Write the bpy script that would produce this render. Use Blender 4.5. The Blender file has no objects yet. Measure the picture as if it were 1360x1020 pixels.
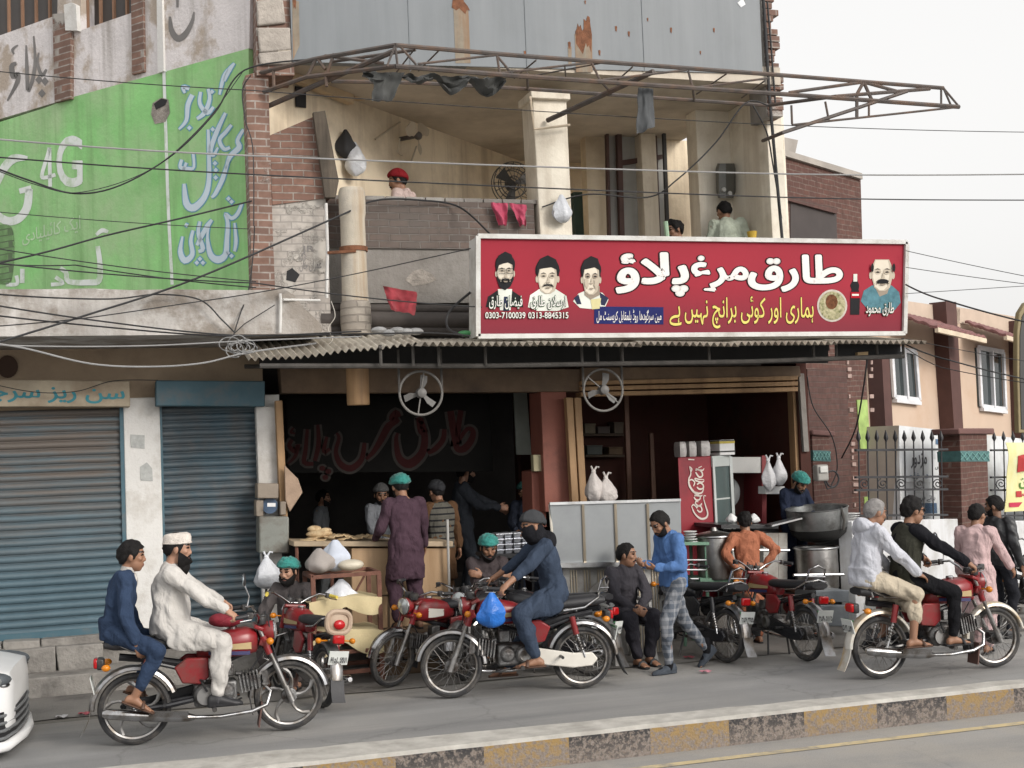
import bpy, bmesh, math, random
import numpy as np
from mathutils import Vector as V, Matrix, noise
random.seed(7)
S = bpy.context.scene
COL = S.collection
R_ = math.radians

# ------------------------------------------------------------------ camera, sky, sun, exposure
FPX = 1700.0; CAMH = 2.35
YAW = R_(18.1); RHO = R_(2.26); PIT = math.atan(90 * math.cos(RHO) / FPX)
cF = V((math.sin(YAW) * math.cos(PIT), math.cos(YAW) * math.cos(PIT), math.sin(PIT)))
cR0 = V((math.cos(YAW), -math.sin(YAW), 0)); cU0 = cR0.cross(cF)
cR = cR0 * math.cos(RHO) - cU0 * math.sin(RHO)
cU = cR0 * math.sin(RHO) + cU0 * math.cos(RHO)
CAM = V((0, 0, CAMH))
cam = bpy.data.objects.new('camera', bpy.data.cameras.new('camera'))
cam.data.sensor_width = 36; cam.data.lens = 36 * FPX / 1360
cam.data.clip_start = .1; cam.data.clip_end = 3000
m4 = Matrix((cR, cU, -cF)).transposed().to_4x4(); m4.translation = CAM
cam.matrix_world = m4
COL.objects.link(cam); S.camera = cam

W = bpy.data.worlds.new('World'); S.world = W; W.use_nodes = True
wn = W.node_tree; bg = wn.nodes['Background']
sky = wn.nodes.new('ShaderNodeTexSky'); sky.sky_type = 'NISHITA'; sky.sun_disc = False
sky.sun_elevation = R_(25); sky.sun_rotation = R_(150)
sky.air_density = 1.0; sky.dust_density = 6.0; sky.ozone_density = 1.0
hsv = wn.nodes.new('ShaderNodeHueSaturation'); hsv.inputs['Saturation'].default_value = .10
hsv.inputs['Value'].default_value = 1.0
wn.links.new(sky.outputs[0], hsv.inputs['Color']); 
mixw = wn.nodes.new('ShaderNodeMix'); mixw.data_type = 'RGBA'; mixw.inputs[0].default_value = .55
wn.links.new(hsv.outputs[0], mixw.inputs[6]); mixw.inputs[7].default_value = (8.85, 8.75, 8.6, 1)   # overcast veil
wn.links.new(mixw.outputs[2], bg.inputs['Color'])
bg.inputs['Strength'].default_value = .13
sd = bpy.data.lights.new('sun', 'SUN'); sun = bpy.data.objects.new('sun', sd); COL.objects.link(sun)
sd.energy = 1.35; sd.angle = R_(18); sd.color = (1, .92, .82)
_el, _az = R_(25), R_(150)
_sd = V((math.sin(_az) * math.cos(_el), math.cos(_az) * math.cos(_el), math.sin(_el)))
sun.rotation_euler = _sd.to_track_quat('Z', 'Y').to_euler(); sun.location = (6, -8, 20)
S.view_settings.view_transform = 'Standard'; S.view_settings.look = 'None'
S.view_settings.exposure = 0.3; S.view_settings.gamma = 1.0
S.render.engine = 'CYCLES'
S.cycles.max_bounces = 6; S.cycles.diffuse_bounces = 4; S.cycles.glossy_bounces = 3; S.cycles.transmission_bounces = 4

# ------------------------------------------------------------------ survey helpers: a photo pixel -> a point of the place
def ray(x, y): return cF * FPX + cR * (x - 680) + cU * (510 - y)
def P(x, y, Y):
    d = ray(x, y); return CAM + d * (Y / d.y)
def G(x, y, z=0.0):
    d = ray(x, y); return CAM + d * ((z - CAMH) / d.z)
def PL(x, y, p0, n):
    d = ray(x, y); return CAM + d * ((p0 - CAM).dot(n) / d.dot(n))

# ------------------------------------------------------------------ materials
MATS = {}
def mat(name, col=(.5, .5, .5), rough=.8, metal=0., var=.15, vs=3., dirt=None, streak=None, bump=.15, bs=60., spec=.5, sheen=0, trans=0, alpha=1.):
    """dirt=(colour, amount 0..1, scale[, edge]) ; streak the same, stretched down the wall"""
    if name in MATS: return MATS[name]
    m = bpy.data.materials.new(name); m.use_nodes = True; MATS[name] = m
    nt = m.node_tree; L = nt.links.new; b = nt.nodes['Principled BSDF']
    b.inputs['Roughness'].default_value = rough; b.inputs['Metallic'].default_value = metal
    b.inputs['Specular IOR Level'].default_value = spec
    if trans: b.inputs['Transmission Weight'].default_value = trans
    if alpha < 1: b.inputs['Alpha'].default_value = alpha
    if sheen: b.inputs['Sheen Weight'].default_value = sheen
    tc = nt.nodes.new('ShaderNodeTexCoord')
    def nz(scale, detail=5, rough=.6, vec=None, dist=0):
        n = nt.nodes.new('ShaderNodeTexNoise'); n.inputs['Scale'].default_value = scale
        n.inputs['Detail'].default_value = detail; n.inputs['Roughness'].default_value = rough
        n.inputs['Distortion'].default_value = dist
        L(vec or tc.outputs['Object'], n.inputs['Vector']); return n.outputs['Fac']
    def mix(f, a, c, kind='MIX'):
        x = nt.nodes.new('ShaderNodeMix'); x.data_type = 'RGBA'; x.blend_type = kind
        if hasattr(f, 'is_linked'): L(f, x.inputs[0])
        else: x.inputs[0].default_value = f
        for s, i in ((a, 6), (c, 7)):
            if hasattr(s, 'is_linked'): L(s, x.inputs[i])
            else: x.inputs[i].default_value = (*s[:3], 1)
        return x.outputs[2]
    def ramp(f, lo, hi):
        r = nt.nodes.new('ShaderNodeMapRange'); L(f, r.inputs[0])
        r.inputs[1].default_value = lo; r.inputs[2].default_value = hi; return r.outputs[0]
    nt_h = dict(nt=nt, L=L, tc=tc, nz=nz, mix=mix, ramp=ramp, b=b)
    c0 = tuple(max(0, x * (1 - var)) for x in col); c1 = tuple(min(1, x * (1 + var)) for x in col)
    cur = mix(ramp(nz(vs, 6), .3, .7), c0, c1) if var else mix(0, col, col)
    for dd, st in ((dirt, None), (streak, (1, 1, .07))):
        if not dd: continue
        vec = None
        if st:
            mp = nt.nodes.new('ShaderNodeMapping'); mp.inputs['Scale'].default_value = st
            L(tc.outputs['Object'], mp.inputs[0]); vec = mp.outputs[0]
        e = dd[3] if len(dd) > 3 else .12
        t = .72 - .44 * dd[1]
        cur = mix(ramp(nz(dd[2], 8, .65, vec), t - e, t + e), cur, dd[0])
    L(cur, b.inputs['Base Color'])
    if bump:
        bp = nt.nodes.new('ShaderNodeBump'); bp.inputs['Strength'].default_value = min(1, bump); bp.inputs['Distance'].default_value = .02
        L(nz(bs, 4), bp.inputs['Height']); L(bp.outputs[0], b.inputs['Normal'])
        nt_h['bp'] = bp
    MATS[name + '#'] = nt_h
    nt_h['cur'] = cur
    return m

def brick(name, c1, c2, mortar, bw=.24, bh=.082, plaster=None, pamt=.3, ps=1.2, soot=None, bump=.6):
    """brickwork in the wall's own metres; plaster = colour of the render left on it in patches"""
    if name in MATS: return MATS[name]
    m = mat(name, c1, .92, bump=0); h = MATS[name + '#']; nt, L = h['nt'], h['L']
    sx = nt.nodes.new('ShaderNodeSeparateXYZ'); L(h['tc'].outputs['Object'], sx.inputs[0])
    ad = nt.nodes.new('ShaderNodeMath'); ad.operation = 'ADD'; L(sx.outputs[0], ad.inputs[0]); L(sx.outputs[1], ad.inputs[1])
    cb = nt.nodes.new('ShaderNodeCombineXYZ'); L(ad.outputs[0], cb.inputs[0]); L(sx.outputs[2], cb.inputs[1])
    # slight waviness, hand-laid courses
    nn = nt.nodes.new('ShaderNodeTexNoise'); nn.inputs['Scale'].default_value = 1.7; L(h['tc'].outputs['Object'], nn.inputs['Vector'])
    vm = nt.nodes.new('ShaderNodeVectorMath'); vm.operation = 'MULTIPLY_ADD'; vm.inputs[1].default_value = (.05, .05, .05)
    L(nn.outputs['Color'], vm.inputs[0]); L(cb.outputs[0], vm.inputs[2])
    bt = nt.nodes.new('ShaderNodeTexBrick'); L(vm.outputs[0], bt.inputs['Vector'])
    bt.inputs['Color1'].default_value = (*c1, 1); bt.inputs['Color2'].default_value = (*c2, 1); bt.inputs['Mortar'].default_value = (*mortar, 1)
    bt.inputs['Scale'].default_value = 1; bt.inputs['Brick Width'].default_value = bw; bt.inputs['Row Height'].default_value = bh
    bt.inputs['Mortar Size'].default_value = .009; bt.inputs['Mortar Smooth'].default_value = .3; bt.inputs['Bias'].default_value = -.1
    cur = h['mix'](h['ramp'](h['nz'](9, 6), .35, .8), bt.outputs['Color'], tuple(x * .55 for x in c1))
    if soot: cur = h['mix'](h['ramp'](h['nz'](.9, 6), .4, .75), cur, soot)
    hg = nt.nodes.new('ShaderNodeMath'); hg.operation = 'MULTIPLY'; L(bt.outputs['Fac'], hg.inputs[0]); hg.inputs[1].default_value = -1
    if plaster:
        t = .72 - .44 * pamt
        f = h['ramp'](h['nz'](ps, 9, .62), t - .03, t + .03)
        pc = h['mix'](h['ramp'](h['nz'](5, 6), .3, .7), tuple(x * .75 for x in plaster), plaster)
        cur = h['mix'](f, cur, pc)
        mx = nt.nodes.new('ShaderNodeMath'); mx.operation = 'MAXIMUM'; L(hg.outputs[0], mx.inputs[0]); L(f, mx.inputs[1]); hg = mx
    L(cur, h['b'].inputs['Base Color'])
    bp = nt.nodes.new('ShaderNodeBump'); bp.inputs['Strength'].default_value = bump; bp.inputs['Distance'].default_value = .02
    L(hg.outputs[0], bp.inputs['Height']); L(bp.outputs[0], h['b'].inputs['Normal'])
    return m

def glassy(name, col, rough=.08):
    return mat(name, col, rough, 0, var=.1, bump=0, spec=.6)

# ------------------------------------------------------------------ things and parts
OFF = {}
def tag(o, label, cat, group=None):
    o['label'] = label; o['category'] = cat
    if group: o['group'] = group
    return o
def thing(name, label, cat, loc=(0, 0, 0), group=None):
    o = bpy.data.objects.new(name, None); COL.objects.link(o); o.location = loc
    o.empty_display_size = .2; OFF[o.name] = V(loc)
    return tag(o, label, cat, group)
def off(o):
    while o.parent: o = o.parent
    return OFF.get(o.name, V((0, 0, 0)))

class MB:
    """collects vertices and faces; build() links them as one mesh object"""
    def __init__(s): s.v = []; s.f = []; s.mi = []; s.cm = 0; s.T = None
    def m(s, i): s.cm = i; return s
    def add(s, vs, fs):
        n = len(s.v)
        s.v += [V(v) for v in vs] if s.T is None else [s.T @ V(v) for v in vs]
        s.f += [[i + n for i in f] for f in fs]; s.mi += [s.cm] * len(fs); return s
    def box(s, c, d, rz=0, rx=0, ry=0):
        d = V(d) / 2; M = Matrix.Rotation(rz, 3, 'Z') @ Matrix.Rotation(ry, 3, 'Y') @ Matrix.Rotation(rx, 3, 'X')
        vs = [V(c) + M @ V((sx * d.x, sy * d.y, sz * d.z)) for sx in (-1, 1) for sy in (-1, 1) for sz in (-1, 1)]
        return s.add(vs, [(0, 1, 3, 2), (4, 6, 7, 5), (0, 4, 5, 1), (2, 3, 7, 6), (0, 2, 6, 4), (1, 5, 7, 3)])
    def bb(s, a, b): a, b = V(a), V(b); return s.box((a + b) / 2, (abs(b.x - a.x), abs(b.y - a.y), abs(b.z - a.z)))
    def bar(s, p, q, w, h, up=(0, 0, 1)):
        p, q = V(p), V(q); t = (q - p).normalized(); sd = t.cross(V(up))
        if sd.length < 1e-4: sd = t.cross(V((1, 0, 0)))
        sd.normalize(); u = sd.cross(t); a = sd * w / 2; b = u * h / 2
        vs = [o + i * a + j * b for o in (p, q) for i, j in ((-1, -1), (1, -1), (1, 1), (-1, 1))]
        return s.add(vs, [(3, 2, 1, 0), (4, 5, 6, 7), (0, 1, 5, 4), (1, 2, 6, 5), (2, 3, 7, 6), (3, 0, 4, 7)])
    def tube(s, pts, r, n=8, closed=False, cap=True):
        pts = [V(p) for p in pts]; k = len(pts); rs = r if isinstance(r, (list, tuple)) else [r] * k
        ts = []
        for i in range(k):
            a = pts[i - 1] if (i or closed) else pts[i]; b = pts[(i + 1) % k] if (i < k - 1 or closed) else pts[i]
            t = b - a; ts.append(t.normalized() if t.length > 1e-9 else V((0, 0, 1)))
        up = V((0, 0, 1)) if abs(ts[0].z) < .9 else V((1, 0, 0))
        u = ts[0].cross(up).normalized(); vs = []
        for i in range(k):
            u = (u - ts[i] * u.dot(ts[i]))
            if u.length < 1e-6: u = ts[i].orthogonal()
            u.normalize(); w = ts[i].cross(u)
            for j in range(n):
                a = 2 * math.pi * j / n; vs.append(pts[i] + (u * math.cos(a) + w * math.sin(a)) * rs[i])
        fs = []
        for i in range(k if closed else k - 1):
            i2 = (i + 1) % k
            for j in range(n):
                j2 = (j + 1) % n; fs.append((i * n + j, i * n + j2, i2 * n + j2, i2 * n + j))
        if cap and not closed: fs += [tuple(range(n))[::-1], tuple(range((k - 1) * n, k * n))]
        return s.add(vs, fs)
    def lathe(s, prof, c=(0, 0, 0), n=24, axis='z', cap=True):
        c = V(c); vs = []; k = len(prof)
        for r, z in prof:
            for j in range(n):
                a = 2 * math.pi * j / n; x, y = r * math.cos(a), r * math.sin(a)
                vs.append(c + (V((x, y, z)) if axis == 'z' else V((x, z, y)) if axis == 'y' else V((z, x, y))))
        fs = [(i * n + j, i * n + (j + 1) % n, (i + 1) * n + (j + 1) % n, (i + 1) * n + j) for i in range(k - 1) for j in range(n)]
        if cap: fs += [tuple(range(n))[::-1], tuple(range((k - 1) * n, k * n))]
        return s.add(vs, fs)
    def torus(s, c, R, r, axis='y', n=32, m=8, sq=1.0):
        pts = []
        for i in range(n):
            a = 2 * math.pi * i / n; x, y = R * math.cos(a), R * math.sin(a)
            pts.append(V(c) + (V((x, 0, y)) if axis == 'y' else V((x, y, 0)) if axis == 'z' else V((0, x, y))))
        return s.tube(pts, r, m, closed=True)
    def ell(s, c, r, n=16, k=10, M=None):
        c = V(c); r = (r,) * 3 if not hasattr(r, '__len__') else r; M = M or Matrix.Identity(3); vs = [c + M @ V((0, 0, -r[2]))]
        for i in range(1, k):
            t = -math.pi / 2 + math.pi * i / k
            for j in range(n):
                a = 2 * math.pi * j / n
                vs.append(c + M @ V((r[0] * math.cos(t) * math.cos(a), r[1] * math.cos(t) * math.sin(a), r[2] * math.sin(t))))
        vs.append(c + M @ V((0, 0, r[2]))); fs = []
        for j in range(n):
            fs.append((0, 1 + (j + 1) % n, 1 + j)); e = len(vs) - 1; b0 = 1 + (k - 2) * n; fs.append((b0 + j, b0 + (j + 1) % n, e))
        for i in range(k - 2):
            for j in range(n):
                a0 = 1 + i * n; fs.append((a0 + j, a0 + (j + 1) % n, a0 + n + (j + 1) % n, a0 + n + j))
        return s.add(vs, fs)
    def prism(s, pts, d):
        """pts: planar loop of 3D points; d: thickness vector"""
        n = len(pts); d = V(d); pts = [V(p) for p in pts]
        return s.add(pts + [p + d for p in pts], [tuple(range(n))[::-1], tuple(range(n, 2 * n))] + [(i, (i + 1) % n, n + (i + 1) % n, n + i) for i in range(n)])
    def loft(s, rings, cap=True):
        n = len(rings[0]); vs = [p for r in rings for p in r]; k = len(rings)
        fs = [(i * n + j, i * n + (j + 1) % n, (i + 1) * n + (j + 1) % n, (i + 1) * n + j) for i in range(k - 1) for j in range(n)]
        if cap: fs += [tuple(range(n))[::-1], tuple(range((k - 1) * n, k * n))]
        return s.add(vs, fs)
    def grid(s, f, nu, nv, th=None):
        vs = [f(i / nu, j / nv) for j in range(nv + 1) for i in range(nu + 1)]; w = nu + 1
        fs = [(j * w + i, j * w + i + 1, (j + 1) * w + i + 1, (j + 1) * w + i) for j in range(nv) for i in range(nu)]
        if th is None: return s.add(vs, fs)
        n = len(vs); th = V(th); vs = [V(v) for v in vs] + [V(v) + th for v in vs]
        fs = [f_[::-1] for f_ in fs] + [tuple(i + n for i in f_) for f_ in fs]
        rim = [i for i in range(nu)] + [nu + j * w for j in range(nv)] + [nv * w + i for i in range(nu, 0, -1)] + [j * w for j in range(nv, 0, -1)]
        for a, b in zip(rim, rim[1:] + rim[:1]): fs.append((a, b, b + n, a + n))
        return s.add(vs, fs)
    def mesh(s, name, mats, o=V((0, 0, 0)), smooth=40):
        me = bpy.data.meshes.new(name); me.from_pydata([v - o for v in s.v], [], s.f)
        for q in (mats if isinstance(mats, (list, tuple)) else [mats]): me.materials.append(q)
        if any(s.mi): me.polygons.foreach_set('material_index', s.mi)
        bm = bmesh.new(); bm.from_mesh(me); bmesh.ops.recalc_face_normals(bm, faces=bm.faces); bm.to_mesh(me); bm.free()
        if smooth:
            me.polygons.foreach_set('use_smooth', [True] * len(me.polygons)); me.set_sharp_from_angle(angle=R_(smooth))
        return me
    def build(s, name, mats, parent=None, smooth=40, bev=0):
        me = s.mesh(name, mats, off(parent) if parent else V((0, 0, 0)), smooth)
        o = bpy.data.objects.new(name, me); COL.objects.link(o)
        if parent: o.parent = parent
        if bev:
            md = o.modifiers.new('Bevel', 'BEVEL'); md.width = bev; md.segments = 2; md.limit_method = 'ANGLE'; md.angle_limit = R_(35)
        return o
    def solo(s, name, mats, label, cat, group=None, smooth=40, bev=0):
        a = np.array([tuple(v) for v in s.v]); lo, hi = a.min(0), a.max(0)
        o0 = V(((lo[0] + hi[0]) / 2, (lo[1] + hi[1]) / 2, lo[2]))
        me = s.mesh(name, mats, o0, smooth); o = bpy.data.objects.new(name, me); COL.objects.link(o); o.location = o0
        if bev:
            md = o.modifiers.new('Bevel', 'BEVEL'); md.width = bev; md.segments = 2; md.limit_method = 'ANGLE'; md.angle_limit = R_(35)
        return tag(o, label, cat, group)
def each(name, mats, parent, polys, pt, nrm, d):
    for p in polys:
        b = MB(); blobpoly(b, p, pt, nrm, d); b.build(name, mats, parent)
def structure(o): o['kind'] = 'structure'; return o

# ------------------------------------------------------------------ lettering (Urdu is shaped here into presentation forms, drawn right to left)
_F = {'ا': (0xFE8D, 2), 'آ': (0xFE81, 2), 'ب': (0xFE8F, 4), 'پ': (0xFB56, 4), 'ت': (0xFE95, 4), 'ٹ': (0xFB66, 4), 'ج': (0xFE9D, 4), 'چ': (0xFB7A, 4),
      'ح': (0xFEA1, 4), 'خ': (0xFEA5, 4), 'د': (0xFEA9, 2), 'ڈ': (0xFB88, 2), 'ر': (0xFEAD, 2), 'ز': (0xFEAF, 2), 'س': (0xFEB1, 4), 'ش': (0xFEB5, 4),
      'ص': (0xFEB9, 4), 'ض': (0xFEBD, 4), 'ط': (0xFEC1, 4), 'ع': (0xFEC9, 4), 'غ': (0xFECD, 4), 'ف': (0xFED1, 4), 'ق': (0xFED5, 4), 'ک': (0xFB8E, 4),
      'گ': (0xFB92, 4), 'ل': (0xFEDD, 4), 'م': (0xFEE1, 4), 'ن': (0xFEE5, 4), 'ں': (0xFB9E, 2), 'و': (0xFEED, 2), 'ؤ': (0xFE85, 2), 'ہ': (0xFBA6, 4),
      'ھ': (0xFBAA, 4), 'ی': (0xFBFC, 4), 'ئ': (0xFE89, 4), 'ے': (0xFBAE, 2)}
def shape(t):
    out = []; i = 0
    prevj = False
    while i < len(t):
        c = t[i]
        if c not in _F: out.append(c); prevj = False; i += 1; continue
        base, n = _F[c]
        if c == 'ل' and i + 1 < len(t) and t[i + 1] == 'ا':
            out.append(chr(0xFEFC if prevj else 0xFEFB)); prevj = False; i += 2; continue
        nextj = n == 4 and i + 1 < len(t) and t[i + 1] in _F
        k = (3 if nextj else 1) if prevj else (2 if nextj else 0)
        out.append(chr(base + min(k, n - 1) if n == 4 or k < 2 else base + k % 2)); prevj = nextj; i += 1
    return ''.join(reversed(out))
def text_polys(s, bold=0., shear=0., space=1.0):
    c = bpy.data.curves.new('lettering', 'FONT'); c.body = s; c.offset = bold; c.shear = shear; c.space_character = space; c.resolution_u = 4
    o = bpy.data.objects.new('lettering', c); COL.objects.link(o); bpy.context.view_layer.update()
    me = o.to_mesh(); vs = [tuple(v.co) for v in me.vertices]; fs = [tuple(p.vertices) for p in me.polygons]
    o.to_mesh_clear(); bpy.data.objects.remove(o); bpy.data.curves.remove(c)
    return vs, fs
def letter(mb, s, corners, nrm, d=.004, bold=0., shear=0., space=1., bbox=None, slope=0.):
    """lay the text over the patch corners = (bottom-left, bottom-right, top-left, top-right), d metres proud of it"""
    vs, fs = text_polys(s, 0, shear, space); vs = [(v[0], v[1]) for v in vs]; fs = list(fs)
    xs = [v[0] for v in vs]; ys = [v[1] for v in vs]
    x0, x1, y0, y1 = bbox or (min(xs), max(xs), min(ys), max(ys))
    lay = [0] * len(vs)
    if bold:                                   # thicken: a ribbon with round joints along every outline edge
        cnt = {}
        for f in fs:
            for i in range(len(f)):
                k = (min(f[i - 1], f[i]), max(f[i - 1], f[i])); cnt[k] = cnt.get(k, 0) + 1
        seen = set()
        for (i, j), c in cnt.items():
            if c != 1: continue
            p, q_ = vs[i], vs[j]; dx, dy = q_[0] - p[0], q_[1] - p[1]; l = math.hypot(dx, dy)
            if l < 1e-6: continue
            nx, ny = -dy / l * bold, dx / l * bold; n = len(vs)
            vs += [(p[0] + nx, p[1] + ny), (p[0] - nx, p[1] - ny), (q_[0] - nx, q_[1] - ny), (q_[0] + nx, q_[1] + ny)]; fs.append((n, n + 1, n + 2, n + 3))
            lay += [1 + (n // 4) % 5] * 4
            kq = (round(p[0], 2), round(p[1], 2))
            if kq not in seen:
                seen.add(kq); n = len(vs); vs += [(p[0] + bold * math.cos(a * math.pi / 4), p[1] + bold * math.sin(a * math.pi / 4)) for a in range(8)]; fs.append(tuple(range(n, n + 8))); lay += [6 + n % 4] * 8
    a, b, c, e = [V(q) for q in corners]; out = []
    for (x, y), k in zip(vs, lay):
        u = (x - x0) / (x1 - x0); w = (y - y0) / (y1 - y0)
        out.append((a * (1 - u) + b * u) * (1 - w) + (c * (1 - u) + e * u) * w + V(nrm) * (d - k * .00025))
    mb.add(out, fs); return (x0, x1, y0, y1)
def pxc(x0, y0, x1, y1, pt):
    return (pt(x0, y1), pt(x1, y1), pt(x0, y0), pt(x1, y0))
def stroke(mb, pts, w, pt, nrm, d=.004, sub=4):
    """a brush stroke: pts in photo pixels, w width in pixels (number or list), pt maps a pixel to the wall"""
    p = [V((a, b)) for a, b in pts]; ws = list(w) if hasattr(w, '__len__') else [w] * len(p)
    q = []; qw = []
    for i in range(len(p) - 1):
        p0 = p[max(0, i - 1)]; p1 = p[i]; p2 = p[i + 1]; p3 = p[min(len(p) - 1, i + 2)]
        for k in range(sub):
            t = k / sub
            q.append(.5 * ((2 * p1) + (p2 - p0) * t + (2 * p0 - 5 * p1 + 4 * p2 - p3) * t * t + (3 * p1 - p0 - 3 * p2 + p3) * t ** 3)); qw.append(ws[i] * (1 - t) + ws[i + 1] * t)
    q.append(p[-1]); qw.append(ws[-1]); vs = []
    for i, c in enumerate(q):
        t = (q[min(i + 1, len(q) - 1)] - q[max(0, i - 1)]); t = t.normalized() if t.length > 1e-6 else V((1, 0)); nn = V((-t.y, t.x)) * qw[i] / 2
        for sgn in (1, -1):
            e = c + nn * sgn; vs.append(V(pt(e.x, e.y)) + V(nrm) * d)
    mb.add(vs, [(2 * i, 2 * i + 1, 2 * i + 3, 2 * i + 2) for i in range(len(q) - 1)])
def blobpoly(mb, pts, pt, nrm, d):
    mb.add([V(pt(x, y)) + V(nrm) * d for x, y in pts], [tuple(range(len(pts)))])
def oval(cx, cy, rx, ry, n=20, a0=0, a1=360, rot=0):
    c, s = math.cos(R_(rot)), math.sin(R_(rot)); o = []
    for i in range(n):
        a = R_(a0 + (a1 - a0) * i / (n if a1 - a0 == 360 else n - 1)); x, y = rx * math.cos(a), ry * math.sin(a)
        o.append((cx + x * c - y * s, cy + x * s + y * c))
    return o
NF = V((0, -1, 0))     # out of the facade, towards the street
# ================================================================== ground
M_road = mat('asphalt', (.25, .249, .248), .9, var=.14, vs=1.1, dirt=((.32, .308, .29), .4, .5, .16), streak=None, bump=.35, bs=180)
M_dust = mat('dusty_pavement', (.25, .235, .215), .95, var=.2, vs=2.2, dirt=((.12, .112, .105), .4, 1.1, .1), bump=.5, bs=60)
M_conc = mat('worn_concrete', (.36, .34, .31), .92, var=.14, vs=3, dirt=((.2, .19, .175), .3, 2.2, .1), bump=.4, bs=70)
b = MB(); b.bb((-600, -300, -.5), (900, 1200, -.004)); structure(b.build('ground', mat('earth', (.2, .185, .16), .95, bump=0)))
b = MB(); b.add([(-80, -8, 0), (120, -8, 0), (120, 12.62 - 2.2, 0), (12, 12.62, 0), (3, 12.78, 0), (-80, 13.6, 0)], [(0, 1, 2, 3, 4, 5)])
structure(b.build('road', M_road))
h = MATS['asphalt#']; mp = h['nt'].nodes.new('ShaderNodeMapping'); mp.inputs['Scale'].default_value = (.12, 1.3, 1); h['L'](h['tc'].outputs['Object'], mp.inputs[0])
c1_ = h['mix'](h['ramp'](h['nz'](1.1, 6, .6, mp.outputs[0]), .45, .7), h['cur'], (.185, .184, .184)); vo = h['nt'].nodes.new('ShaderNodeTexVoronoi'); vo.feature = 'DISTANCE_TO_EDGE'; vo.inputs['Scale'].default_value = .55; vd = h['nt'].nodes.new('ShaderNodeVectorMath'); vd.operation = 'MULTIPLY_ADD'; nn_ = h['nt'].nodes.new('ShaderNodeTexNoise'); nn_.inputs['Scale'].default_value = 2.5; nn_.inputs['Detail'].default_value = 6; h['L'](h['tc'].outputs['Object'], nn_.inputs[0]); h['L'](nn_.outputs['Color'], vd.inputs[0]); vd.inputs[1].default_value = (.5, .5, .5); h['L'](h['tc'].outputs['Object'], vd.inputs[2]); h['L'](vd.outputs[0], vo.inputs['Vector'])
ck = h['nt'].nodes.new('ShaderNodeMapRange'); h['L'](vo.outputs['Distance'], ck.inputs[0]); ck.inputs[1].default_value = 0; ck.inputs[2].default_value = .012; ck.inputs[3].default_value = .3; ck.inputs[4].default_value = 0
c2_ = h['mix'](ck.outputs[0], c1_, (.09, .088, .086)); sy_ = h['nt'].nodes.new('ShaderNodeSeparateXYZ'); h['L'](h['tc'].outputs['Object'], sy_.inputs[0])
def band_(a, b_):
    m_ = h['nt'].nodes.new('ShaderNodeMapRange'); h['L'](sy_.outputs[1], m_.inputs[0]); m_.inputs[1].default_value = a; m_.inputs[2].default_value = b_; return m_.outputs[0]
def m2_(op, a, b_):
    n = h['nt'].nodes.new('ShaderNodeMath'); n.operation = op; n.use_clamp = True
    for i, q_ in enumerate((a, b_)):
        if hasattr(q_, 'is_linked'): h['L'](q_, n.inputs[i])
        else: n.inputs[i].default_value = q_
    return n.outputs[0]
du_ = m2_('MULTIPLY', m2_('ADD', band_(11.9, 12.75), band_(10.1, 9.6)), h['ramp'](h['nz'](1.6, 7, .65), .3, .6))     # dust swept to both edges of the lane
c2_ = h['mix'](m2_('MULTIPLY', du_, .75), c2_, (.33, .305, .27)); oil_ = h['ramp'](h['nz'](.8, 4, .5), .66, .74); c2_ = h['mix'](m2_('MULTIPLY', oil_, .5), c2_, (.1, .098, .095))
sp_ = h['ramp'](h['nz'](110, 3, .7), .58, .7); sd_ = h['ramp'](h['nz'](85, 3, .7), .42, .3); c2_ = h['mix'](sp_, c2_, (.42, .41, .39)); h['L'](h['mix'](m2_('MULTIPLY', sd_, .6), c2_, (.1, .1, .1)), h['b'].inputs['Base Color'])
# dusty shoulder in front of the shops with a broken edge over the asphalt
rr = random.Random(3); e = []
for i in range(60):
    x = -14 + i * .62; y = 12.78 + (.055 * (3 - x) if x < 3 else -.018 * (x - 3)) + rr.uniform(-.07, .07); e.append((x, y, .006))
b = MB(); vs = []
for p in e: vs += [p, (p[0], 30, .006)]
b.add(vs, [(2 * i, 2 * i + 2, 2 * i + 3, 2 * i + 1) for i in range(len(e) - 1)]); structure(b.build('pavement', M_dust))
# dividing strip with painted kerb face
def mnear(x): return 9.13 - .018 * (x - 3.34)
def mfar(x): return 9.72 - .06 * (x - .32)
mk = mat('kerb_paint', (.3, .29, .28), .9, bump=.5, bs=60); h = MATS['kerb_paint#']; nt, L = h['nt'], h['L']
sx = nt.nodes.new('ShaderNodeSeparateXYZ'); L(h['tc'].outputs['Object'], sx.inputs[0])
def mth(op, a, bb_):
    n = nt.nodes.new('ShaderNodeMath'); n.operation = op
    for i, q in enumerate((a, bb_)):
        if hasattr(q, 'is_linked'): L(q, n.inputs[i])
        else: n.inputs[i].default_value = q
    return n.outputs[0]
ph = mth('MODULO', mth('ADD', sx.outputs[0], 66 - 2.66), 1.32); band = mth('GREATER_THAN', ph, .66)
paint = h['mix'](band, (.29, .19, .07), (.03, .03, .033))
chip = h['ramp'](h['nz'](24, 8, .72), .46, .58)
low = nt.nodes.new('ShaderNodeMapRange'); L(sx.outputs[2], low.inputs[0]); low.inputs[1].default_value = .02; low.inputs[2].default_value = .2; low.inputs[3].default_value = .55; low.inputs[4].default_value = 0
chip2 = mth('MINIMUM', mth('ADD', chip, low.outputs[0]), 1.)
L(h['mix'](chip2, paint, h['mix'](h['ramp'](h['nz'](60, 4), .3, .7), (.15, .12, .10), (.26, .225, .2))), h['b'].inputs['Base Color'])
mtop = mat('kerb_concrete', (.5, .48, .44), .92, var=.12, vs=4, dirt=((.33, .31, .28), .42, 5, .15), bump=.6, bs=110)
b = MB(); n = 90; xs = [-6 + i * .3 for i in range(n)]; rings = []
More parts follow.
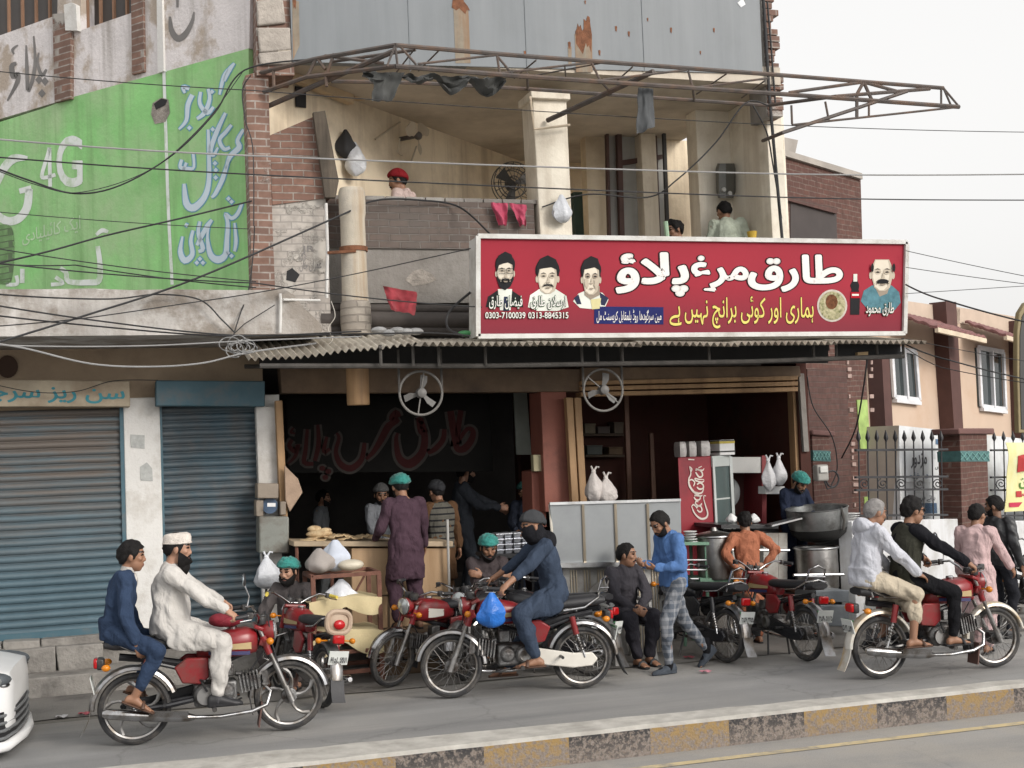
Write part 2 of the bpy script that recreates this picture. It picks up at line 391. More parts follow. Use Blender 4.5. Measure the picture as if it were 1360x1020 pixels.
for x in xs:
    j = noise.noise(V((x * 3, 0, 0))) * .012; k = noise.noise(V((x * 4, 5, 0))) * .012
    rings.append([(x, mnear(x) + .0, -.1), (x, mnear(x) + k, .2), (x, mnear(x) + .03 + k, .225 + j), (x, mfar(x) - .03, .225 + j), (x, mfar(x), .2), (x, mfar(x), -.1)])
b.loft(rings, cap=True); o = structure(b.build('median_kerb', [mk, mtop], smooth=25))
for p in o.data.polygons:
    if abs(p.normal.z) > .5: p.material_index = 1
b = MB()
b.bb((-6, mnear(0) - .16, .003), (20, mnear(12) - .0, .004)) if False else None
ml = mat('road_line_paint', (.52, .42, .24), .9, var=.15, dirt=((.2, .195, .19), .3, 6), bump=.2)
b = MB(); b.add([(-4, 8.87, .005), (14, 8.53, .005), (14, 8.62, .005), (-4, 8.96, .005)], [(0, 1, 2, 3)]); structure(b.build('road_marking', ml))

# ================================================================== corner building (left)
brick_old = brick('old_brick', (.25, .145, .11), (.16, .105, .088), (.36, .33, .3), plaster=(.42, .39, .36), pamt=.2, ps=1.5, bump=.9)
brick_red = brick('bare_brick', (.29, .165, .125), (.2, .115, .09), (.38, .34, .3), bump=1)
brick_grey = brick('grey_brick', (.17, .12, .1), (.11, .088, .08), (.25, .23, .21), bump=1, soot=(.12, .105, .095))
pl_old = mat('peeling_plaster', (.7, .66, .66), .9, var=.14, vs=2, dirt=((.43, .36, .3), .38, 1.6, .05), streak=((.36, .33, .31), .22, 4, .12), bump=.5, bs=25)
pl_slab = mat('stained_slab', (.47, .45, .43), .92, var=.2, vs=2.5, dirt=((.24, .21, .18), .47, 1.8, .06), streak=((.3, .27, .24), .35, 3), bump=.6, bs=22)
pl_white = mat('white_plaster', (.66, .65, .63), .9, var=.08, vs=1.5, dirt=((.45, .42, .38), .25, 2.4), bump=.3, bs=30)
pl_tan = mat('tan_plaster', (.4, .31, .22), .9, var=.16, vs=1.2, dirt=((.25, .19, .14), .35, 1.2), bump=.3, bs=30)
pl_green = mat('green_paint', (.26, .57, .21), .85, var=.16, vs=1.3, dirt=((.37, .53, .29), .42, 1.1, .14), streak=((.21, .4, .16), .28, 5), bump=.35, bs=14)
wht = mat('white_wall_paint', (.72, .76, .74), .85, var=.08, bump=0, dirt=((.36, .5, .3), .25, 5))
wbl = mat('pale_blue_wall_paint', (.56, .66, .74), .85, var=.06, bump=0)
blu = mat('blue_halo_paint', (.14, .36, .5), .85, var=.1, bump=0)
gry = mat('grey_wall_paint', (.2, .19, .185), .85, var=.2, bump=0)
CB = thing('corner_building', 'corner shop building with a big green painted wall above two closed blue shutters', 'building', P(150, 800, 15.0))
gd = V((-.62, .785, 0)).normalized(); gn = V((-gd.y, gd.x, 0)); gn = -gn if gn.y > 0 else gn     # green wall runs back to the left
g0 = P(334, 200, 14.25)
def gw(x, y): return PL(x, y, g0, gn)
def wall_poly(mb, pts, pt, nrm, th=.25):
    mb.prism([pt(*p) for p in pts], -V(nrm) * th)
b = MB(); wall_poly(b, [(-260, 236), (0, 162), (60, 143), (100, 128), (212, 97), (330, 64), (336, 420), (-260, 420)], gw, gn); b.build('wall', pl_green, CB)
b = MB(); wall_poly(b, [(-260, 236), (-260, 100), (0, 47), (76, 20), (78, -60), (106, -60), (108, 40), (178, 16), (178, -60), (334, -90), (331, 64), (212, 97), (100, 128)], gw, gn, .24); b.build('wall', pl_old, CB)
for q4_, e_ in (([(74, 20), (98, 18), (98, 132), (77, 137)], -.05), ([(176, -40), (192, -40), (194, 96), (178, 100)], -.03)):
    b = MB(); wall_poly(b, q4_, gw, gn, e_); b.build('pilaster', brick_old, CB)
for q4_, e_ in (([(100, 5), (106, 8), (108, 42), (92, 42), (90, 8)], -.06), ([(210, -40), (217, -40), (220, 95), (212, 98)], -.03)):
    b = MB(); wall_poly(b, q4_, gw, gn, e_); b.build('pilaster', pl_white, CB)
M_rustwood = mat('window_wood', (.28, .16, .1), .8); M_dark = mat('dark_opening', (.02, .02, .022), .9, bump=0)
for x0, x1, ya, yb in ((-160, 76, 90, 20), (108, 178, 40, 15)):
    b = MB(); b.prism([gw(x0, ya) - gn * .2, gw(x1, yb) - gn * .2, gw(x1, -80) - gn * .2, gw(x0, -80) - gn * .2], -gn * .04)
    win = b.build('window', mat('dark_glass', (.05, .04, .035), .35, bump=0), CB)
    b = MB()
    k = max(2, int((x1 - x0) / 17))
    for i in range(k + 1):
        x = x0 + (x1 - x0) * i / k; y = ya + (yb - ya) * i / k
        b.bar(gw(x, y + 1) - gn * .1, gw(x - 2, -80) - gn * .1, .035, .03)
    b.build('grille', M_rustwood, win)
# lettering painted on the green wall
nG = gn
b = MB(); stroke(b, [(218, 94), (221, 190), (224, 280), (229, 378)], 4.2, gw, nG); stroke(b, [(218, 94), (222, 94)], 3, gw, nG)
letter(b, 'G', pxc(76, 182, 109, 247, gw), nG, bold=.02); 
stroke(b, [(66, 196), (64, 205), (56, 232), (60, 236), (74, 232)], 5, gw, nG); stroke(b, [(66, 196), (67, 248)], 5, gw, nG)
stroke(b, [(37, 210), (18, 211), (4, 226), (-8, 252)], [5, 12, 11, 10], gw, nG); stroke(b, [(-10, 280), (8, 293), (24, 291), (36, 276), (39, 251)], [10, 11, 11, 11, 10], gw, nG); stroke(b, [(26, 254), (42, 250)], [7, 8], gw, nG)
b.build('lettering', wht, CB)
mfw = mat('faded_white_paint', (.5, .66, .44), .85, var=.2, bump=0)
b = MB(); cs = (gw(30, 327), gw(107, 309), gw(30, 306), gw(107, 285)); letter(b, shape('ایک کائیلیادی'), cs, nG, bold=.006); b.build('lettering', mfw, CB)
b = MB()
stroke(b, [(130, 327), (133, 350), (132, 372), (120, 375), (92, 374), (88, 362), (80, 356)], [6, 7, 8, 8, 7, 6, 6], gw, nG); stroke(b, [(128, 312), (136, 306), (144, 308)], [4, 6, 4], gw, nG)
stroke(b, [(74, 368), (84, 376), (68, 378)], 5, gw, nG); stroke(b, [(30, 357), (30, 376)], 6, gw, nG); stroke(b, [(22, 366), (23, 377), (8, 378)], 5, gw, nG); b.build('lettering', wht, CB)
# blue-haloed Urdu column, traced stroke by stroke
UR = [([(312, 84), (305, 93), (298, 108)], [2, 5, 3]), ([(303, 92), (298, 100), (295, 112), (292, 126)], [2, 3, 4, 2]),
      ([(277, 118), (279, 132), (272, 150), (262, 158)], [3, 4, 5, 3]), ([(267, 122), (266, 138), (276, 150), (284, 142)], [3, 4, 5, 3]), ([(256, 126), (250, 140), (248, 160), (238, 172)], [5, 5, 4, 2]), ([(252, 118), (244, 116), (246, 124)], [4, 5, 2]),
      ([(324, 172), (316, 186), (318, 196), (306, 208), (300, 225)], [3, 4, 6, 5, 2]), ([(308, 166), (300, 176), (292, 186), (298, 198), (306, 196)], [3, 4, 4, 4, 3]),
      ([(300, 150), (288, 176), (280, 200), (284, 206), (290, 196)], [3, 5, 5, 4, 2]), ([(277, 172), (278, 205), (278, 240), (272, 262), (258, 276), (248, 270), (245, 244)], [3, 4, 5, 6, 8, 7, 3]),
      ([(304, 212), (296, 238), (286, 258), (281, 262)], [3, 5, 4, 2]), ([(257, 203), (258, 222), (250, 224), (240, 222), (242, 212)], [3, 3, 4, 4, 3]), ([(248, 216), (244, 226)], [3, 3]),
      ([(322, 270), (316, 284), (308, 290), (300, 284), (303, 296), (302, 318), (300, 338), (290, 345), (280, 338), (276, 316), (278, 300)], [3, 4, 4, 3, 4, 5, 6, 8, 6, 3, 2]), ([(312, 296), (314, 320), (312, 334)], [2, 4, 3]),
      ([(282, 292), (276, 300), (268, 314), (262, 326)], [3, 5, 5, 3]), ([(266, 294), (264, 310), (270, 330), (264, 334)], [3, 4, 5, 3]), ([(257, 306), (254, 320), (256, 338), (246, 346), (240, 334), (243, 314)], [3, 4, 5, 7, 5, 2]), ([(250, 300), (246, 298)], [4, 3])]
DOTS = [(282, 122), (283, 172), (252, 170), (286, 217), (287, 226), (287, 236), (303, 336), (308, 340), (266, 344), (270, 349), (262, 349), (304, 264), (308, 268)]
b = MB()
for p, w in UR: stroke(b, p, [x * 1.2 + 2.6 for x in w], gw, nG, .003)
for x, y in DOTS: blobpoly(b, [(x - 5, y), (x, y - 5), (x + 5, y), (x, y + 5)], gw, nG, .003)
b.build('lettering', blu, CB)
b = MB()
for p, w in UR: stroke(b, p, [x * 1.22 for x in w], gw, nG, .006)
for x, y in DOTS: blobpoly(b, [(x - 3.2, y), (x, y - 3.2), (x + 3.2, y), (x, y + 3.2)], gw, nG, .006)
b.build('lettering', wbl, CB)
b = MB()
stroke(b, [(22, 84), (16, 88), (18, 102), (24, 98), (23, 110), (10, 134)], [4, 7, 7, 6, 6, 2], gw, nG); stroke(b, [(24, 60), (17, 66), (19, 72)], [2, 4, 2], gw, nG)
stroke(b, [(35, 60), (36, 90), (37, 120)], [2, 5, 5], gw, nG); stroke(b, [(45, 48), (47, 80), (44, 104), (38, 122)], [2, 4, 5, 4], gw, nG); stroke(b, [(52, 70), (50, 84), (56, 100), (62, 92)], [2, 4, 5, 3], gw, nG)
for x, y in ((52, 106), (60, 108), (56, 124)): blobpoly(b, [(x - 5, y), (x, y - 6), (x + 5, y), (x, y + 6)], gw, nG, .004)
stroke(b, [(226, 22), (228, 40), (236, 51), (246, 46), (255, 30), (258, 16)], [3, 7, 9, 8, 5, 2], gw, nG); stroke(b, [(236, -20), (236, 10)], [5, 3], gw, nG)
b.build('lettering', gry, CB)
# holes knocked into the wall
b = MB(); blobpoly(b, [(203, 137), (214, 130), (224, 132), (226, 150), (220, 162), (206, 165), (201, 152)], gw, nG, .005); b.build('patch', mat('broken_render', (.3, .27, .24), .95, var=.4, vs=9, bump=.8), CB)
b = MB(); blobpoly(b, [(205, 138), (215, 131), (223, 133), (220, 140), (208, 146)], gw, nG, .009); b.build('hole', M_dark, CB)
b = MB(); stroke(b, [(0, 300), (14, 302), (18, 330), (14, 372), (0, 376)], 3, gw, nG); wall_poly(b, [(-200, 298), (14, 300), (20, 330), (15, 374), (-200, 374)], gw, gn, -.006); b.build('patch', brick('green_brick', (.2, .36, .15), (.16, .28, .13), (.12, .16, .1)), CB)
# slab of the terrace in front of it
def q(Y): return lambda x, y: P(x, y, Y)
YS = 13.5
zt = P(200, 384, YS).z; zb = P(200, 445, YS).z
b = MB(); xl = -7; xr = P(378, 390, YS).x; xe = P(428, 440, YS).x
top = [(xl, zt)]; 
for i in range(24): t = i / 23; top.append((xl + (xr - xl) * t, zt + noise.noise(V((i * 1.7, 2, 0))) * .02))
top += [(xr + .1, zt - .06), (xr + .2, zt - .2), (xe - .12, zt - .26), (xe - .02, zt - .36), (xe, zb + .03), (xe - .02, zb), (xl, zb)]
b.prism([(x, YS, z) for x, z in top], (0, 1.6, 0)); b.build('balcony_slab', pl_slab, CB, smooth=20)
# ground floor
zb0 = P(100, 841, 15).z; ztp = P(100, 543, 15).z
def xat(px, Y=15.0, py=600): return P(px, py, Y).x
b = MB(); b.bb((-7, 15.02, ztp - .02), (xat(352), 15.4, 3.75)); b.build('wall', pl_tan, CB)
b = MB(); b.bb((xat(165), 14.93, 0.5), (xat(213), 15.3, 3.12)); b.bb((xat(341), 14.93, .5), (xat(372), 15.4, 3.12)); b.build('column', pl_white, CB, bev=.01)
b = MB(); blobpoly(b, oval(10, 487, 14, 15), q(15.0), NF, .002); b.build('vent_hole', mat('rust_hole', (.06, .035, .025), .9), CB)
sh_a = mat('shutter_paint', (.075, .125, .155), .55, var=.15, vs=2, bump=0); h = MATS['shutter_paint#']; nt, L = h['nt'], h['L']
sx = nt.nodes.new('ShaderNodeSeparateXYZ'); L(h['tc'].outputs['Object'], sx.inputs[0])
mp = nt.nodes.new('ShaderNodeMapping'); mp.inputs['Scale'].default_value = (.5, 1, 9); L(h['tc'].outputs['Object'], mp.inputs[0])
f = h['ramp'](h['nz'](1.4, 6, .6, mp.outputs[0]), .38, .62)
gr = nt.nodes.new('ShaderNodeMapRange'); L(sx.outputs[2], gr.inputs[0]); gr.inputs[1].default_value = .25; gr.inputs[2].default_value = 1.7; gr.inputs[3].default_value = .02; gr.inputs[4].default_value = 1.05
mu = nt.nodes.new('ShaderNodeMath'); mu.operation = 'MULTIPLY'; L(f, mu.inputs[0]); L(gr.outputs[0], mu.inputs[1])
ad = nt.nodes.new('ShaderNodeMath'); ad.operation = 'MULTIPLY_ADD'; L(gr.outputs[0], ad.inputs[0]); ad.inputs[1].default_value = .25; L(mu.outputs[0], ad.inputs[2]); ad.use_clamp = True
L(h['mix'](ad.outputs[0], h['cur'], (.125, .107, .094)), h['b'].inputs['Base Color'])
sh_b = mat('shutter_paint_blue', (.05, .083, .105), .55, var=.18, vs=2, dirt=((.1, .09, .085), .3, 3, .2), bump=0)
sh_b2 = mat('blue_metal', (.055, .12, .155), .6, var=.15, dirt=((.12, .12, .12), .25, 3), bump=.1)
def shutter(x0, x1, z0, z1, Y, m):
    n = int((z1 - z0) / .088); b = MB(); pr = []
    for i in range(n):
        for t, d in ((0, 0), (.12, .0), (.2, -.018), (.5, -.03), (.85, -.02), (.97, 0.004)): pr.append((d, z0 + (z1 - z0) * (i + t) / n))
    N_ = 24; b.add([(x0 + (x1 - x0) * k / N_, Y + d + .012 * noise.noise(V((k * .35, z * 1.6, x0))), z + .004 * noise.noise(V((k * .3, z * .5, 7 + x0)))) for d, z in pr for k in range(N_ + 1)], [(i * (N_ + 1) + k, i * (N_ + 1) + k + 1, (i + 1) * (N_ + 1) + k + 1, (i + 1) * (N_ + 1) + k) for i in range(len(pr) - 1) for k in range(N_)])
    o = b.build('roller_shutter', m, CB, smooth=50)
    b = MB(); b.bb((x0 - .02, Y - .06, z0), (x0 + .05, Y + .02, z1)); b.build('guide_rail', sh_b2, o); b = MB(); b.bb((x1 - .05, Y - .06, z0), (x1 + .02, Y + .02, z1)); b.build('guide_rail', sh_b2, o)
    b = MB(); b.bb((x0, Y - .05, z0 - .02), (x1, Y + .0, z0 + .05)); b.build('bottom_rail', sh_b2, o)
    return o
shutter(-3.4, xat(166), zb0, ztp, 15.0, sh_a); shutter(xat(210), xat(346), zb0 - .02, ztp, 15.0, sh_b)
b = MB(); b.prism([P(-200, 502, 14.72), P(172, 506, 14.72), P(173, 540, 14.72), P(-200, 540, 14.72)], (0, .26, 0)); fs = b.build('fascia', mat('cream_board', (.42, .36, .27), .8, dirt=((.26, .2, .14), .35, 2)), CB, bev=.01)
b = MB(); letter(b, shape('سن ریز سرجیکل'), (P(-70, 533, 14.72), P(165, 536, 14.72), P(-70, 508, 14.72), P(165, 512, 14.72)), NF, bold=.02); b.build('lettering', mat('teal_paint', (.05, .24, .29), .8, bump=0), fs)
b = MB(); b.prism([P(207, 505, 14.7), P(352, 506, 14.7), P(352, 540, 14.7), P(207, 539, 14.7)], (0, .28, 0)); b.build('shutter_box', sh_b2, CB, bev=.012)
# steps
stone = mat('step_stone', (.27, .255, .235), .95, var=.2, vs=2.4, dirt=((.15, .14, .13), .4, 1.6, .08), bump=.8, bs=24)
def rough_block(mb, a, b_, j=.012, seed=1):
    r = random.Random(seed); a, b_ = V(a), V(b_); vs = [V((x, y, z)) + V((r.uniform(-j, j), r.uniform(-j, j), r.uniform(-j, j))) for x in (a.x, b_.x) for y in (a.y, b_.y) for z in (a.z, b_.z)]
    mb.add(vs, [(0, 1, 3, 2), (4, 6, 7, 5), (0, 4, 5, 1), (2, 3, 7, 6), (0, 2, 6, 4), (1, 5, 7, 3)])
b = MB(); rough_block(b, (-7, 14.28, 0), (xat(352), 14.9, .2), .02, 4); b.build('step', stone, CB, bev=.015)
b = MB()
for i, (a, c) in enumerate(((-7, -.95), (-.93, -.46), (-.44, .02))): rough_block(b, (a, 14.62, .2), (c, 14.98, .46), .015, i)
b.build('step', stone, CB, bev=.014)
b = MB()
for i, (a, c) in enumerate(((-7, -1.0), (-.98, -.62), (-.6, .35), (.37, 1.7))): rough_block(b, (a, 14.78, .44), (c, 15.2, zb0 - .015), .012, i + 9)
b.build('step', stone, CB, bev=.012)
b = MB(); b.bb((-7, 14.95, .15), (xat(352), 15.3, .5)); b.build('plinth', stone, CB)
b = MB(); b.prism([P(173, 577, 14.925), P(192, 578, 14.925), P(192, 596, 14.925), P(174, 594, 14.925)], (0, -.004, 0)); b.build('notice', mat('torn_paper', (.42, .43, .42), .9, var=.2, vs=14), CB); b = MB(); b.prism([P(186, 620, 14.925), P(195, 614, 14.925), P(202, 622, 14.925), P(203, 639, 14.925), P(187, 638, 14.925)], (0, -.004, 0)); b.build('notice', mat('torn_paper', (.42, .43, .42), .9, var=.2, vs=14), CB)

# ================================================================== restaurant building (middle)
cream = mat('cream_plaster', (.84, .73, .56), .88, var=.08, vs=1.2, dirt=((.4, .31, .21), .22, 1.0, .2), streak=((.45, .36, .26), .22, 3), bump=.25, bs=24)
cream_w = mat('whitish_plaster', (.8, .745, .64), .88, var=.08, vs=1.2, dirt=((.42, .36, .28), .26, 1.2, .15), streak=((.5, .43, .34), .25, 3), bump=.25, bs=24)
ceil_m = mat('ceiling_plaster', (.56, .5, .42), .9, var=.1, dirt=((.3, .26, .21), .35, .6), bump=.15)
clad = mat('grey_sheet_metal', (.13, .148, .165), .5, var=.06, vs=.7, streak=((.165, .182, .197), .5, 5, .25), dirt=((.095, .11, .12), .3, 1.3, .2), bump=.06, bs=3)
rust = mat('rust', (.17, .07, .035), .9, var=.4, vs=12, bump=.4); rust_s = mat('rust_stain', (.22, .19, .145), .7, var=.3, vs=6, streak=((.22, .13, .07), .4, 9), bump=0)
grp = mat('grey_render', (.33, .315, .295), .92, var=.14, vs=1.4, dirt=((.17, .155, .14), .42, 1.0, .14), streak=((.2, .18, .165), .35, 3), bump=.5, bs=24)
RB = thing('restaurant_building', 'two storey restaurant building with open upper balcony and grey sheet metal top', 'building', P(700, 800, 15.0))
YC = 13.92
b = MB(); b.prism([P(388, 82, YC), P(1013, 98, YC), (P(1013, 98, YC).x + .02, YC, 9.6), (P(388, 82, YC).x, YC, 9.6)], (0, .12, 0)); cl = b.build('cladding', clad, RB)
for x in (545, 700, 856):
    b = MB(); b.bar(P(x, 95, YC) + NF * .001, (P(x, 95, YC).x, YC - .001, 9.6), .012, .006)
    b.build('seam', mat('sheet_seam', (.14, .16, .175), .6, bump=0), cl)
c_ = q(YC)
each('rust_patch', rust, cl, [[(774, 72), (765, 58), (764, 42), (766, 38), (767, 31), (769, 36), (771, 33), (773, 41), (775, 38), (775, 25), (778, 28), (780, 21), (783, 23), (784, 34), (786, 46), (785, 70), (782, 60), (780, 63), (778, 57)], [(602, -8), (600, 10), (606, 14), (610, 11), (618, 19), (620, 13), (624, 14), (621, 8), (616, 2), (614, -8)]] +
     [[(x - s / 2, y - s), (x + s * .2, y - s * 1.2), (x + s / 2, y - s * .6), (x + s * .3, y + s * 1.6), (x, y + s * .8), (x - s * .2, y + s * 1.3)] for x, y, s in ((756, 60, 4), (796, 70, 3), (835, 45, 3), (391, 5, 5), (948, 40, 2.5), (891, 40, 3), (697, 71, 3), (930, 70, 2), (818, 38, 3), (777, 3, 2), (860, 26, 2))], c_, NF, .005)
each('rust_stain', rust_s, cl, [[(763, 45), (786, 45), (787, 96), (765, 96)], [(602, 10), (622, 14), (625, 84), (605, 84)], [(388, 0), (397, 2), (398, 60), (389, 80)], [(754, 62), (759, 62), (759, 88), (755, 88)]], c_, NF, .003)
b = MB(); blobpoly(b, [(979, 4), (986, -2), (990, 6), (984, 10)], c_, NF, .005); b.build('paper_scrap', mat('paper', (.7, .72, .74), .9), cl)
# ragged brick ends
b = MB(); r = random.Random(5); x0 = P(1013, 60, 14).x; z = 6.4
while z < 9.6:
    w = P(1030, 100, 14).x - x0 + .08 * (8 - z) * .3 + r.uniform(-.05, .07); b.bb((x0 + .02, 13.95 + r.uniform(0, .03), z + .008), (x0 + max(.12, w), 14.4, z + .083)); z += .086
b.build('brick_end', brick_old, RB, bev=.006)
b = MB(); b.bb((x0 + .01, 14.0, 6.4), (x0 + .1, 14.42, 9.6)); b.build('mortar_core', grp, RB)
b = MB(); b.tube([P(1014, 0, 13.9), P(1022, 130, 13.9), P(1040, 330, 13.9)], .02); b.tube([P(1019, 2, 13.92), P(1024, 60, 13.92), P(1030, 140, 13.92)], .012); b.build('conduit', mat('black_cable', (.02, .02, .022), .6, bump=0), RB)
# left brick end, seen from top to bottom
def pier(pts, Y, d, m, name='pier', bev=.0):
    b = MB(); b.prism([P(x, y, Y) for x, y in pts], (0, d, 0)); return b.build(name, m, RB, bev=bev)
pier([(339, -60), (389, -60), (390, 40), (391, 100), (341, 100)], 13.98, .5, brick_old)
for pts in ([(342, 36), (386, 36), (388, 66), (345, 70)], [(343, 70), (389, 66), (390, 84), (346, 86)], [(341, 0), (376, -2), (380, 30), (342, 34)]):
    b = MB(); b.prism([P(x, y, 13.93) for x, y in pts], (0, .06, 0)); b.build('plaster_patch', mat('plaster_lump', (.36, .325, .29), .95, var=.2, vs=7, bump=1, bs=14), RB, bev=.02)
pier([(326, 100), (356, 92), (362, 300), (366, 400), (336, 400)], 14.02, .4, brick_old)
pier([(358, 180), (428, 150), (431, 232), (440, 262), (362, 272)], 14.1, .35, brick_red, 'brick_pier')
pier([(357, 268), (432, 258), (436, 330), (440, 442), (364, 442)], 14.12, .33, brick('whitewashed_brick', (.5, .46, .42), (.4, .36, .33), (.3, .28, .26), plaster=(.5, .47, .43), pamt=.42, ps=2.2, bump=.9), 'plaster_pier')
b = MB(); b.prism([P(x, y, 13.98) for x, y in ((416, 149), (432, 147), (450, 240), (446, 262), (432, 262))], (0, .08, 0)); b.build('plank', mat('weathered_plank', (.13, .105, .08), .9, var=.3, streak=((.06, .05, .04), .4, 8)), RB)
b = MB(); blobpoly(b, [(381, 360), (388, 356), (398, 365), (392, 375), (380, 372)], q(14.12), NF, .004); b.build('hole', M_dark, RB)
b = MB(); letter(b, 'JR', (P(401, 338, 14.12), P(417, 336, 14.12), P(401, 327, 14.12), P(417, 326, 14.12)), NF, bold=.02); letter(b, shape('عمران خان'), (P(398, 361, 14.12), P(427, 360, 14.12), P(398, 346, 14.12), P(427, 345, 14.12)), NF, bold=.015); letter(b, '103', (P(397, 347, 14.12), P(406, 346, 14.12), P(397, 338, 14.12), P(406, 337, 14.12)), NF); b.build('graffiti', gry, RB)
# balcony room
zC = 6.8; zF = 4.3
lw0 = P(356, 200, 14.4); lw1 = V((6.4, 18.5, 0))
b = MB(); d = V((lw1.x - lw0.x, lw1.y - lw0.y, 0)).normalized(); nl = V((d.y, -d.x, 0))
b.prism([(lw0.x, lw0.y, 3.9), (lw1.x, lw1.y, 3.9), (lw1.x, lw1.y, zC + .1), (lw0.x, lw0.y, zC + .1)], -nl * .2); b.build('wall', cream, RB)
def lw(x, y): return PL(x, y, V((lw0.x, lw0.y, 0)), nl)
b = MB(); b.bb((6.2, 18.4, 3.9), (10, 18.6, zC)); b.bb((xat(795, 16.8), 16.8, 3.9), (xat(950, 16.8), 17.0, zC)); b.build('wall', cream, RB)
b = MB(); b.bb((xat(945, 15.2), 15.2, 3.9), (xat(1043, 15.2, 200), 15.5, zC)); b.bb((xat(1043, 14.2, 250) - .22, 14.2, 3.9), (xat(1043, 14.2, 250), 15.2, zC)); b.bb((xat(870, 16.5), 16.5, 3.9), (xat(890, 16.5), 16.8, zC)); b.build('wall', cream_w, RB, bev=.008)
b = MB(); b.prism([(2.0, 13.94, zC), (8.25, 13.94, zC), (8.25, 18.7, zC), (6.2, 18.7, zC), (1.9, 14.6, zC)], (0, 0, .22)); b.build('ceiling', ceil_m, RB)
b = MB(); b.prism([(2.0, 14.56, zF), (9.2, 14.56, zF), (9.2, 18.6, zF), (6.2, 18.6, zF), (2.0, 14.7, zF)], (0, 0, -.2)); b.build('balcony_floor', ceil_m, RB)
b = MB(); a_ = lw(460, 124) + nl * .07; c2 = lw(572, 150) + nl * .07; e_ = lw(692, 207) + nl * .07
b.bar(a_, c2, .12, .14); b.bar(c2, e_, .12, .14); b.bar(lw(366, 97) + nl * .1, lw(457, 134) + nl * .1, .1, .12); b.build('cornice', mat('cornice_cream', (.56, .43, .28), .85), RB)
b = MB(); b.prism([lw(390, 115) + nl * .02, lw(404, 118) + nl * .02, lw(404, 144) + nl * .02, lw(391, 142) + nl * .02], nl * .01); b.build('vent_hole', M_dark, RB)
pier([(707, 124), (752, 124), (761, 320), (718, 322)], 14.25, .42, cream_w, 'pillar', .012)
pier([(705, 120), (757, 122), (758, 132), (706, 130)], 14.18, .5, cream_w, 'pillar_head', .01)
b = MB(); c0 = P(470, 340, 13.98); zA, zB = P(470, 441, 13.98).z, P(468, 250, 13.98).z; xx = (P(463, 250, 13.98).x + P(478, 441, 13.98).x) / 2
b.lathe([(.15, zA), (.155, zA + .2), (.145, zA + .5), (.14, zA + 1.0), (.138, zB - .35), (.15, zB - .28), (.15, zB - .05), (.13, zB)], (xx, 14.0, 0), 20); bb2 = MB(); bb2.lathe([(.16, zA - .02), (.172, zA + .1), (.168, zA + .3), (.158, zA + .34)], (xx, 14.0, 0), 24); bb2.build('column_base', brick('pale_rough_brick', (.4, .36, .31), (.33, .29, .25), (.26, .23, .2), bump=1), RB); b.build('drain_column', mat('drain_plaster', (.52, .47, .39), .85, var=.14, streak=((.34, .25, .16), .4, 5), dirt=((.36, .33, .29), .35, 3), bump=.3), RB)
b = MB(); b.lathe([(.158, 0), (.158, .05)], (xx, 14.0, P(470, 334, 13.98).z), 20); b.bar((xx - .3, 13.95, P(450, 337, 14).z), (xx, 13.86, P(450, 336, 14).z), .05, .03); b.build('strap', rust, RB)
# parapet
zp = P(600, 266, 14.22).z; zq = P(600, 327, 14.22).z
b = MB(); b.bb((P(432, 300, 14.3).x, 14.3, zq - .02), (P(710, 300, 14.3).x, 14.5, zp)); b.build('parapet', brick_grey, RB)
b = MB(); r = random.Random(2)
x = P(432, 300, 14.3).x
while x < P(700, 300, 14.3).x: b.box((x + .12, 14.4, zp + .022), (.225, .2, .05), r.uniform(-.04, .04)); x += .235
b.build('coping', grp, RB, bev=.008)
b = MB(); b.bb((P(434, 350, 14.32).x, 14.33, P(500, 402, 14.3).z), (P(760, 350, 14.32).x, 14.52, zq)); b.build('wall', grp, RB)
b = MB(); blobpoly(b, [(538, 372), (548, 360), (560, 357), (574, 364), (580, 372), (564, 378), (548, 380)], q(14.33), NF, .004); b.build('broken_patch', mat('broken_render', (.3, .27, .24)), RB)
for y, rr_ in ((409, .05), (424, .1), (438, .06)):
    b = MB(); b.tube([P(425, y, 14.2), P(640, y + 2, 14.2)], rr_, 12); b.build('pipe', mat('sooty_pipe', (.07, .06, .055), .8, var=.3), RB)
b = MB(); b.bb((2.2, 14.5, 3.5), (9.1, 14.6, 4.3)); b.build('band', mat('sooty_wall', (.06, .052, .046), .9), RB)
b = MB()
b.tube([P(433, 270, 13.95), P(435, 330, 13.95), P(434, 396, 13.95)], .018); b.tube([P(372, 390, 13.45), P(373, 398, 13.45), P(372, 442, 13.45)], .016); b.tube([P(376, 398, 13.45), P(425, 399, 13.6)], .014); b.build('conduit', mat('white_pvc', (.58, .57, .55), .6), RB)
# sheet metal doors and posts on the right of the balcony
mpale = mat('pale_sheet', (.4, .41, .4), .6, var=.12, streak=((.3, .29, .27), .3, 4)); mpost = mat('maroon_post', (.09, .05, .045), .7, var=.3); mdk = mat('dark_steel', (.045, .045, .048), .6, var=.2)
def panel(pts, Y, d, m, name):
    b = MB(); b.prism([P(x, y, Y) for x, y in pts], (0, d, 0)); return b.build(name, m, RB)
panel([(806, 150), (884, 152), (887, 320), (812, 320)], 16.72, .05, mpale, 'sheet_door')
for pts in ([(819, 148), (825, 148), (830, 320), (824, 320)], [(866, 170), (872, 170), (878, 320), (871, 320)], [(805, 150), (808, 150), (812, 320), (809, 320)]): panel(pts, 16.6, .08, mpost, 'door_post')
panel([(880, 158), (884, 160), (890, 320), (886, 320)], 16.45, .05, mdk, 'door_post')
panel([(824, 213), (880, 205), (880, 211), (824, 220)], 16.66, .03, mpost, 'door_rail')
panel([(762, 255), (790, 255), (794, 315), (764, 315)], 17.5, .3, mat('teal_cabinet', (.05, .1, .1), .6), 'wall_cabinet')
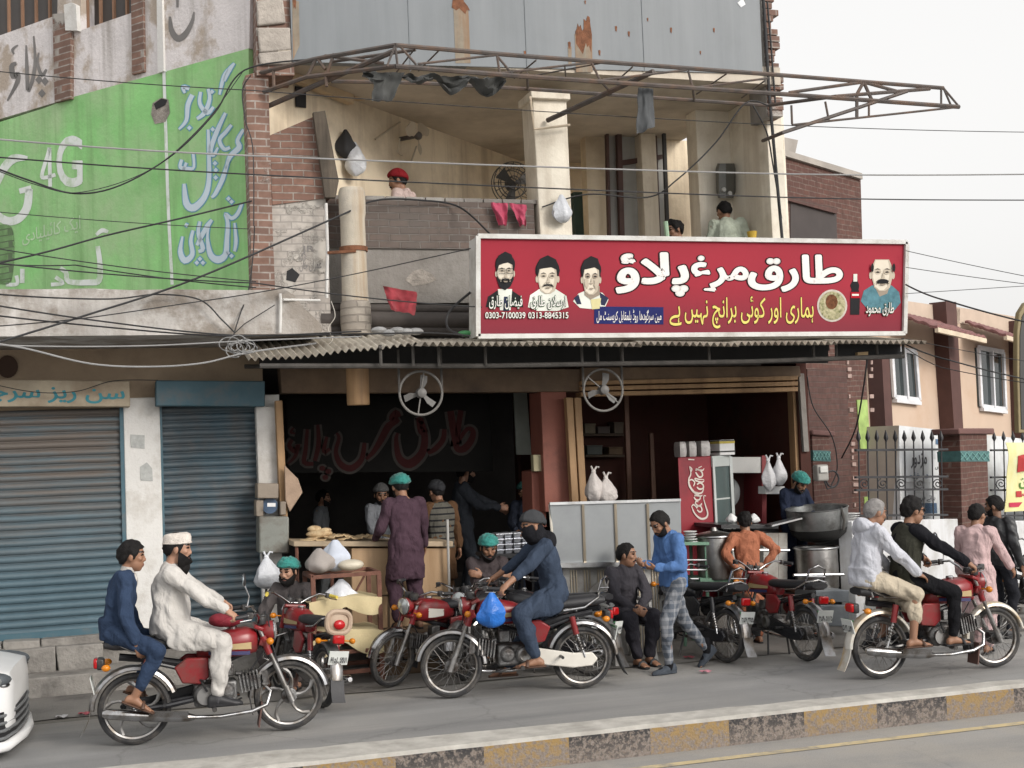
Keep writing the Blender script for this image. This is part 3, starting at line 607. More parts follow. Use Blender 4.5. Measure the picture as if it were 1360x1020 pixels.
panel([(772, 150), (806, 152), (808, 182), (776, 160)], 17.6, .05, mpale, 'sheet_door')

# ---- ground floor of the restaurant
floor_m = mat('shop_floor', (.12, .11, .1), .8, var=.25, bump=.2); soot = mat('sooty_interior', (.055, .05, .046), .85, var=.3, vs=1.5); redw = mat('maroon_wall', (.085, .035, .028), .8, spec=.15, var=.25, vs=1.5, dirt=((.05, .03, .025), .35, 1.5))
xL, xR = P(352, 700, 14.9).x, P(1066, 640, 14.9).x
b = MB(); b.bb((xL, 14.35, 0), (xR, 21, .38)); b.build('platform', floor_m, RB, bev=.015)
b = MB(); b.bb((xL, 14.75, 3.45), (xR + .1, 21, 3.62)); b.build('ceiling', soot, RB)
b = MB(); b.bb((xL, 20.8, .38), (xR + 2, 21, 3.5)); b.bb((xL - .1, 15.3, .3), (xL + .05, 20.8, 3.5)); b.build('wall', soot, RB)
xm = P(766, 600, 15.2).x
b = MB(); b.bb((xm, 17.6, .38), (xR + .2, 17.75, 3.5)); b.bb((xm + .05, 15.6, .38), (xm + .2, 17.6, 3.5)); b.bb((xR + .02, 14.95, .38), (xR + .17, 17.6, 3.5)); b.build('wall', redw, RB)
tan = mat('tan_wood', (.40, .25, .13), .7, var=.2, vs=2, streak=((.24, .14, .07), .35, 4), bump=.2); tand = mat('dark_tan_panel', (.2, .135, .085), .75, var=.25, vs=1.5, dirt=((.1, .07, .05), .4, 1.2))
def fp(pts, Y, d, m, name, bev=.006):
    b = MB(); b.prism([P(x, y, Y) for x, y in pts], (0, d, 0)); return b.build(name, m, RB, bev=bev)
fp([(372, 488), (772, 490), (772, 520), (374, 522)], 14.85, .25, tand, 'shutter_box')
fp([(772, 488), (1062, 486), (1064, 500), (772, 506)], 14.8, .3, tand, 'shutter_box')
for k, y in enumerate((505, 512.5, 520)): fp([(772, y + 1), (1060, y - 6), (1060, y - .5), (772, y + 6.5)], 14.76 + .012 * k, .2, tan, 'shutter_slat')
fp([(340, 540), (366, 540), (372, 660), (376, 900), (352, 900)], 14.84, .3, pl_white, 'pillar')
fp([(366, 532), (375, 532), (384, 725), (374, 725)], 14.7, .12, tan, 'door_post')
fp([(718, 520), (752, 520), (760, 680), (724, 680)], 14.9, .45, mat('red_column_paint', (.3, .105, .075), .7, var=.14, dirt=((.16, .06, .045), .35, 1.5)), 'column', .01)
fp([(706, 626), (724, 622), (726, 700), (708, 700)], 15.1, .4, mat('red_column_paint'), 'column', .01)
for a in (752, 763): fp([(a, 528), (a + 9, 528), (a + 17, 672), (a + 8, 672)], 14.72, .1, tan, 'door_post')
fp([(1052, 496), (1060, 496), (1068, 660), (1059, 660)], 15.0, .15, tan, 'door_post')
fp([(1061, 496), (1068, 496), (1075, 600), (1068, 600)], 14.9, .3, grp, 'pillar')
for pts, Y in (([(829, 525), (835, 525), (840, 668), (834, 668)], 16.2), ([(863, 575), (868, 575), (872, 665), (866, 665)], 17.0)): fp(pts, Y, .06, mat('brown_pipe', (.14, .07, .045), .6), 'post')
fp([(682, 520), (700, 520), (706, 604), (686, 604)], 16.4, .04, mat('hanging_notice', (.22, .235, .21), .8), 'notice_board')
fp([(708, 604), (722, 604), (723, 626), (709, 626)], 14.98, .1, mat('cream_notice', (.38, .34, .22), .8), 'notice_board')
# window pane with the shop name in hollow red letters
YGp = 15.9
b = MB(); b.prism([P(380, 526, YGp), P(650, 526, YGp), P(655, 626, YGp), P(384, 628, YGp)], (0, .02, 0)); gp = b.build('glass_pane', mat('dark_pane', (.011, .0105, .01), .7, spec=.04, bump=0), RB)
GL = [([(598, 546), (602, 570), (606, 592)], [11, 12, 10]), ([(612, 545), (608, 572), (606, 594), (616, 596), (626, 584), (628, 572), (620, 570), (610, 584)], [9, 9, 10, 12, 11, 8, 7, 6]), ([(590, 570), (588, 584), (578, 596), (568, 602)], [7, 9, 9, 5]),
      ([(560, 560), (556, 556), (558, 572), (562, 574), (558, 556), (564, 580), (560, 602), (544, 616), (530, 608), (526, 585), (528, 575)], [6, 8, 8, 8, 8, 11, 13, 15, 11, 7, 4]), ([(530, 554), (526, 548), (520, 556), (528, 558), (516, 566), (506, 584), (496, 600), (486, 610)], [8, 10, 10, 8, 12, 11, 8, 5]),
      ([(484, 588), (480, 610), (466, 622), (452, 616), (446, 600), (450, 582), (447, 575)], [6, 9, 11, 10, 7, 6, 4]), ([(422, 564), (423, 590), (418, 612)], [5, 8, 7]), ([(408, 570), (406, 596), (404, 614), (416, 616)], [5, 7, 8, 6]), ([(434, 580), (430, 600), (438, 596)], [5, 7, 5]), ([(388, 584), (384, 592), (392, 600), (396, 590), (392, 606), (382, 616)], [6, 7, 7, 7, 6, 3]), ([(390, 568), (386, 574), (392, 576)], [3, 4, 3])]
b = MB(); 
for p, w in GL: stroke(b, p, [x + 5 for x in w], q(YGp), NF, .004)
for x, y in ((428, 622), (436, 626), (432, 634)): blobpoly(b, oval(x, y, 7, 6, 12), q(YGp), NF, .004)
b.build('lettering', mat('grey_outline', (.045, .04, .037), .8, bump=0, spec=.05), gp)
b = MB()
for p, w in GL: stroke(b, p, [x * .8 for x in w], q(YGp), NF, .008)
for x, y in ((428, 622), (436, 626), (432, 634)): blobpoly(b, oval(x, y, 4, 3.5, 12), q(YGp), NF, .008)
b.build('lettering', mat('dark_red_letter', (.04, .013, .013), .8, bump=0, spec=.05), gp)
# ================================================================== corrugated awning over the pavement
M_corr = mat('corrugated_sheet', (.5, .46, .39), .75, var=.12, vs=1.5, dirt=((.24, .2, .16), .35, 2.5), streak=None, bump=.15, bs=30)
M_fr = mat('sooty_iron', (.06, .055, .05), .75, var=.35, vs=8, bump=.2)
AW = thing('awning', 'corrugated metal awning on a thin iron frame under the red signboard', 'awning', P(760, 460, 13.2))
def corr(x0, x1, zf, yf, zb, yb, n=4, amp=.018, pitch=.076):
    k = int((x1 - x0) / pitch * 6); vs = []; fs = []
    for i in range(k + 1):
        x = x0 + (x1 - x0) * i / k; d = math.sin(2 * math.pi * x / pitch) * amp
        f = zf(x) if callable(zf) else zf; g = zb(x) if callable(zb) else zb; y = yf(x) if callable(yf) else yf
        vs += [(x, y, f + d), (x, yb, g + d)]
    b = MB(); b.add(vs, [(2 * i, 2 * i + 1, 2 * i + 3, 2 * i + 2) for i in range(k)]); b.add([V(v) - V((0, 0, .006)) for v in vs], [(2 * i + 2, 2 * i + 3, 2 * i + 1, 2 * i) for i in range(k)]); return b
xa = P(330, 477, 13.3).x; xb = P(552, 452, 13.0).x; xc = P(1212, 448, 13.0).x
za, zb2 = P(345, 478, 13.3).z, P(552, 456, 13.0).z
r9 = random.Random(9)
def zl(x):
    t = min(1, max(0, (x - xa) / (xb - xa))); return za + (zb2 - za) * (t ** 1.3) + noise.noise(V((x * 2.2, 0, 3))) * .02
def yl(x): return 13.28 - .26 * min(1, max(0, (x - xa) / (xb - xa)))
corr(xa, xb + .1, zl, yl, lambda x: zl(x) + .42, 14.85).build('sheet', M_corr, AW, smooth=60)
corr(xa + .2, xb - .6, lambda x: zl(x) + .05, lambda x: yl(x) + .35, lambda x: zl(x) + .44, 14.8).build('sheet', mat('corrugated_sheet'), AW, smooth=60)
for i in range(5):
    x0 = xb + (xc - xb) * i / 5; x1 = xb + (xc - xb) * (i + 1) / 5 + .06
    zz = [P(552 + 132 * (i + j), 457 - (2.5 if i + j > 3 else 0), 12.8).z + r9.uniform(-.012, .012) for j in (0, 1)]
    corr(x0, x1, (lambda x, zz=zz, x0=x0, x1=x1: zz[0] + (zz[1] - zz[0]) * (x - x0) / (x1 - x0)), 12.8 + r9.uniform(-.03, .03), zb2 + .22, 14.85, amp=.022, pitch=.085).build('sheet', M_corr, AW, smooth=60)
b = MB(); b.tube([P(345, 486, 13.3), P(640, 486, 13.15), P(1000, 480, 13.1), P(1200, 473, 13.1)], .028, 8); b.tube([P(345, 486, 13.3) + V((0, 1.4, .1)), P(1100, 480, 13.1) + V((0, 1.6, .1))], .025, 8); b.build('rail', M_fr, AW)
for x, ya, yb in ((505, 458, 486), (548, 456, 486), (582, 455, 486), (644, 455, 486), (772, 455, 484), (793, 455, 484), (826, 455, 484), (941, 454, 482), (1080, 452, 478), (1110, 451, 478), (1164, 450, 475), (1199, 449, 473)):
    b = MB(); b.tube([P(x, ya, 13.12), P(x + 1, yb, 13.12)], .017, 6); b.tube([P(x, ya + 3, 13.05), P(x, ya + 3, 13.05) + V((0, 1.75, .2))], .016, 6); b.build('bracket', M_fr, AW)
b = MB()
b.prism([P(350, 489, 14.4), P(1100, 482, 14.4), P(1100, 452, 14.4), P(350, 462, 14.4)], (0, .03, 0)); b.build('back_panel', mat('black_tarred_sheet', (.022, .022, .023), .9), AW)
b = MB(); b.prism([P(1112, 478, 13.2), P(1196, 472, 13.2), P(1196, 455, 13.2), P(1112, 455, 13.2)], (0, .03, 0)); b.build('side_panel', mat('black_tarred_sheet'), AW)
b = MB(); b.prism([P(1139, 468, 13.15), P(1153, 467, 13.15), P(1153, 474, 13.15), P(1139, 475, 13.15)], (0, .1, 0)); b.build('junction_box', mat('tan_box', (.4, .28, .15), .7), AW)

# ================================================================== signboard
YSN = 13.0
SB = thing('shop_signboard', 'wide red signboard with white Urdu lettering and four portraits above the awning', 'signboard', P(912, 449, YSN))
A, B_, C_, D_ = P(634, 447, YSN), P(1200, 443, YSN), P(634, 314, YSN), P(1203, 322, YSN)
Yb = V((0, .32, 0))
b = MB(); b.prism([A + Yb * .1, B_ + Yb * .1, D_ + Yb * .1, C_ + Yb * .1], Yb * .9)
wf = mat('sign_frame', (.6, .6, .58), .6, var=.08, dirt=((.36, .34, .31), .35, 3)); b.build('box', wf, SB)
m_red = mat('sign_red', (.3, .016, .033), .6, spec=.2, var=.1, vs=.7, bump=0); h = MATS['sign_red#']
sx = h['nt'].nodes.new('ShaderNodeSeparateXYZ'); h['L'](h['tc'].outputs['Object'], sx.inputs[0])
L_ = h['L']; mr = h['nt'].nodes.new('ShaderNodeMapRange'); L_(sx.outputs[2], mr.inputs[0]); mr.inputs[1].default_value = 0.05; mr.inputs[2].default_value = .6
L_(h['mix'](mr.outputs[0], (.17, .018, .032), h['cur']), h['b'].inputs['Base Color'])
def s_(x, y): return P(x, y, YSN)
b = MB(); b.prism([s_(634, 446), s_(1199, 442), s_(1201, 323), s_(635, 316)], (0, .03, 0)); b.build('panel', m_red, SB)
for p_, q_ in ((A, B_), (C_, D_), (A, C_), (B_, D_)):
    b = MB(); b.bar(p_ - Yb * .05, q_ - Yb * .05, .05, .045, (0, -1, 0)); b.build('frame', wf, SB)
m_wl = mat('sign_white', (.75, .72, .7), .75, spec=.1, bump=0, var=.05); m_bk = mat('sign_black', (.03, .012, .014), .75, spec=.1, bump=0); m_yl = mat('sign_yellow', (.68, .58, .16), .75, spec=.1, bump=0, var=.08)
m_pk = mat('sign_pale_green', (.55, .62, .5), .75, spec=.1, bump=0, var=.05)
def sgn(txt, box, m, d, bold, name='lettering', bb_=None, slope=0, shear=0, out=None):
    x0, y0, x1, y1 = box; b = MB()
    bb_ = letter(b, txt, (s_(x0, y1 + slope), s_(x1, y1), s_(x0, y0 + slope), s_(x1, y0)), NF, d, bold, shear, 1., bb_)
    b.build(name, m, SB, smooth=0); return bb_
def sgn2(txt, box, m1, m2, b0, b1, d=.004, **k):
    bb_ = None; vs, fs = text_polys(txt, 0, k.get('shear', 0)); xs = [v[0] for v in vs]; ys = [v[1] for v in vs]; bb_ = (min(xs), max(xs), min(ys), max(ys))
    sgn(txt, box, m2, d, b1, bb_=bb_, **k); sgn(txt, box, m1, d + .004, b0, bb_=bb_, **k)
# main title, word by word, right to left
for t, box in (('طارق', (995, 340, 1117, 386)), ('مرغ', (918, 341, 992, 388)), ('پلاؤ', (820, 337, 912, 392))): sgn2(shape(t), box, m_wl, m_bk, .036, .066)
sgn2(shape('ہماری اور کوئی برانچ نہیں ہے'), (889, 394, 1080, 436), m_yl, m_bk, .008, .03)
b = MB(); b.prism([s_(789, 407), s_(881, 408), s_(881, 431), s_(789, 430)], NF * .004); b.build('blue_strip', mat('sign_blue', (.02, .025, .11), .75, spec=.1, bump=0), SB)
sgn(shape('مین سرگودھا روڈ بلمقابل کریسنٹ مل'), (792, 411, 878, 429), m_wl, .01, .006)
for t, box in (('فیضان طارق', (649, 393, 693, 411)), ('ارسلان طارق', (704, 393, 751, 411)), ('طارق محمود', (1149, 402, 1186, 420))): sgn2(shape(t), box, m_wl, mat('sign_green', (.05, .14, .07), .75, spec=.1, bump=0), .008, .05, d=.016)
for t, box in (('0303-7100039', (644, 415, 697, 423)), ('0313-8845315', (701, 415, 754, 423))): sgn2(t, box, m_wl, mat('sign_green'), .01, .05, d=.016)
# printed portraits: flat prints made of tone patches
skin_p = mat('print_skin', (.66, .6, .5), .75, spec=.1, bump=0, var=.05); shade_p = mat('print_shade', (.3, .25, .2), .75, spec=.1, bump=0); hair_p = mat('print_black', (.02, .02, .022), .75, spec=.1, bump=0); shirt_p = mat('print_white', (.66, .68, .62), .75, spec=.1, bump=0); teal_p = mat('print_teal', (.09, .2, .24), .75, spec=.1, bump=0, var=.3, vs=12)
navy_p = mat('print_navy', (.03, .035, .07), .75, spec=.1, bump=0); yel_p = mat('print_cream', (.6, .55, .3), .75, spec=.1, bump=0)
def portrait(layers):
    r_ = thing('x', 'x', 'x') if False else None
    b = MB(); ms = []; 
    for i, (m, pts) in enumerate(layers):
        if m not in ms: ms.append(m)
        b.m(ms.index(m)); blobpoly(b, pts, s_, NF, .004 + .0012 * i)
    return b.build('portrait', ms, SB, smooth=0)
mid_p = mat('print_mid', (.47, .41, .33), .75, spec=.1, bump=0, var=.06)
def face(cx, cy, w, hh, skin=skin_p, hair=True, beard=0, glasses=0, must=1, dark=0):
    L = []; X = lambda u: cx + u * w; Y = lambda v: cy + v * hh
    def rough(pts, a=.02): r_ = random.Random(int(cx)); return [(x + r_.uniform(-a, a) * w, y + r_.uniform(-a, a) * hh) for x, y in pts]
    if hair: L.append((hair_p, rough(oval(cx, Y(-.27), w * .55, hh * .40, 22))))
    for s in (-1, 1): L.append((mid_p, oval(X(s * .48), Y(.02), w * .07, hh * .11, 10)))
    if beard: L.append((hair_p, rough([(X(-.47), Y(-.1)), (X(-.46), Y(.2)), (X(-.3), Y(.46)), (X(0), Y(.58)), (X(.3), Y(.46)), (X(.46), Y(.2)), (X(.47), Y(-.1))], .015)))
    low = .24 if beard else .47
    L.append((mid_p, [(X(-.45), Y(-.2)), (X(-.44), Y(.08)), (X(-.33), Y(low * .8)), (X(-.12), Y(low)), (X(.12), Y(low)), (X(.33), Y(low * .8)), (X(.44), Y(.08)), (X(.45), Y(-.2)), (X(.3), Y(-.44)), (X(-.3), Y(-.44))]))
    L.append((skin, [(X(-.36), Y(-.2)), (X(-.40), Y(.06)), (X(-.29), Y(low * .74)), (X(-.1), Y(low * .95)), (X(.06), Y(low * .95)), (X(.2), Y(low * .74)), (X(.3), Y(.06)), (X(.32), Y(-.2)), (X(.24), Y(-.42)), (X(-.28), Y(-.42))]))
    if hair: L.append((hair_p, rough([(X(-.5), Y(-.05)), (X(-.5), Y(-.35)), (X(-.36), Y(-.6)), (X(0), Y(-.7)), (X(.36), Y(-.6)), (X(.5), Y(-.35)), (X(.5), Y(-.05)), (X(.43), Y(-.1)), (X(.4), Y(-.26)), (X(.15), Y(-.36)), (X(-.1), Y(-.32)), (X(-.36), Y(-.28)), (X(-.43), Y(-.1))], .02)))
    for s in (-1, 1):
        L.append((mid_p if not dark else shade_p, oval(X(s * .19), Y(-.09), w * .15, hh * .085, 12)))
        L.append((hair_p, [(X(s * .06), Y(-.15)), (X(s * .2), Y(-.185)), (X(s * .35), Y(-.14)), (X(s * .2), Y(-.15))]))
        L.append((hair_p, [(X(s * .09), Y(-.07)), (X(s * .19), Y(-.1)), (X(s * .3), Y(-.07)), (X(s * .19), Y(-.05))]))
        L.append((mid_p, [(X(s * .12), Y(.12)), (X(s * .28), Y(.26)), (X(s * .25), Y(.3)), (X(s * .14), Y(.2))]))
        if dark: L.append((mid_p, [(X(s * .14), Y(.02)), (X(s * .38), Y(-.02)), (X(s * .34), Y(.2)), (X(s * .2), Y(.3))]))
    L.append((mid_p, [(X(.02), Y(-.08)), (X(.1), Y(.1)), (X(.02), Y(.13)), (X(-.1), Y(.12)), (X(-.03), Y(.09)), (X(0), Y(-.02))])); L.append((shade_p, [(X(-.11), Y(.125)), (X(.11), Y(.125)), (X(.05), Y(.15)), (X(-.05), Y(.15))]))
    if must: L.append((hair_p, [(X(-.27), Y(.27)), (X(-.18), Y(.19)), (X(0), Y(.175)), (X(.18), Y(.19)), (X(.27), Y(.27)), (X(.12), Y(.235)), (X(0), Y(.225)), (X(-.12), Y(.235))]))
    L.append((shade_p, [(X(-.14), Y(.28)), (X(0), Y(.265)), (X(.14), Y(.28)), (X(.06), Y(.31)), (X(-.06), Y(.31))]))
    if glasses:
        for s in (-1, 1):
            for y_, h_ in ((-.15, .016), (.015, .016)): L.append((hair_p, [(X(s * .05), Y(y_)), (X(s * .38), Y(y_)), (X(s * .38), Y(y_ + h_)), (X(s * .05), Y(y_ + h_))]))
            for x_ in (.04, .37): L.append((hair_p, [(X(s * x_), Y(-.15)), (X(s * (x_ + .02)), Y(-.15)), (X(s * (x_ + .02)), Y(.03)), (X(s * x_), Y(.03))]))
        L.append((hair_p, [(X(-.05), Y(-.1)), (X(.05), Y(-.1)), (X(.05), Y(-.085)), (X(-.05), Y(-.085))]))
    return L
portrait([(hair_p, [(645, 408), (648, 394), (660, 386), (680, 386), (692, 394), (695, 408)]), (shirt_p, [(661, 384), (680, 384), (678, 412), (664, 412)]), (navy_p, [(669, 394), (674, 394), (676, 413), (668, 413)])] + face(670.5, 363, 24, 40, beard=1, glasses=1))
portrait([(shirt_p, [(701, 408), (704, 392), (716, 384), (738, 384), (752, 393), (755, 408), (740, 413), (714, 413)])] + face(727, 370, 29, 43, must=1))
portrait([(shirt_p, [(761, 400), (768, 390), (780, 385), (800, 389), (808, 398), (804, 407), (792, 411), (770, 409)]), (navy_p, [(796, 388), (808, 396), (803, 406), (798, 405)]), (navy_p, [(762, 396), (768, 391), (772, 404), (766, 404)]), (yel_p, [(784, 398), (798, 396), (796, 410), (786, 411)]), (shade_p, [(776, 380), (796, 380), (796, 392), (784, 398), (776, 392)])] + face(784.5, 371, 25, 44, must=0, dark=1))
portrait([(teal_p, [(1143, 400), (1147, 386), (1158, 379), (1184, 379), (1194, 388), (1196, 402), (1188, 412), (1170, 416), (1152, 411)]), (shade_p, [(1160, 378), (1182, 378), (1178, 390), (1168, 394)])] + face(1171, 365, 31, 46, hair=False, must=1, dark=0) + [(hair_p, oval(1171, 374, 8, 3, 12)), (hair_p, oval(1157, 356, 2, 6, 8)), (hair_p, oval(1185.5, 356, 2, 6, 8))])
b = MB(); b.m(0); blobpoly(b, [(1129, 418), (1129, 392), (1131, 385), (1129, 379), (1133, 371), (1133, 365), (1138, 365), (1138, 371), (1141, 379), (1140, 385), (1142, 392), (1141, 418)], s_, NF, .005); b.m(1); blobpoly(b, [(1129.5, 388), (1141.5, 388), (1141.5, 396), (1129.5, 396)], s_, NF, .008); b.m(2); blobpoly(b, [(1133, 364), (1138, 364), (1138, 374), (1133, 374)], s_, NF, .008); blobpoly(b, [(1131, 390.5), (1140, 390.5), (1140, 393), (1131, 393)], s_, NF, .011); b.build('bottle_print', [hair_p, mat('print_red', (.35, .01, .02), .75, spec=.1, bump=0), shirt_p], SB, smooth=0)
b = MB(); blobpoly(b, oval(1105, 406, 20, 21.5, 28), s_, NF, .004); o = b.build('plate_print', mat('print_rim', (.5, .45, .4), .75, spec=.1, bump=0, var=.2, vs=20), SB, smooth=0)
b = MB(); blobpoly(b, oval(1105, 406, 17.5, 19, 28), s_, NF, .007); b.build('rice_print', mat('print_rice', (.2, .2, .1), .75, spec=.1, var=.5, vs=30, dirt=((.5, .45, .3), .45, 22), bump=0), o, smooth=0)
b = MB(); blobpoly(b, oval(1104, 401, 8, 10, 14), s_, NF, .01); b.build('meat_print', mat('print_meat', (.14, .06, .03), .75, spec=.1, var=.5, vs=20, bump=0), o, smooth=0)

# ================================================================== steel lattice canopy
M_tr = mat('truss_steel', (.085, .072, .066), .7, var=.3, vs=6, dirt=((.15, .09, .06), .3, 4))
TR = thing('lattice_canopy', 'bare rusty steel lattice canopy frame jutting out beyond the balcony to the right', 'canopy frame', P(525, 90, 12.9))
YT = 12.7
def chord(pts, r=.024, name='chord'):
    b = MB(); b.tube(pts, r, 6); b.build(name, M_tr, TR)
T = lambda x, y: P(x, y, YT)
Lr = lambda x, y: P(x, y, 14.0 - 1.3 * (x - 345) / 180)
chord([Lr(345, 97), Lr(420, 78), T(525, 60)]); chord([Lr(350, 122), Lr(408, 102), T(525, 88)]); chord([T(525, 60), T(690, 74), T(1040, 100), T(1253, 117)]); chord([T(525, 88), T(690, 101), T(1040, 125), T(1274, 142)], .026)
R2 = lambda x, y: P(x, y, 13.6)
chord([R2(440, 108), R2(555, 110), R2(700, 118), R2(1020, 140), T(1110, 128), T(1235, 118)], .022)
chord([T(1052, 166), T(1136, 157), T(1274, 142)], .014); chord([R2(1013, 187), T(1040, 176), T(1140, 143), T(1205, 121)], .022)
def brace(p, q, r=.016):
    b = MB(); b.tube([p, q], r, 6); b.build('brace', M_tr, TR)
for x0, y0, x1, y1 in ((525, 60, 514, 88), (525, 60, 528, 88), (531, 61, 553, 86), (660, 74, 664, 98), (660, 74, 680, 98), (786, 84, 797, 107), (914, 94, 920, 117), (660, 73, 555, 85), (786, 83, 665, 97), (912, 93, 800, 106), (1020, 104, 925, 116), (1147, 109, 1048, 123), (1147, 109, 1137, 127), (1147, 109, 1158, 133), (1147, 109, 1194, 122), (1250, 117, 1250, 143), (1253, 117, 1263, 140), (1138, 128, 1138, 157), (1154, 132, 1154, 155), (1096, 135, 1101, 161), (1051, 140, 1052, 165), (1253, 117, 1274, 142)): brace(T(x0, y0), T(x1, y1), .02 if x0 == 1138 or x0 == 1147 else .013)
for x0, y0, x1, y1 in ((420, 78, 408, 102), (444, 71, 434, 98), (421, 77, 432, 92), (363, 93, 364, 118), (432, 96, 434, 115)): brace(Lr(x0, y0), Lr(x1, y1), .018)
for x0, y0, x1, y1 in ((553, 62, 525, 88), (583, 67, 556, 84), (712, 80, 683, 94), (750, 87, 752, 98), (840, 89, 815, 101), (965, 98, 925, 115), (1016, 107, 985, 120), (797, 84, 690, 94)): brace(T(x0, y0), R2(x1, y1 + 10), .009)
brace(P(356, 141, 14.1), T(523, 68), .028); brace(P(727, 160, 14.2), T(868, 95), .03); brace(T(700, 98), R2(701, 118), .014); brace(T(920, 118), R2(922, 133), .014); brace(T(797, 107), R2(812, 124), .014)
brace(P(431, 74, 13.4), P(510, 84, 13.2), .018); brace(P(440, 82, 13.5), P(552, 66, 12.9), .018)
b = MB(); b.tube([P(704, 128, 14.15), P(709, 172, 14.15), P(757, 166, 14.15)], .016, 6); b.build('strap', mat('cream_pipe', (.5, .42, .32), .7), TR)

def cloth(name, pts, Y, m, label, cat, amp=.04, th=.008, fold=9, group=None, parent=None, seed=0, nu=20, nv=14):
    """hanging cloth: pts = four photo corners (top-left, top-right, bottom-right, bottom-left)"""
    a, b_, c, d = [V(p) for p in pts]
    def f(u, v):
        x = (a * (1 - u) + b_ * u) * (1 - v) + (d * (1 - u) + c * u) * v
        p = P(x.x, x.y, Y); w = math.sin(u * fold + seed + 1.5 * math.sin(v * 3 + seed)) * amp * (.35 + .65 * v)
        return p + V((noise.noise(V((u * 3, v * 3, seed))) * .02, w + noise.noise(V((u * 5, v * 4, seed + 7))) * amp * .7, noise.noise(V((u * 4, v * 2, seed + 3))) * .025 * v))
    b = MB(); b.grid(f, nu, nv, th=(0, th, 0))
    if parent: return b.build(name, m, parent)
    return b.solo(name, m, label, cat, group)
tarp = mat('grey_tarpaulin', (.06, .062, .06), .85, var=.3, vs=4, sheen=.1); tarp2 = mat('dark_grey_cloth', (.075, .08, .085), .9, var=.25, vs=4)
def sag(y0, dips):
    pass
b = MB(); segs = ((482, 98, 540, 104, 10), (535, 98, 570, 100, 8), (560, 95, 620, 100, 20), (600, 98, 668, 104, 22)); 
def tf(u, v):
    x = 482 + 190 * u; top = 96 + 8 * u; dip = [10, 8, 20, 22][min(3, int(u * 4))] * abs(math.sin(u * 4 * math.pi)) + 4
    y = top + dip * v; p = P(x, y, 12.95 + .25 * math.sin(v * 3 + u * 20) * .3); return p + V((0, noise.noise(V((u * 14, v * 3, 1))) * .12, noise.noise(V((u * 20, v * 3, 4))) * .03))
b.grid(tf, 60, 8, th=(0, .01, 0)); b.solo('tarpaulin', tarp, 'bunched dark tarpaulin sagging in folds from the lattice canopy', 'tarpaulin')
cloth('tarpaulin_flap', [(497, 96), (538, 96), (520, 134), (494, 134)], 12.85, tarp, 'dark triangular flap of tarpaulin hanging from the left half of the lattice', 'tarpaulin', .03)
cloth('cloth', [(848, 116), (868, 118), (871, 168), (846, 178)], 12.8, tarp2, 'dark grey cloth hung over the lattice canopy right of the pillar', 'cloth', .03, fold=7)
pink = mat('pink_cloth', (.42, .055, .11), .85, var=.2, vs=8, sheen=.2); redc = mat('red_cloth', (.25, .025, .035), .85, var=.25, vs=8, sheen=.2)
cloth('cloth', [(652, 269), (674, 270), (673, 298), (663, 299)], 14.2, pink, 'pink cloth hanging on the brick parapet, left of a pair', 'cloth', .03, seed=2)
cloth('cloth', [(676, 270), (699, 272), (699, 299), (690, 299)], 14.2, pink, 'pink cloth hanging on the brick parapet, right of a pair', 'cloth', .03, seed=5)
cloth('cloth', [(509, 380), (553, 388), (552, 418), (519, 412)], 13.55, redc, 'dark red cloth slung over the cables beside the drain column', 'cloth', .04, seed=4)

# ================================================================== neighbours on the right
d2 = V((.87, .493, 0)).normalized(); n2 = V((d2.y, -d2.x, 0))
brk = brick('maroon_brick', (.13, .06, .047), (.095, .046, .039), (.17, .125, .105), bw=.24, bh=.08, bump=.5); brkd = brick('dark_and_shaded_brick', (.12, .06, .05), (.085, .045, .04), (.1, .07, .06), bump=.5)
conc_t = mat('concrete_coping', (.34, .31, .28), .9, var=.15)
tp = P(1143, 235, 17.2); tpn = n2
def tw(x, y): return PL(x, y, tp, n2)
BT = thing('brick_building', 'dark red brick building with a flat roof rising behind the right end of the signboard', 'building', tw(1110, 690))
BT_o = OFF[BT.name]
def wp(pts, pt, th, m, name, parent, n=None, bev=0, push=0.):
    n = n or n2; b = MB(); Q = []
    for p in pts:
        w_ = pt(*p) - CAM; Q.append(CAM + w_ * ((w_.dot(n) + push) / w_.dot(n)))
    b.prism(Q, -n * th); return b.build(name, m, parent, bev=bev)
wp([(1036, 203), (1143, 236), (1148, 420), (1164, 900), (1072, 900), (1060, 420)], tw, .4, brk, 'wall', BT)
wp([(1020, 192), (1145, 230), (1146, 238), (1020, 200)], tw, .5, conc_t, 'coping', BT, push=.06)
wp([(1010, 176), (1060, 186), (1056, 205), (1010, 195)], lambda x, y: PL(x, y, tp - n2 * 1.0, n2), .3, conc_t, 'parapet', BT)
wp([(1050, 268), (1111, 284), (1112, 330), (1050, 330)], tw, .05, mat('window_recess', (.05, .04, .038), .7, bump=0), 'window', BT, push=.01)
wp([(1046, 258), (1112, 276), (1112, 284), (1046, 266)], tw, .1, brkd, 'lintel', BT, push=.06)
wp([(1072, 490), (1124, 488), (1134, 700), (1136, 900), (1084, 900)], tw, .04, brkd, 'recess_shade', BT, push=.02)  # shade of the set-back face painted as a sheet of darker brick
r = random.Random(4)
for y in range(470, 700, 9):
    if r.random() < .6:
        for xx_, s in ((1123 + (y - 470) * .05, 1), (1157 + (y - 470) * .03, -1)):
            w = r.choice((2, 3, 5, 7)); b = MB(); b.prism([tw(*p) + n2 * .025 for p in ((xx_, y), (xx_ + s * w, y), (xx_ + s * w, y + 5), (xx_, y + 5))], -n2 * .02); b.build('pale_brick', mat('pale_brick_end', (.36, .26, .23), .9, var=.25, vs=9), BT)
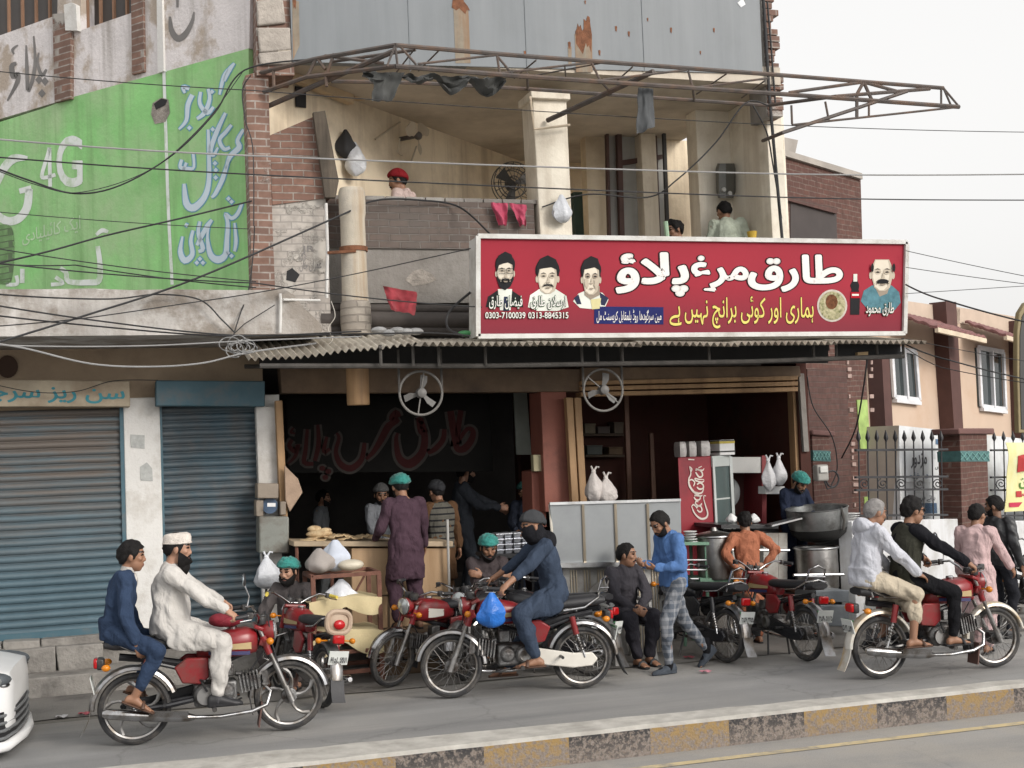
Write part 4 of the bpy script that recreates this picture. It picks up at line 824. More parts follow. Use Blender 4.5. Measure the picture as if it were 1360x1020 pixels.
for i in range(1):
    wp([(1138, 531), (1152, 531), (1156, 596), (1143, 596)], tw, .01, mat('green_patch_paint', (.3, .42, .13), .85, var=.3, vs=5), 'painted_patch', BT, push=.014); wp([(1148, 660), (1160, 659), (1162, 681), (1149, 682)], tw, .01, mat('green_patch_paint'), 'painted_patch', BT, push=.014)
# peach building
pp = P(1250, 480, 22.0)
def pw(x, y): return PL(x, y, pp, n2)
PB = thing('peach_building', 'peach coloured two storey house with maroon piers and a tiled eave', 'building', pw(1260, 700))
peach = mat('peach_plaster', (.56, .43, .335), .88, var=.05, vs=.6, dirt=((.5, .35, .25), .3, .7), bump=.1); mar = mat('maroon_plaster', (.09, .042, .036), .8, var=.15, bump=.1); beige = mat('beige_plaster', (.5, .4, .32), .88, var=.08)
wp([(1150, 398), (1700, 500), (1700, 900), (1160, 900)], pw, 6, peach, 'wall', PB)
wp([(1192, 398), (1275, 410), (1275, 430), (1192, 418)], pw, .5, beige, 'parapet', PB, push=.02); wp([(1267, 407), (1600, 462), (1600, 486), (1268, 428)], pw, .5, beige, 'parapet', PB, push=.02)
for pts in ([(1171, 470), (1181, 473), (1186, 566), (1176, 566)], [(1256, 400), (1270, 401), (1280, 580), (1268, 580)], [(1356, 425), (1366, 425), (1372, 590), (1362, 590)]): wp(pts, pw, .35, mar, 'pier', PB, push=.3)
til = mat('maroon_tile', (.2, .09, .085), .7, var=.25, vs=6)
for x0, y0, x1, y1 in ((1180, 415, 1247, 431), (1275, 427, 1340, 446), (1365, 450, 1600, 508)):
    b = MB(); a, c2 = pw(x0, y0), pw(x1, y1); Ln = (c2 - a).length; k = max(6, int(Ln / .22))
    def rf(u, v, a=a, c2=c2, k=k): return a.lerp(c2, u) + n2 * (.1 + .85 * v) + V((0, 0, -.36 * v + .035 * abs(math.sin(u * k * math.pi)) + .02 * math.sin(v * 20)))
    b.grid(rf, k * 6, 12, th=(0, 0, -.05)); b.build('eave_tiles', til, PB, smooth=50)
    b = MB(); b.bar(a + n2 * .93 + V((0, 0, -.42)), c2 + n2 * .93 + V((0, 0, -.42)), .07, .09); b.build('fascia', mat('cream_fascia', (.6, .5, .38), .8), PB)
wf2 = mat('white_window_frame', (.68, .69, .72), .5, bump=0); gls = glassy('window_glass', (.03, .04, .042), .06)
for pts in ([(1180, 462), (1212, 468), (1217, 532), (1184, 528)], [(1296, 462), (1329, 468), (1332, 544), (1300, 540)]):
    o = wp(pts, pw, .06, gls, 'window', PB, push=.03)
    b = MB(); q4 = [pw(*p) + n2 * .06 for p in pts]
    for i in range(4): b.bar(q4[i], q4[(i + 1) % 4], .1, .05, n2)
    b.bar(q4[0].lerp(q4[1], .5), q4[3].lerp(q4[2], .5), .07, .08, n2); b.bar(q4[3] + V((0, 0, -.06)), q4[2] + V((0, 0, -.06)), .1, .07); b.build('frame', wf2, o)
# white yard wall with printed notices
wq = P(1260, 690, 17.4)
def ww(x, y): return PL(x, y, wq, n2)
WW = thing('yard_wall', 'white boundary wall with pasted notices behind the railing', 'wall', ww(1230, 700))
wl = mat('white_yard_wall', (.66, .68, .7), .85, var=.06, vs=1, dirt=((.45, .45, .44), .3, 1.5)); wp([(1194, 565), (1260, 572), (1480, 596), (1480, 900), (1200, 900)], ww, .3, wl, 'wall', WW)
sp = ww(1196, 690)
b = MB(); d3 = V((-.55, .83, 0)); a = ww(1194, 565); a2 = ww(1201, 900); b.prism([a, a2, a2 + d3 * 3.4, a + d3 * 3.4], V((.1, .1, 0))); b.build('side_wall', mat('beige_plaster_side', (.42, .37, .32), .88, var=.1), WW)
def note(pts, m, name='notice', txt=()):
    o = wp(pts, ww, .004, m, name, WW, push=.008)
    for t, bx, mm in txt: b = MB(); letter(b, t, pxc(*bx, ww), n2, .014, .012); b.build('lettering', mm, o)
pap = mat('notice_paper', (.72, .74, .76), .8, bump=0); nb = mat('notice_blue', (.08, .15, .26), .7, bump=0); nk = mat('notice_black', (.06, .06, .07), .7, bump=0)
note([(1203, 596), (1234, 598), (1236, 640), (1204, 640)], pap, txt=((shape('مزدور'), (1209, 602, 1230, 622), nk), (shape('داخلہ'), (1206, 627, 1232, 635), nb))); note([(1238, 610), (1256, 611), (1257, 646), (1239, 645)], pap, txt=((shape('نوٹس'), (1241, 616, 1254, 624), nk),))
note([(1204, 655), (1244, 656), (1246, 684), (1206, 684)], pap, txt=((shape('برائے فروخت'), (1208, 658, 1241, 666), nk),)); note([(1205, 668), (1244, 668), (1245, 682), (1206, 682)], nb, 'blue_notice')
note([(1243, 583), (1258, 585), (1258, 592), (1243, 590)], nb, 'blue_notice')
# iron railing between brick gate piers
fq = P(1258, 690, 15.6)
def fw(x, y): return PL(x, y, fq, n2)
iron = mat('black_iron', (.03, .03, .034), .6, var=.3, bump=0)
def brick_pier(pts, cap, band, label, fw=fw):
    base = fw((pts[2][0] + pts[3][0]) / 2, pts[2][1]); t = thing('gate_pier', label, 'pier', base, 'brick gate piers')
    b = MB(); b.prism([fw(*p) + n2 * .02 for p in pts], -n2 * .34); b.build('shaft', brk, t, bev=.006)
    b = MB(); b.prism([fw(*p) + n2 * .07 for p in cap], -n2 * .44); b.build('cap', mat('maroon_cap', (.13, .065, .058), .85, var=.2), t, bev=.02)
    b = MB(); b.prism([fw(*p) + n2 * .03 for p in band], -n2 * .36); bo = b.build('tile_band', mat('teal_tile', (.06, .15, .15), .5, var=.25, vs=12), t)
    b = MB(); x0, x1, y0, y1 = band[0][0], band[1][0], band[0][1], band[2][1]; k = 5
    for i in range(k):
        for pq in (((0, 0), (1, 1)), ((0, 1), (1, 0))):
            e = [(x0 + (x1 - x0) * (i + u) / k, y0 + (y1 - y0) * (.15 + .7 * v)) for u, v in pq]; b.bar(fw(*e[0]) + n2 * .035, fw(*e[1]) + n2 * .035, .012, .012, n2)
    b.build('tile_pattern', mat('teal_tile_light', (.14, .3, .28), .5), bo)
brick_pier([(1273, 576), (1309, 576), (1316, 820), (1280, 820)], [(1268, 569), (1315, 569), (1315, 577), (1268, 577)], [(1273, 599), (1311, 599), (1312, 613), (1274, 613)], 'brick gate pier with a teal tile band between the two railings')
brick_pier([(1077, 578), (1100, 580), (1110, 860), (1087, 860)], [(1074, 571), (1104, 573), (1104, 580), (1074, 578)], [(1077, 598), (1100, 599), (1101, 613), (1078, 612)], 'brick gate pier with an electricity meter on it beside the shop', lambda x, y: PL(x, y, P(1090, 690, 16.0), n2))
lowm = mat('low_wall_white', (.62, .63, .65), .85, var=.08, vs=1, dirt=((.4, .39, .37), .35, 1.6), streak=((.45, .44, .42), .3, 4))
def low_wall(x0, x1, label):
    b = MB(); pts = [(x0, 692), (x1, 689), (x1 + 12, 900), (x0 + 10, 900)]; b.prism([fw(*p) + n2 * .1 for p in pts], -n2 * .2)
    b.solo('low_wall', lowm, label, 'wall', 'low walls under the railings', bev=.01)
low_wall(1122, 1263, 'low white wall under the railing left of the brick gate pier'); low_wall(1314, 1560, 'low white wall under the railing right of the brick gate pier')
def railing(x0, x1, n, label, scroll=True):
    t = thing('railing', label, 'railing', fw((x0 + x1) / 2, 690), 'iron railings')
    b = MB()
    for y in (598, 634, 651, 685): b.bar(fw(x0, y), fw(x1, y - (x1 - x0) * .01), .03, .035, n2)
    b.build('rail', iron, t)
    for i in range(n):
        x = x0 + (x1 - x0) * (i + .5) / n; b = MB(); b.tube([fw(x, 690), fw(x - 2, 583)], .010, 6)
        c = fw(x - 2, 581); b.lathe([(.01, -.06), (.035, -.01), (.03, .02), (.004, .1)], c, 6); b.build('picket', iron, t)
    if scroll:
        for i in range(n // 2):
            x = x0 + (x1 - x0) * (i + .5) / (n // 2); pts = []
            for k in range(22):
                a = k / 21 * 4.2 * math.pi / 2 * 1.6; rr_ = 1.2 + 6 * k / 21; pts.append(fw(x + rr_ * math.cos(a) * 1.0, 642.5 + rr_ * math.sin(a) * (1 if i % 2 else -1)))
            b = MB(); b.tube(pts, .009, 5); b.build('scroll', iron, t)
railing(1136, 1258, 10, 'black iron spear railing left of the brick gate pier'); railing(1316, 1480, 13, 'black iron spear railing right of the brick gate pier, behind the yellow banner')
# banner on the right railing
b = MB(); 
def bf(u, v): return fw(1330 + 66 * u, 588 + (92 - 4 * u) * v) + n2 * (.07 + .03 * math.sin(u * 7 + v * 4) + .03 * math.sin(v * 9) * (1 - v))
b.grid(bf, 16, 20, th=-n2 * .006); bn = b.solo('banner', mat('yellow_banner', (.66, .62, .3), .75, var=.05, dirt=((.62, .66, .45), .4, 1.5)), 'pale yellow banner with red print tied to the right railing', 'banner')
OFF[bn.name] = V(bn.location)
def bw(x, y): u = (x - 1330) / 66; v = (y - 588) / 92; return bf(u, v)
for pts, m in (([(1341, 606), (1375, 598), (1378, 622), (1346, 628)], mat('banner_red', (.4, .03, .03), .7, bump=0)), ([(1346, 610), (1354, 608), (1356, 622), (1348, 624)], mat('banner_green', (.08, .2, .03), .7, bump=0)), ([(1335, 668), (1396, 668), (1396, 676), (1336, 674)], mat('banner_crimson', (.5, .03, .08), .7, bump=0)), ([(1345, 653), (1352, 653), (1352, 661), (1345, 661)], mat('banner_red'))):
    b = MB(); blobpoly(b, pts, bw, n2, .012); b.build('print', m, bn, smooth=0)
b = MB(); letter(b, shape('جشن'), (bw(1350, 650), bw(1378, 650), bw(1350, 633), bw(1378, 633)), n2, .014, .02); b.build('lettering', mat('banner_green'), bn)
b = MB(); letter(b, shape('مبارک'), (bw(1352, 662), bw(1382, 662), bw(1354, 653), bw(1382, 653)), n2, .014, .012); b.build('lettering', mat('banner_crimson'), bn)
# tall round-headed board at the right edge, on its post
t = thing('roadside_board', 'dark round-headed board with an olive rim on a post at the right edge', 'board', P(1388, 830, 13.2))
b = MB(); b.prism([P(x, y, 13.2) for x, y in [(1353, 575), (1351, 500), (1351, 440), (1354, 415), (1362, 402), (1380, 395), (1400, 402), (1410, 430), (1412, 575)]], (0, .08, 0)); b.build('rim', mat('olive_rim', (.24, .19, .1), .6), t, bev=.01)
b = MB(); b.prism([P(x, y, 13.19) for x, y in [(1357, 570), (1355, 500), (1355, 445), (1358, 420), (1365, 408), (1380, 402), (1396, 408), (1404, 432), (1406, 570)]], (0, .03, 0)); b.build('face', mat('board_black', (.03, .03, .03), .5, bump=0), t)
b = MB(); b.tube([P(1382, 572, 13.24), P(1388, 830, 13.24)], .05, 10); b.build('post', M_fr, t)

# ================================================================== cables
cab = mat('black_cable'); cabg = mat('grey_cable', (.25, .25, .25), .7, bump=0)
def wire(pts, r=.009, sagz=0., m=None, label='', group='overhead cables', dep=True):
    """pts: (x, y, Y) photo points with their distance"""
    p = [P(*a) for a in pts]; o = []
    for i in range(len(p) - 1):
        n = 14
        for k in range(n):
            t = k / n; v = p[i].lerp(p[i + 1], t); v.z -= sagz * 4 * t * (1 - t); o.append(v)
    o.append(p[-1])
    if len(p) > 3 and not sagz:       # smooth curve through many points
        o = []
        for i in range(len(p) - 1):
            a, b_, c, d = p[max(0, i - 1)], p[i], p[i + 1], p[min(len(p) - 1, i + 2)]
            for k in range(8):
                t = k / 8; o.append(.5 * ((2 * b_) + (c - a) * t + (2 * a - 5 * b_ + 4 * c - d) * t * t + (3 * b_ - a - 3 * c + d) * t ** 3))
        o.append(p[-1])
    b = MB(); b.tube(o, r * .72, 6); return b.solo('cable', m or cab, label, 'cable', group)
wire([(-40, 91, 12.6), (335, 120, 12.6), (1010, 165, 13.2), (1420, 176, 14)], .007, .02, label='thin cable crossing highest, over the top of the green wall and the lattice brace')
wire([(-40, 182, 12), (314, 206, 12), (1040, 231, 12.2), (1420, 231, 12.4)], .012, 0, m=cabg, label='pale grey cable crossing in front of the balcony pillar, upper of two')
wire([(-40, 206, 12.0), (340, 232, 12.0), (1040, 262, 12.2), (1420, 266, 12.4)], .010, 0, label='black cable crossing in front of the balcony pillar, lower of two')
wire([(-40, 210, 13), (40, 240, 13.4), (100, 257, 13.6), (160, 246, 13.8), (230, 205, 13.9), (285, 150, 13.95), (325, 93, 13.9), (420, 78, 13.6)], .013, label='thick black cable swooping low across the green wall up to its top corner')
wire([(-40, 212, 13.1), (50, 246, 13.4), (110, 255, 13.6), (200, 225, 13.8), (270, 165, 13.95), (322, 96, 13.9)], .007, label='thin cable twisted along the swooping thick one on the green wall')
wire([(-40, 358, 12.8), (60, 335, 13), (140, 313, 13.2), (240, 290, 13.4), (334, 267, 14)], .014, label='black cable rising over the lower half of the green wall')
wire([(-40, 466, 12.5), (110, 420, 13), (260, 370, 13.3), (450, 287, 13.8), (500, 266, 14.1), (560, 266, 14.2), (610, 275, 14.2), (652, 312, 13.6)], .016, label='thickest black cable rising from the lower left over the slab to the parapet')
wire([(-40, 324, 12.6), (340, 374, 13.2)], .008, .03, label='thin cable across the Urdu column of the green wall, upper one'); wire([(-40, 345, 12.6), (340, 376, 13.3), (640, 408, 13.0)], .01, .03, label='black cable running low over the green wall to the signboard edge')
wire([(-40, 278, 12.6), (330, 304, 13.6)], .006, .02, label='hair thin cable crossing the middle of the green wall'); wire([(-40, 347, 12.7), (100, 352, 12.9), (340, 382, 13.3)], .009, .02, label='cable skimming the top edge of the terrace slab')
wire([(-40, 388, 12.5), (60, 395, 13), (150, 397, 13.3), (210, 391, 13.4), (265, 398, 13.4), (295, 425, 13.4), (312, 442, 13.4)], .012, label='black cable laid along the slab face and dropping at its right')
wire([(-40, 400, 12.5), (115, 424, 13), (290, 444, 13.3), (420, 445, 13.3), (560, 442, 13.1), (625, 446, 12.9)], .012, label='cable drooping along the foot of the slab towards the awning'); wire([(-40, 415, 12.4), (115, 432, 13.1), (300, 446, 13.3), (480, 440, 13.2)], .012, label='second cable drooping along the foot of the slab')
wire([(-40, 436, 12.6), (100, 424, 13), (240, 404, 13.2), (345, 388, 13.3), (480, 362, 13.6), (625, 330, 13.0)], .009, label='cable slanting up from the slab to the top corner of the signboard')
wire([(-40, 452, 12.5), (30, 462, 12.7), (120, 483, 12.9), (200, 487, 13), (270, 482, 13.1), (330, 468, 13.2), (420, 456, 13.3)], .013, m=cabg, label='grey cable hanging in a shallow curve below the slab'); wire([(-40, 456, 12.6), (60, 460, 12.8), (200, 459, 13), (340, 452, 13.2), (480, 447, 13.2)], .010, m=cabg, label='grey cable tied with white clips under the slab')
wire([(-40, 503, 14.6), (40, 520, 14.6), (100, 520, 14.6), (150, 506, 14.7), (210, 505, 14.7)], .007, label='thin cable looping over the cream fascia board')
wire([(1020, 140, 13.5), (990, 137, 13.5), (950, 190, 13.6), (900, 238, 13.7), (860, 262, 13.9), (780, 258, 14.1), (720, 275, 14.2)], .013, label='black cable swinging down from the lattice across the balcony opening'); wire([(1000, 140, 13.5), (1018, 175, 13.5), (1026, 215, 13.7), (1038, 290, 13.9)], .013, label='black cable dropping beside the right wall of the balcony')
wire([(1203, 378, 12.9), (1260, 400, 12), (1420, 440, 11)], .013, .02, label='thick black cable from the right edge of the signboard into the sky'); wire([(1203, 333, 12.9), (1420, 378, 12)], .006, .01, label='thin cable from the signboard top right into the sky'); wire([(1203, 355, 12.9), (1420, 384, 12)], .006, .01, label='thin cable below the topmost one right of the signboard')
wire([(1203, 390, 12.9), (1420, 376, 13)], .006, .0, label='thin cable rising to the right above the peach house'); wire([(1200, 456, 13), (1260, 478, 12.6), (1420, 515, 12)], .013, .02, label='thick cable crossing the peach house below its eave'); wire([(1203, 462, 13), (1250, 488, 12.7), (1420, 516, 12)], .008, .02, label='cable sagging below the thick one over the peach house'); wire([(1203, 450, 13), (1420, 488, 12.4)], .006, .02, label='thin cable just under the eave of the peach house')
wire([(1152, 476, 13.1), (1146, 520, 13.3), (1136, 570, 14), (1118, 608, 15.0)], .014, label='black cable dropping from the awning end to the meter'); wire([(1072, 500, 14.7), (1080, 540, 14.8), (1105, 580, 15.0), (1112, 620, 15.1), (1104, 645, 15.1)], .011, label='black cable hanging down the brick pier to the meter')
wire([(365, 405, 13.4), (325, 430, 13.4), (312, 442, 13.4)], .008, label='short cable tied to the slab end'); wire([(338, 300, 13.9), (336, 340, 13.9), (330, 385, 13.6), (318, 420, 13.45), (310, 446, 13.4)], .010, label='cable running down the corner of the green wall'); wire([(333, 100, 13.9), (322, 120, 13.95), (326, 160, 13.98), (336, 200, 13.95), (337, 300, 13.9)], .009, label='cable looping at the top corner of the green wall')
wire([(625, 388, 13.2), (600, 410, 13.3), (593, 425, 13.3), (597, 438, 13.2), (615, 446, 13.0)], .02, label='fat black hose curled beside the signboard')
b = MB(); r = random.Random(8)
for k in range(7):
    c = (315 + r.uniform(-10, 18), 460 + r.uniform(-4, 5)); rx, ry = r.uniform(10, 22), r.uniform(6, 12); b.tube([P(c[0] + rx * math.cos(a * .4), c[1] + ry * math.sin(a * .4), 13.2 + r.uniform(-.03, .03)) for a in range(16)], .006, 5, closed=True)
b.solo('cable_coil', cabg, 'tangle of coiled grey cable hanging at the left end of the awning', 'cable coil')
wire([(440, 400, 13.6), (445, 420, 13.5), (436, 436, 13.5), (442, 450, 13.4), (436, 458, 13.4)], .006, m=mat('pale_string', (.5, .47, .42), .9, bump=0), label='pale string dangling beside the drain column')
# ================================================================== motorcycles (built in their own frame: x forward, wheels on z = 0)
chrome = mat('chrome', (.5, .5, .51), .2, 1, var=.1, dirt=((.22, .19, .16), .36, 9), bump=0); alu = mat('dull_aluminium', (.33, .325, .32), .42, .9, var=.15, dirt=((.16, .14, .12), .35, 9), bump=0)
tyre_m = mat('tyre_rubber', (.03, .03, .032), .85, var=.3, dirt=((.1, .09, .08), .35, 8), bump=.3); blkm = mat('black_paint', (.025, .025, .027), .4, bump=0, var=.2, dirt=((.08, .07, .06), .3, 7)); vinyl = mat('black_vinyl', (.022, .022, .025), .55, var=.2, bump=.2)
engm = mat('engine_metal', (.2, .2, .2), .5, .8, var=.35, vs=10, dirt=((.05, .04, .035), .45, 8), bump=.3); rimm = mat('dull_rim', (.36, .35, .34), .34, .9, var=.2, dirt=((.16, .13, .1), .42, 9), bump=0); redp = mat('bike_red', (.22, .014, .018), .32, var=.12, dirt=((.12, .06, .05), .3, 6), bump=0); blackp = mat('bike_black', (.02, .02, .023), .25, var=.1, bump=0)
fendm = mat('fender_silver', (.4, .405, .42), .32, .85, var=.12, dirt=((.2, .17, .14), .42, 6), bump=0); lens_r = mat('red_lens', (.4, .008, .01), .15, bump=0); lens_o = mat('orange_lens', (.6, .2, .01), .15, bump=0); lens_c = mat('clear_lens', (.4, .42, .42), .1, .5, bump=0)
plate_m = mat('plate_white', (.6, .62, .6), .5, var=.08, bump=0); plate_g = mat('plate_green', (.06, .25, .1), .5, bump=0); plate_t = mat('plate_text', (.03, .03, .035), .6, bump=0); mirror_m = mat('mirror_glass', (.75, .8, .85), .04, 1, var=0, bump=0); goldl = mat('decal_gold', (.4, .3, .15), .5, bump=0); navy = mat('decal_navy', (.03, .03, .1), .5, bump=0); yelg = mat('yellow_grip', (.6, .48, .08), .6, bump=0); whitep = mat('decal_white', (.65, .62, .56), .5, bump=0, var=.1)
NY = V((0, 1, 0))
def wheel(root, cx, r, name, alloy=False, w=.034):
    b = MB(); prof = [(r - .05, -w * .55), (r - .03, -w), (r - .008, -w * .7), (r, 0), (r - .008, w * .7), (r - .03, w), (r - .05, w * .55)]
    b.lathe(prof, (cx, 0, r), 40, 'y', cap=False); o = b.build(name, tyre_m, root)
    b = MB(); b.lathe([(r - .048, -w * .6), (r - .062, -w * .5), (r - .068, 0), (r - .062, w * .5), (r - .048, w * .6)], (cx, 0, r), 40, 'y', cap=False); b.build('rim', rimm, o)
    b = MB(); b.lathe([(.02, -.075), (.028, -.05), (.062, -.045), (.066, 0), (.062, .045), (.028, .05), (.02, .075)], (cx, 0, r), 20, 'y'); b.build('hub', engm, o)
    b = MB()
    if alloy:
        for k in range(5):
            a = k * 1.2566; pts = [(cx + (.05 + (r - .11) * t) * math.cos(a + .5 * t * t), 0, r + (.05 + (r - .11) * t) * math.sin(a + .5 * t * t)) for t in (0, .25, .5, .75, 1)]; b.tube(pts, [.02, .015, .013, .015, .022], 6)
    else:
        for k in range(32):
            a = 2 * math.pi * k / 32; c = a + (.55 if k % 2 else -.55); s = .035 if k % 4 < 2 else -.035
            b.tube([(cx + .06 * math.cos(c), s, r + .06 * math.sin(c)), (cx + (r - .064) * math.cos(a), s * .15, r + (r - .064) * math.sin(a))], .0022, 4, cap=False)
    b.build('spokes', alu, o); return o
def arc_fender(root, cx, cz, r, a0, a1, w, m, name, n=18):
    b = MB(); rings = []
    for i in range(n + 1):
        a = R_(a0 + (a1 - a0) * i / n); ring = []
        for t, d in ((-1, -.022), (-.85, 0), (-.4, .012), (0, .016), (.4, .012), (.85, 0), (1, -.022), (.8, -.03), (0, .008), (-.8, -.03)):
            ring.append((cx + (r + d) * math.cos(a), t * w, cz + (r + d) * math.sin(a)))
        rings.append(ring)
    b.loft(rings); return b.build(name, m, root)
def superloft(root, name, m, secs, ny=16, sub=None):
    """secs: (x, zc, halfheight, halfwidth) superellipse sections along x"""
    b = MB(); rings = []
    for x, zc, hh, hw in secs:
        ring = []
        for j in range(ny):
            a = 2 * math.pi * j / ny; c, s = math.cos(a), math.sin(a); ring.append((x, hw * math.copysign(abs(c) ** .7, c), zc + hh * math.copysign(abs(s) ** .7, s)))
        rings.append(ring)
    b.loft(rings); return b.build(name, m, root, smooth=60)
def motorcycle(label, paint=redp, alloy=False, steer=0, mirrors=True, plate='LEA 2847', rack=False, box=None, guard=True, fender=fendm, grips=None, decal=True, white_cover=False, carrier=False, group='motorcycles', tailtan=False, legguard=False, flap=True, cream=False):
    t = thing('motorcycle', label, 'motorcycle', (0, 0, 0), group); r = .285; wb = 1.22; hf = wb / 2
    wheel(t, -hf, r, 'rear_wheel', alloy, .038); 
    # steering assembly pivots about the head
    head = V((.37, 0, .80)); ax = V((hf + .0, 0, r)); M = Matrix.Translation(head) @ Matrix.Rotation(steer, 4, V((-.42, 0, .9)).normalized()) @ Matrix.Translation(-head)
    def st(o):
        if steer:
            o.data.transform(M)
        return o
    def b_st(b, name, m, par, **k): return st(b.build(name, m, par, **k))
    w = wheel(t, hf, r, 'front_wheel', alloy, .034)
    if steer:
        for o in [w] + list(w.children): o.data.transform(M)
    for s in (-1, 1):
        b = MB(); b.tube([(ax.x, s * .082, r), (.5, s * .082, .56)], .022, 10); b.tube([(.5, s * .082, .56), (.375, s * .082, .86)], .017, 10); b.tube([(ax.x + .02, s * .082, r - .04), (ax.x - .03, s * .082, r + .09)], .026, 10); b_st(b, 'fork_leg', alu if s else alu, t)
    b = MB(); b.box((.375, 0, .86), (.08, .22, .03), ry=.4); b.box((.42, 0, .73), (.09, .21, .05), ry=.4); b_st(b, 'fork_yoke', paint, t, bev=.008)
    for s in (-1, 1):
        b = MB(); b.tube([(.405, s * .085, .79), (.435, s * .085, .70), (.455, s * .085, .645)], .028, 10); b_st(b, 'fork_cover', paint, t)
    st(arc_fender(t, hf, r, r + .035, 12, 178, .05, fender, 'front_fender'))
    if flap:
        b = MB(); a = R_(184); b.grid(lambda u, v: (hf - (r + .035) + .02 * v, (u - .5) * .1, r - .0 - .13 * v), 2, 3, th=(.006, 0, 0)); b_st(b, 'mud_flap', vinyl, t)
    b = MB(); b.lathe([(.01, -.1), (.05, -.085), (.078, -.03), (.085, .02), (.083, .03)], (.47, 0, .82), 20, 'x'); hl = b_st(b, 'headlight', blackp if not decal else paint, t)
    b = MB(); b.lathe([(.08, .025), (.082, .034), (.06, .05), (.0, .056)], (.47, 0, .82), 20, 'x', cap=False); b_st(b, 'lens', lens_c, hl); b = MB(); b.torus((.5, 0, .82), .082, .007, 'x', 24, 6); b_st(b, 'bezel', chrome, hl)
    b = MB(); b.lathe([(.045, -.03), (.05, 0), (.045, .03), (.0, .033)], (.41, .05, .92), 16, 'z'); b.lathe([(.035, -.03), (.04, 0), (.036, .028), (.0, .03)], (.4, -.05, .915), 16, 'z'); b_st(b, 'instrument', blkm, t)
    hb = [(.20, .36, .985), (.27, .335, .99), (.35, .25, 1.0), (.375, .15, .955), (.375, .06, .9), (.375, -.06, .9), (.375, -.15, .955), (.35, -.25, 1.0), (.27, -.335, .99), (.20, -.36, .985)]
    b = MB(); b.tube(hb, .0115, 10); hbo = b_st(b, 'handlebar', chrome, t)
    for s in (-1, 1):
        b = MB(); b.tube([(.17, s * .373, .983), (.215, s * .357, .985), (.27, s * .337, .99)], [.017, .018, .019], 10); b_st(b, 'grip', grips or vinyl, hbo)
        b = MB(); b.tube([(.30, s * .31, .985), (.30, s * .345, .96), (.21, s * .385, .955)], .006, 6); b_st(b, 'lever', chrome, hbo); b = MB(); b.box((.295, s * .315, .99), (.05, .04, .05)); b_st(b, 'switch', blkm, hbo, bev=.008)
        b = MB(); b.tube([(.43, s * .08, .76), (.45, s * .16, .76)], .008, 6); b.ell((.455, s * .19, .76), (.03, .035, .03), 10, 8); b_st(b, 'indicator', lens_o, t)
        if mirrors is True or mirrors == s:
            b = MB(); b.tube([(.31, s * .29, .995), (.33, s * .31, 1.08), (.3, s * .37, 1.17)], .006, 6); mi = b_st(b, 'mirror', chrome, t); b = MB(); b.ell((.3, s * .39, 1.21), (.014, .045, .06), 14, 8); b_st(b, 'mirror_back', blkm, mi); b = MB(); b.ell((.293, s * .39, 1.21), (.012, .038, .052), 14, 8); b_st(b, 'mirror_glass', mirror_m, mi)
    b = MB(); b.tube([(.36, .02, .9), (.44, .05, .98), (.46, .06, .7), (.3, .03, .5)], .006, 6); b.tube([(.36, -.03, .9), (.45, -.07, .97), (.48, -.06, .72), (.57, -.05, .4)], .006, 6); b_st(b, 'control_cable', vinyl, t)
    # frame, tank, seat
    b = MB(); b.tube([(.39, 0, .84), (.43, 0, .69)], .032, 10); b.tube([(.42, 0, .72), (.1, 0, .60), (-.1, 0, .54), (-.14, 0, .34)], .025, 8); b.tube([(-.1, 0, .58), (-.45, 0, .66), (-.72, 0, .7)], .03, 8)
    for s in (-1, 1): b.tube([(-.12, s * .06, .33), (-.35, s * .085, .3), (-hf, s * .085, r)], .02, 8); b.tube([(-.15, s * .08, .55), (-.5, s * .1, .66)], .016, 8)
    b.build('frame', blackp, t)
    tk = superloft(t, 'fuel_tank', paint, [(.37, .745, .05, .05), (.355, .75, .09, .09), (.28, .755, .115, .125), (.15, .75, .115, .13), (.02, .735, .1, .115), (-.08, .715, .075, .085), (-.12, .705, .05, .06)])
    b = MB(); b.lathe([(.035, 0), (.038, .015), (.03, .026), (0, .028)], (.17, 0, .862), 14); b.build('tank_cap', chrome, tk)
    if cream:
        for s in (-1, 1): b = MB(); b.grid(lambda u, v, s=s: (.26 - .2 * u, s * (.134 - .010 * abs(u - .4) * 3 + .003), .69 + .1 * v * (1 - .3 * u)), 8, 4); b.build('tank_badge', whitep, tk)
    elif decal:
        for s in (-1, 1):
            b = MB(); b.grid(lambda u, v, s=s: (.31 - .36 * u, s * (.134 - .012 * abs(u - .35) * 3 + .003), .70 + .055 * v * (1 - .5 * u) + .02 * u), 10, 3); b.build('tank_decal', goldl, tk)
            b = MB(); b.grid(lambda u, v, s=s: (.30 - .33 * u, s * (.131 - .012 * abs(u - .35) * 3 + .002), .655 + .03 * v + .02 * u), 10, 2); b.build('tank_stripe', navy, tk)
    superloft(t, 'seat', vinyl, [(.0, .765, .03, .06), (-.04, .78, .045, .1), (-.15, .785, .045, .125), (-.35, .79, .05, .135), (-.55, .80, .052, .135), (-.76, .81, .05, .125), (-.83, .81, .03, .1)])
    b = MB(); rr_ = [(-.42, .15, .74), (-.62, .155, .76), (-.76, .13, .84), (-.80, .0, .87), (-.76, -.13, .84), (-.62, -.155, .76), (-.42, -.15, .74)]; b.tube(rr_, .01, 8)
    if rack: b.tube([(-.72, .12, .76), (-.78, .1, .98), (-.79, 0, 1.02), (-.78, -.1, .98), (-.72, -.12, .76)], .011, 8); b.tube([(-.76, .11, .9), (-.77, -.11, .9)], .008, 6)
    b.build('grab_rail', chrome, t)
    for s in (-1, 1):
        b = MB(); b.prism([(-.03, s * .1, .66), (-.03, s * .1, .5), (-.1, s * .1, .45), (-.24, s * .105, .47), (-.3, s * .105, .6), (-.2, s * .105, .67)], (0, s * .03, 0)); b.build('side_cover', paint, t, bev=.012)
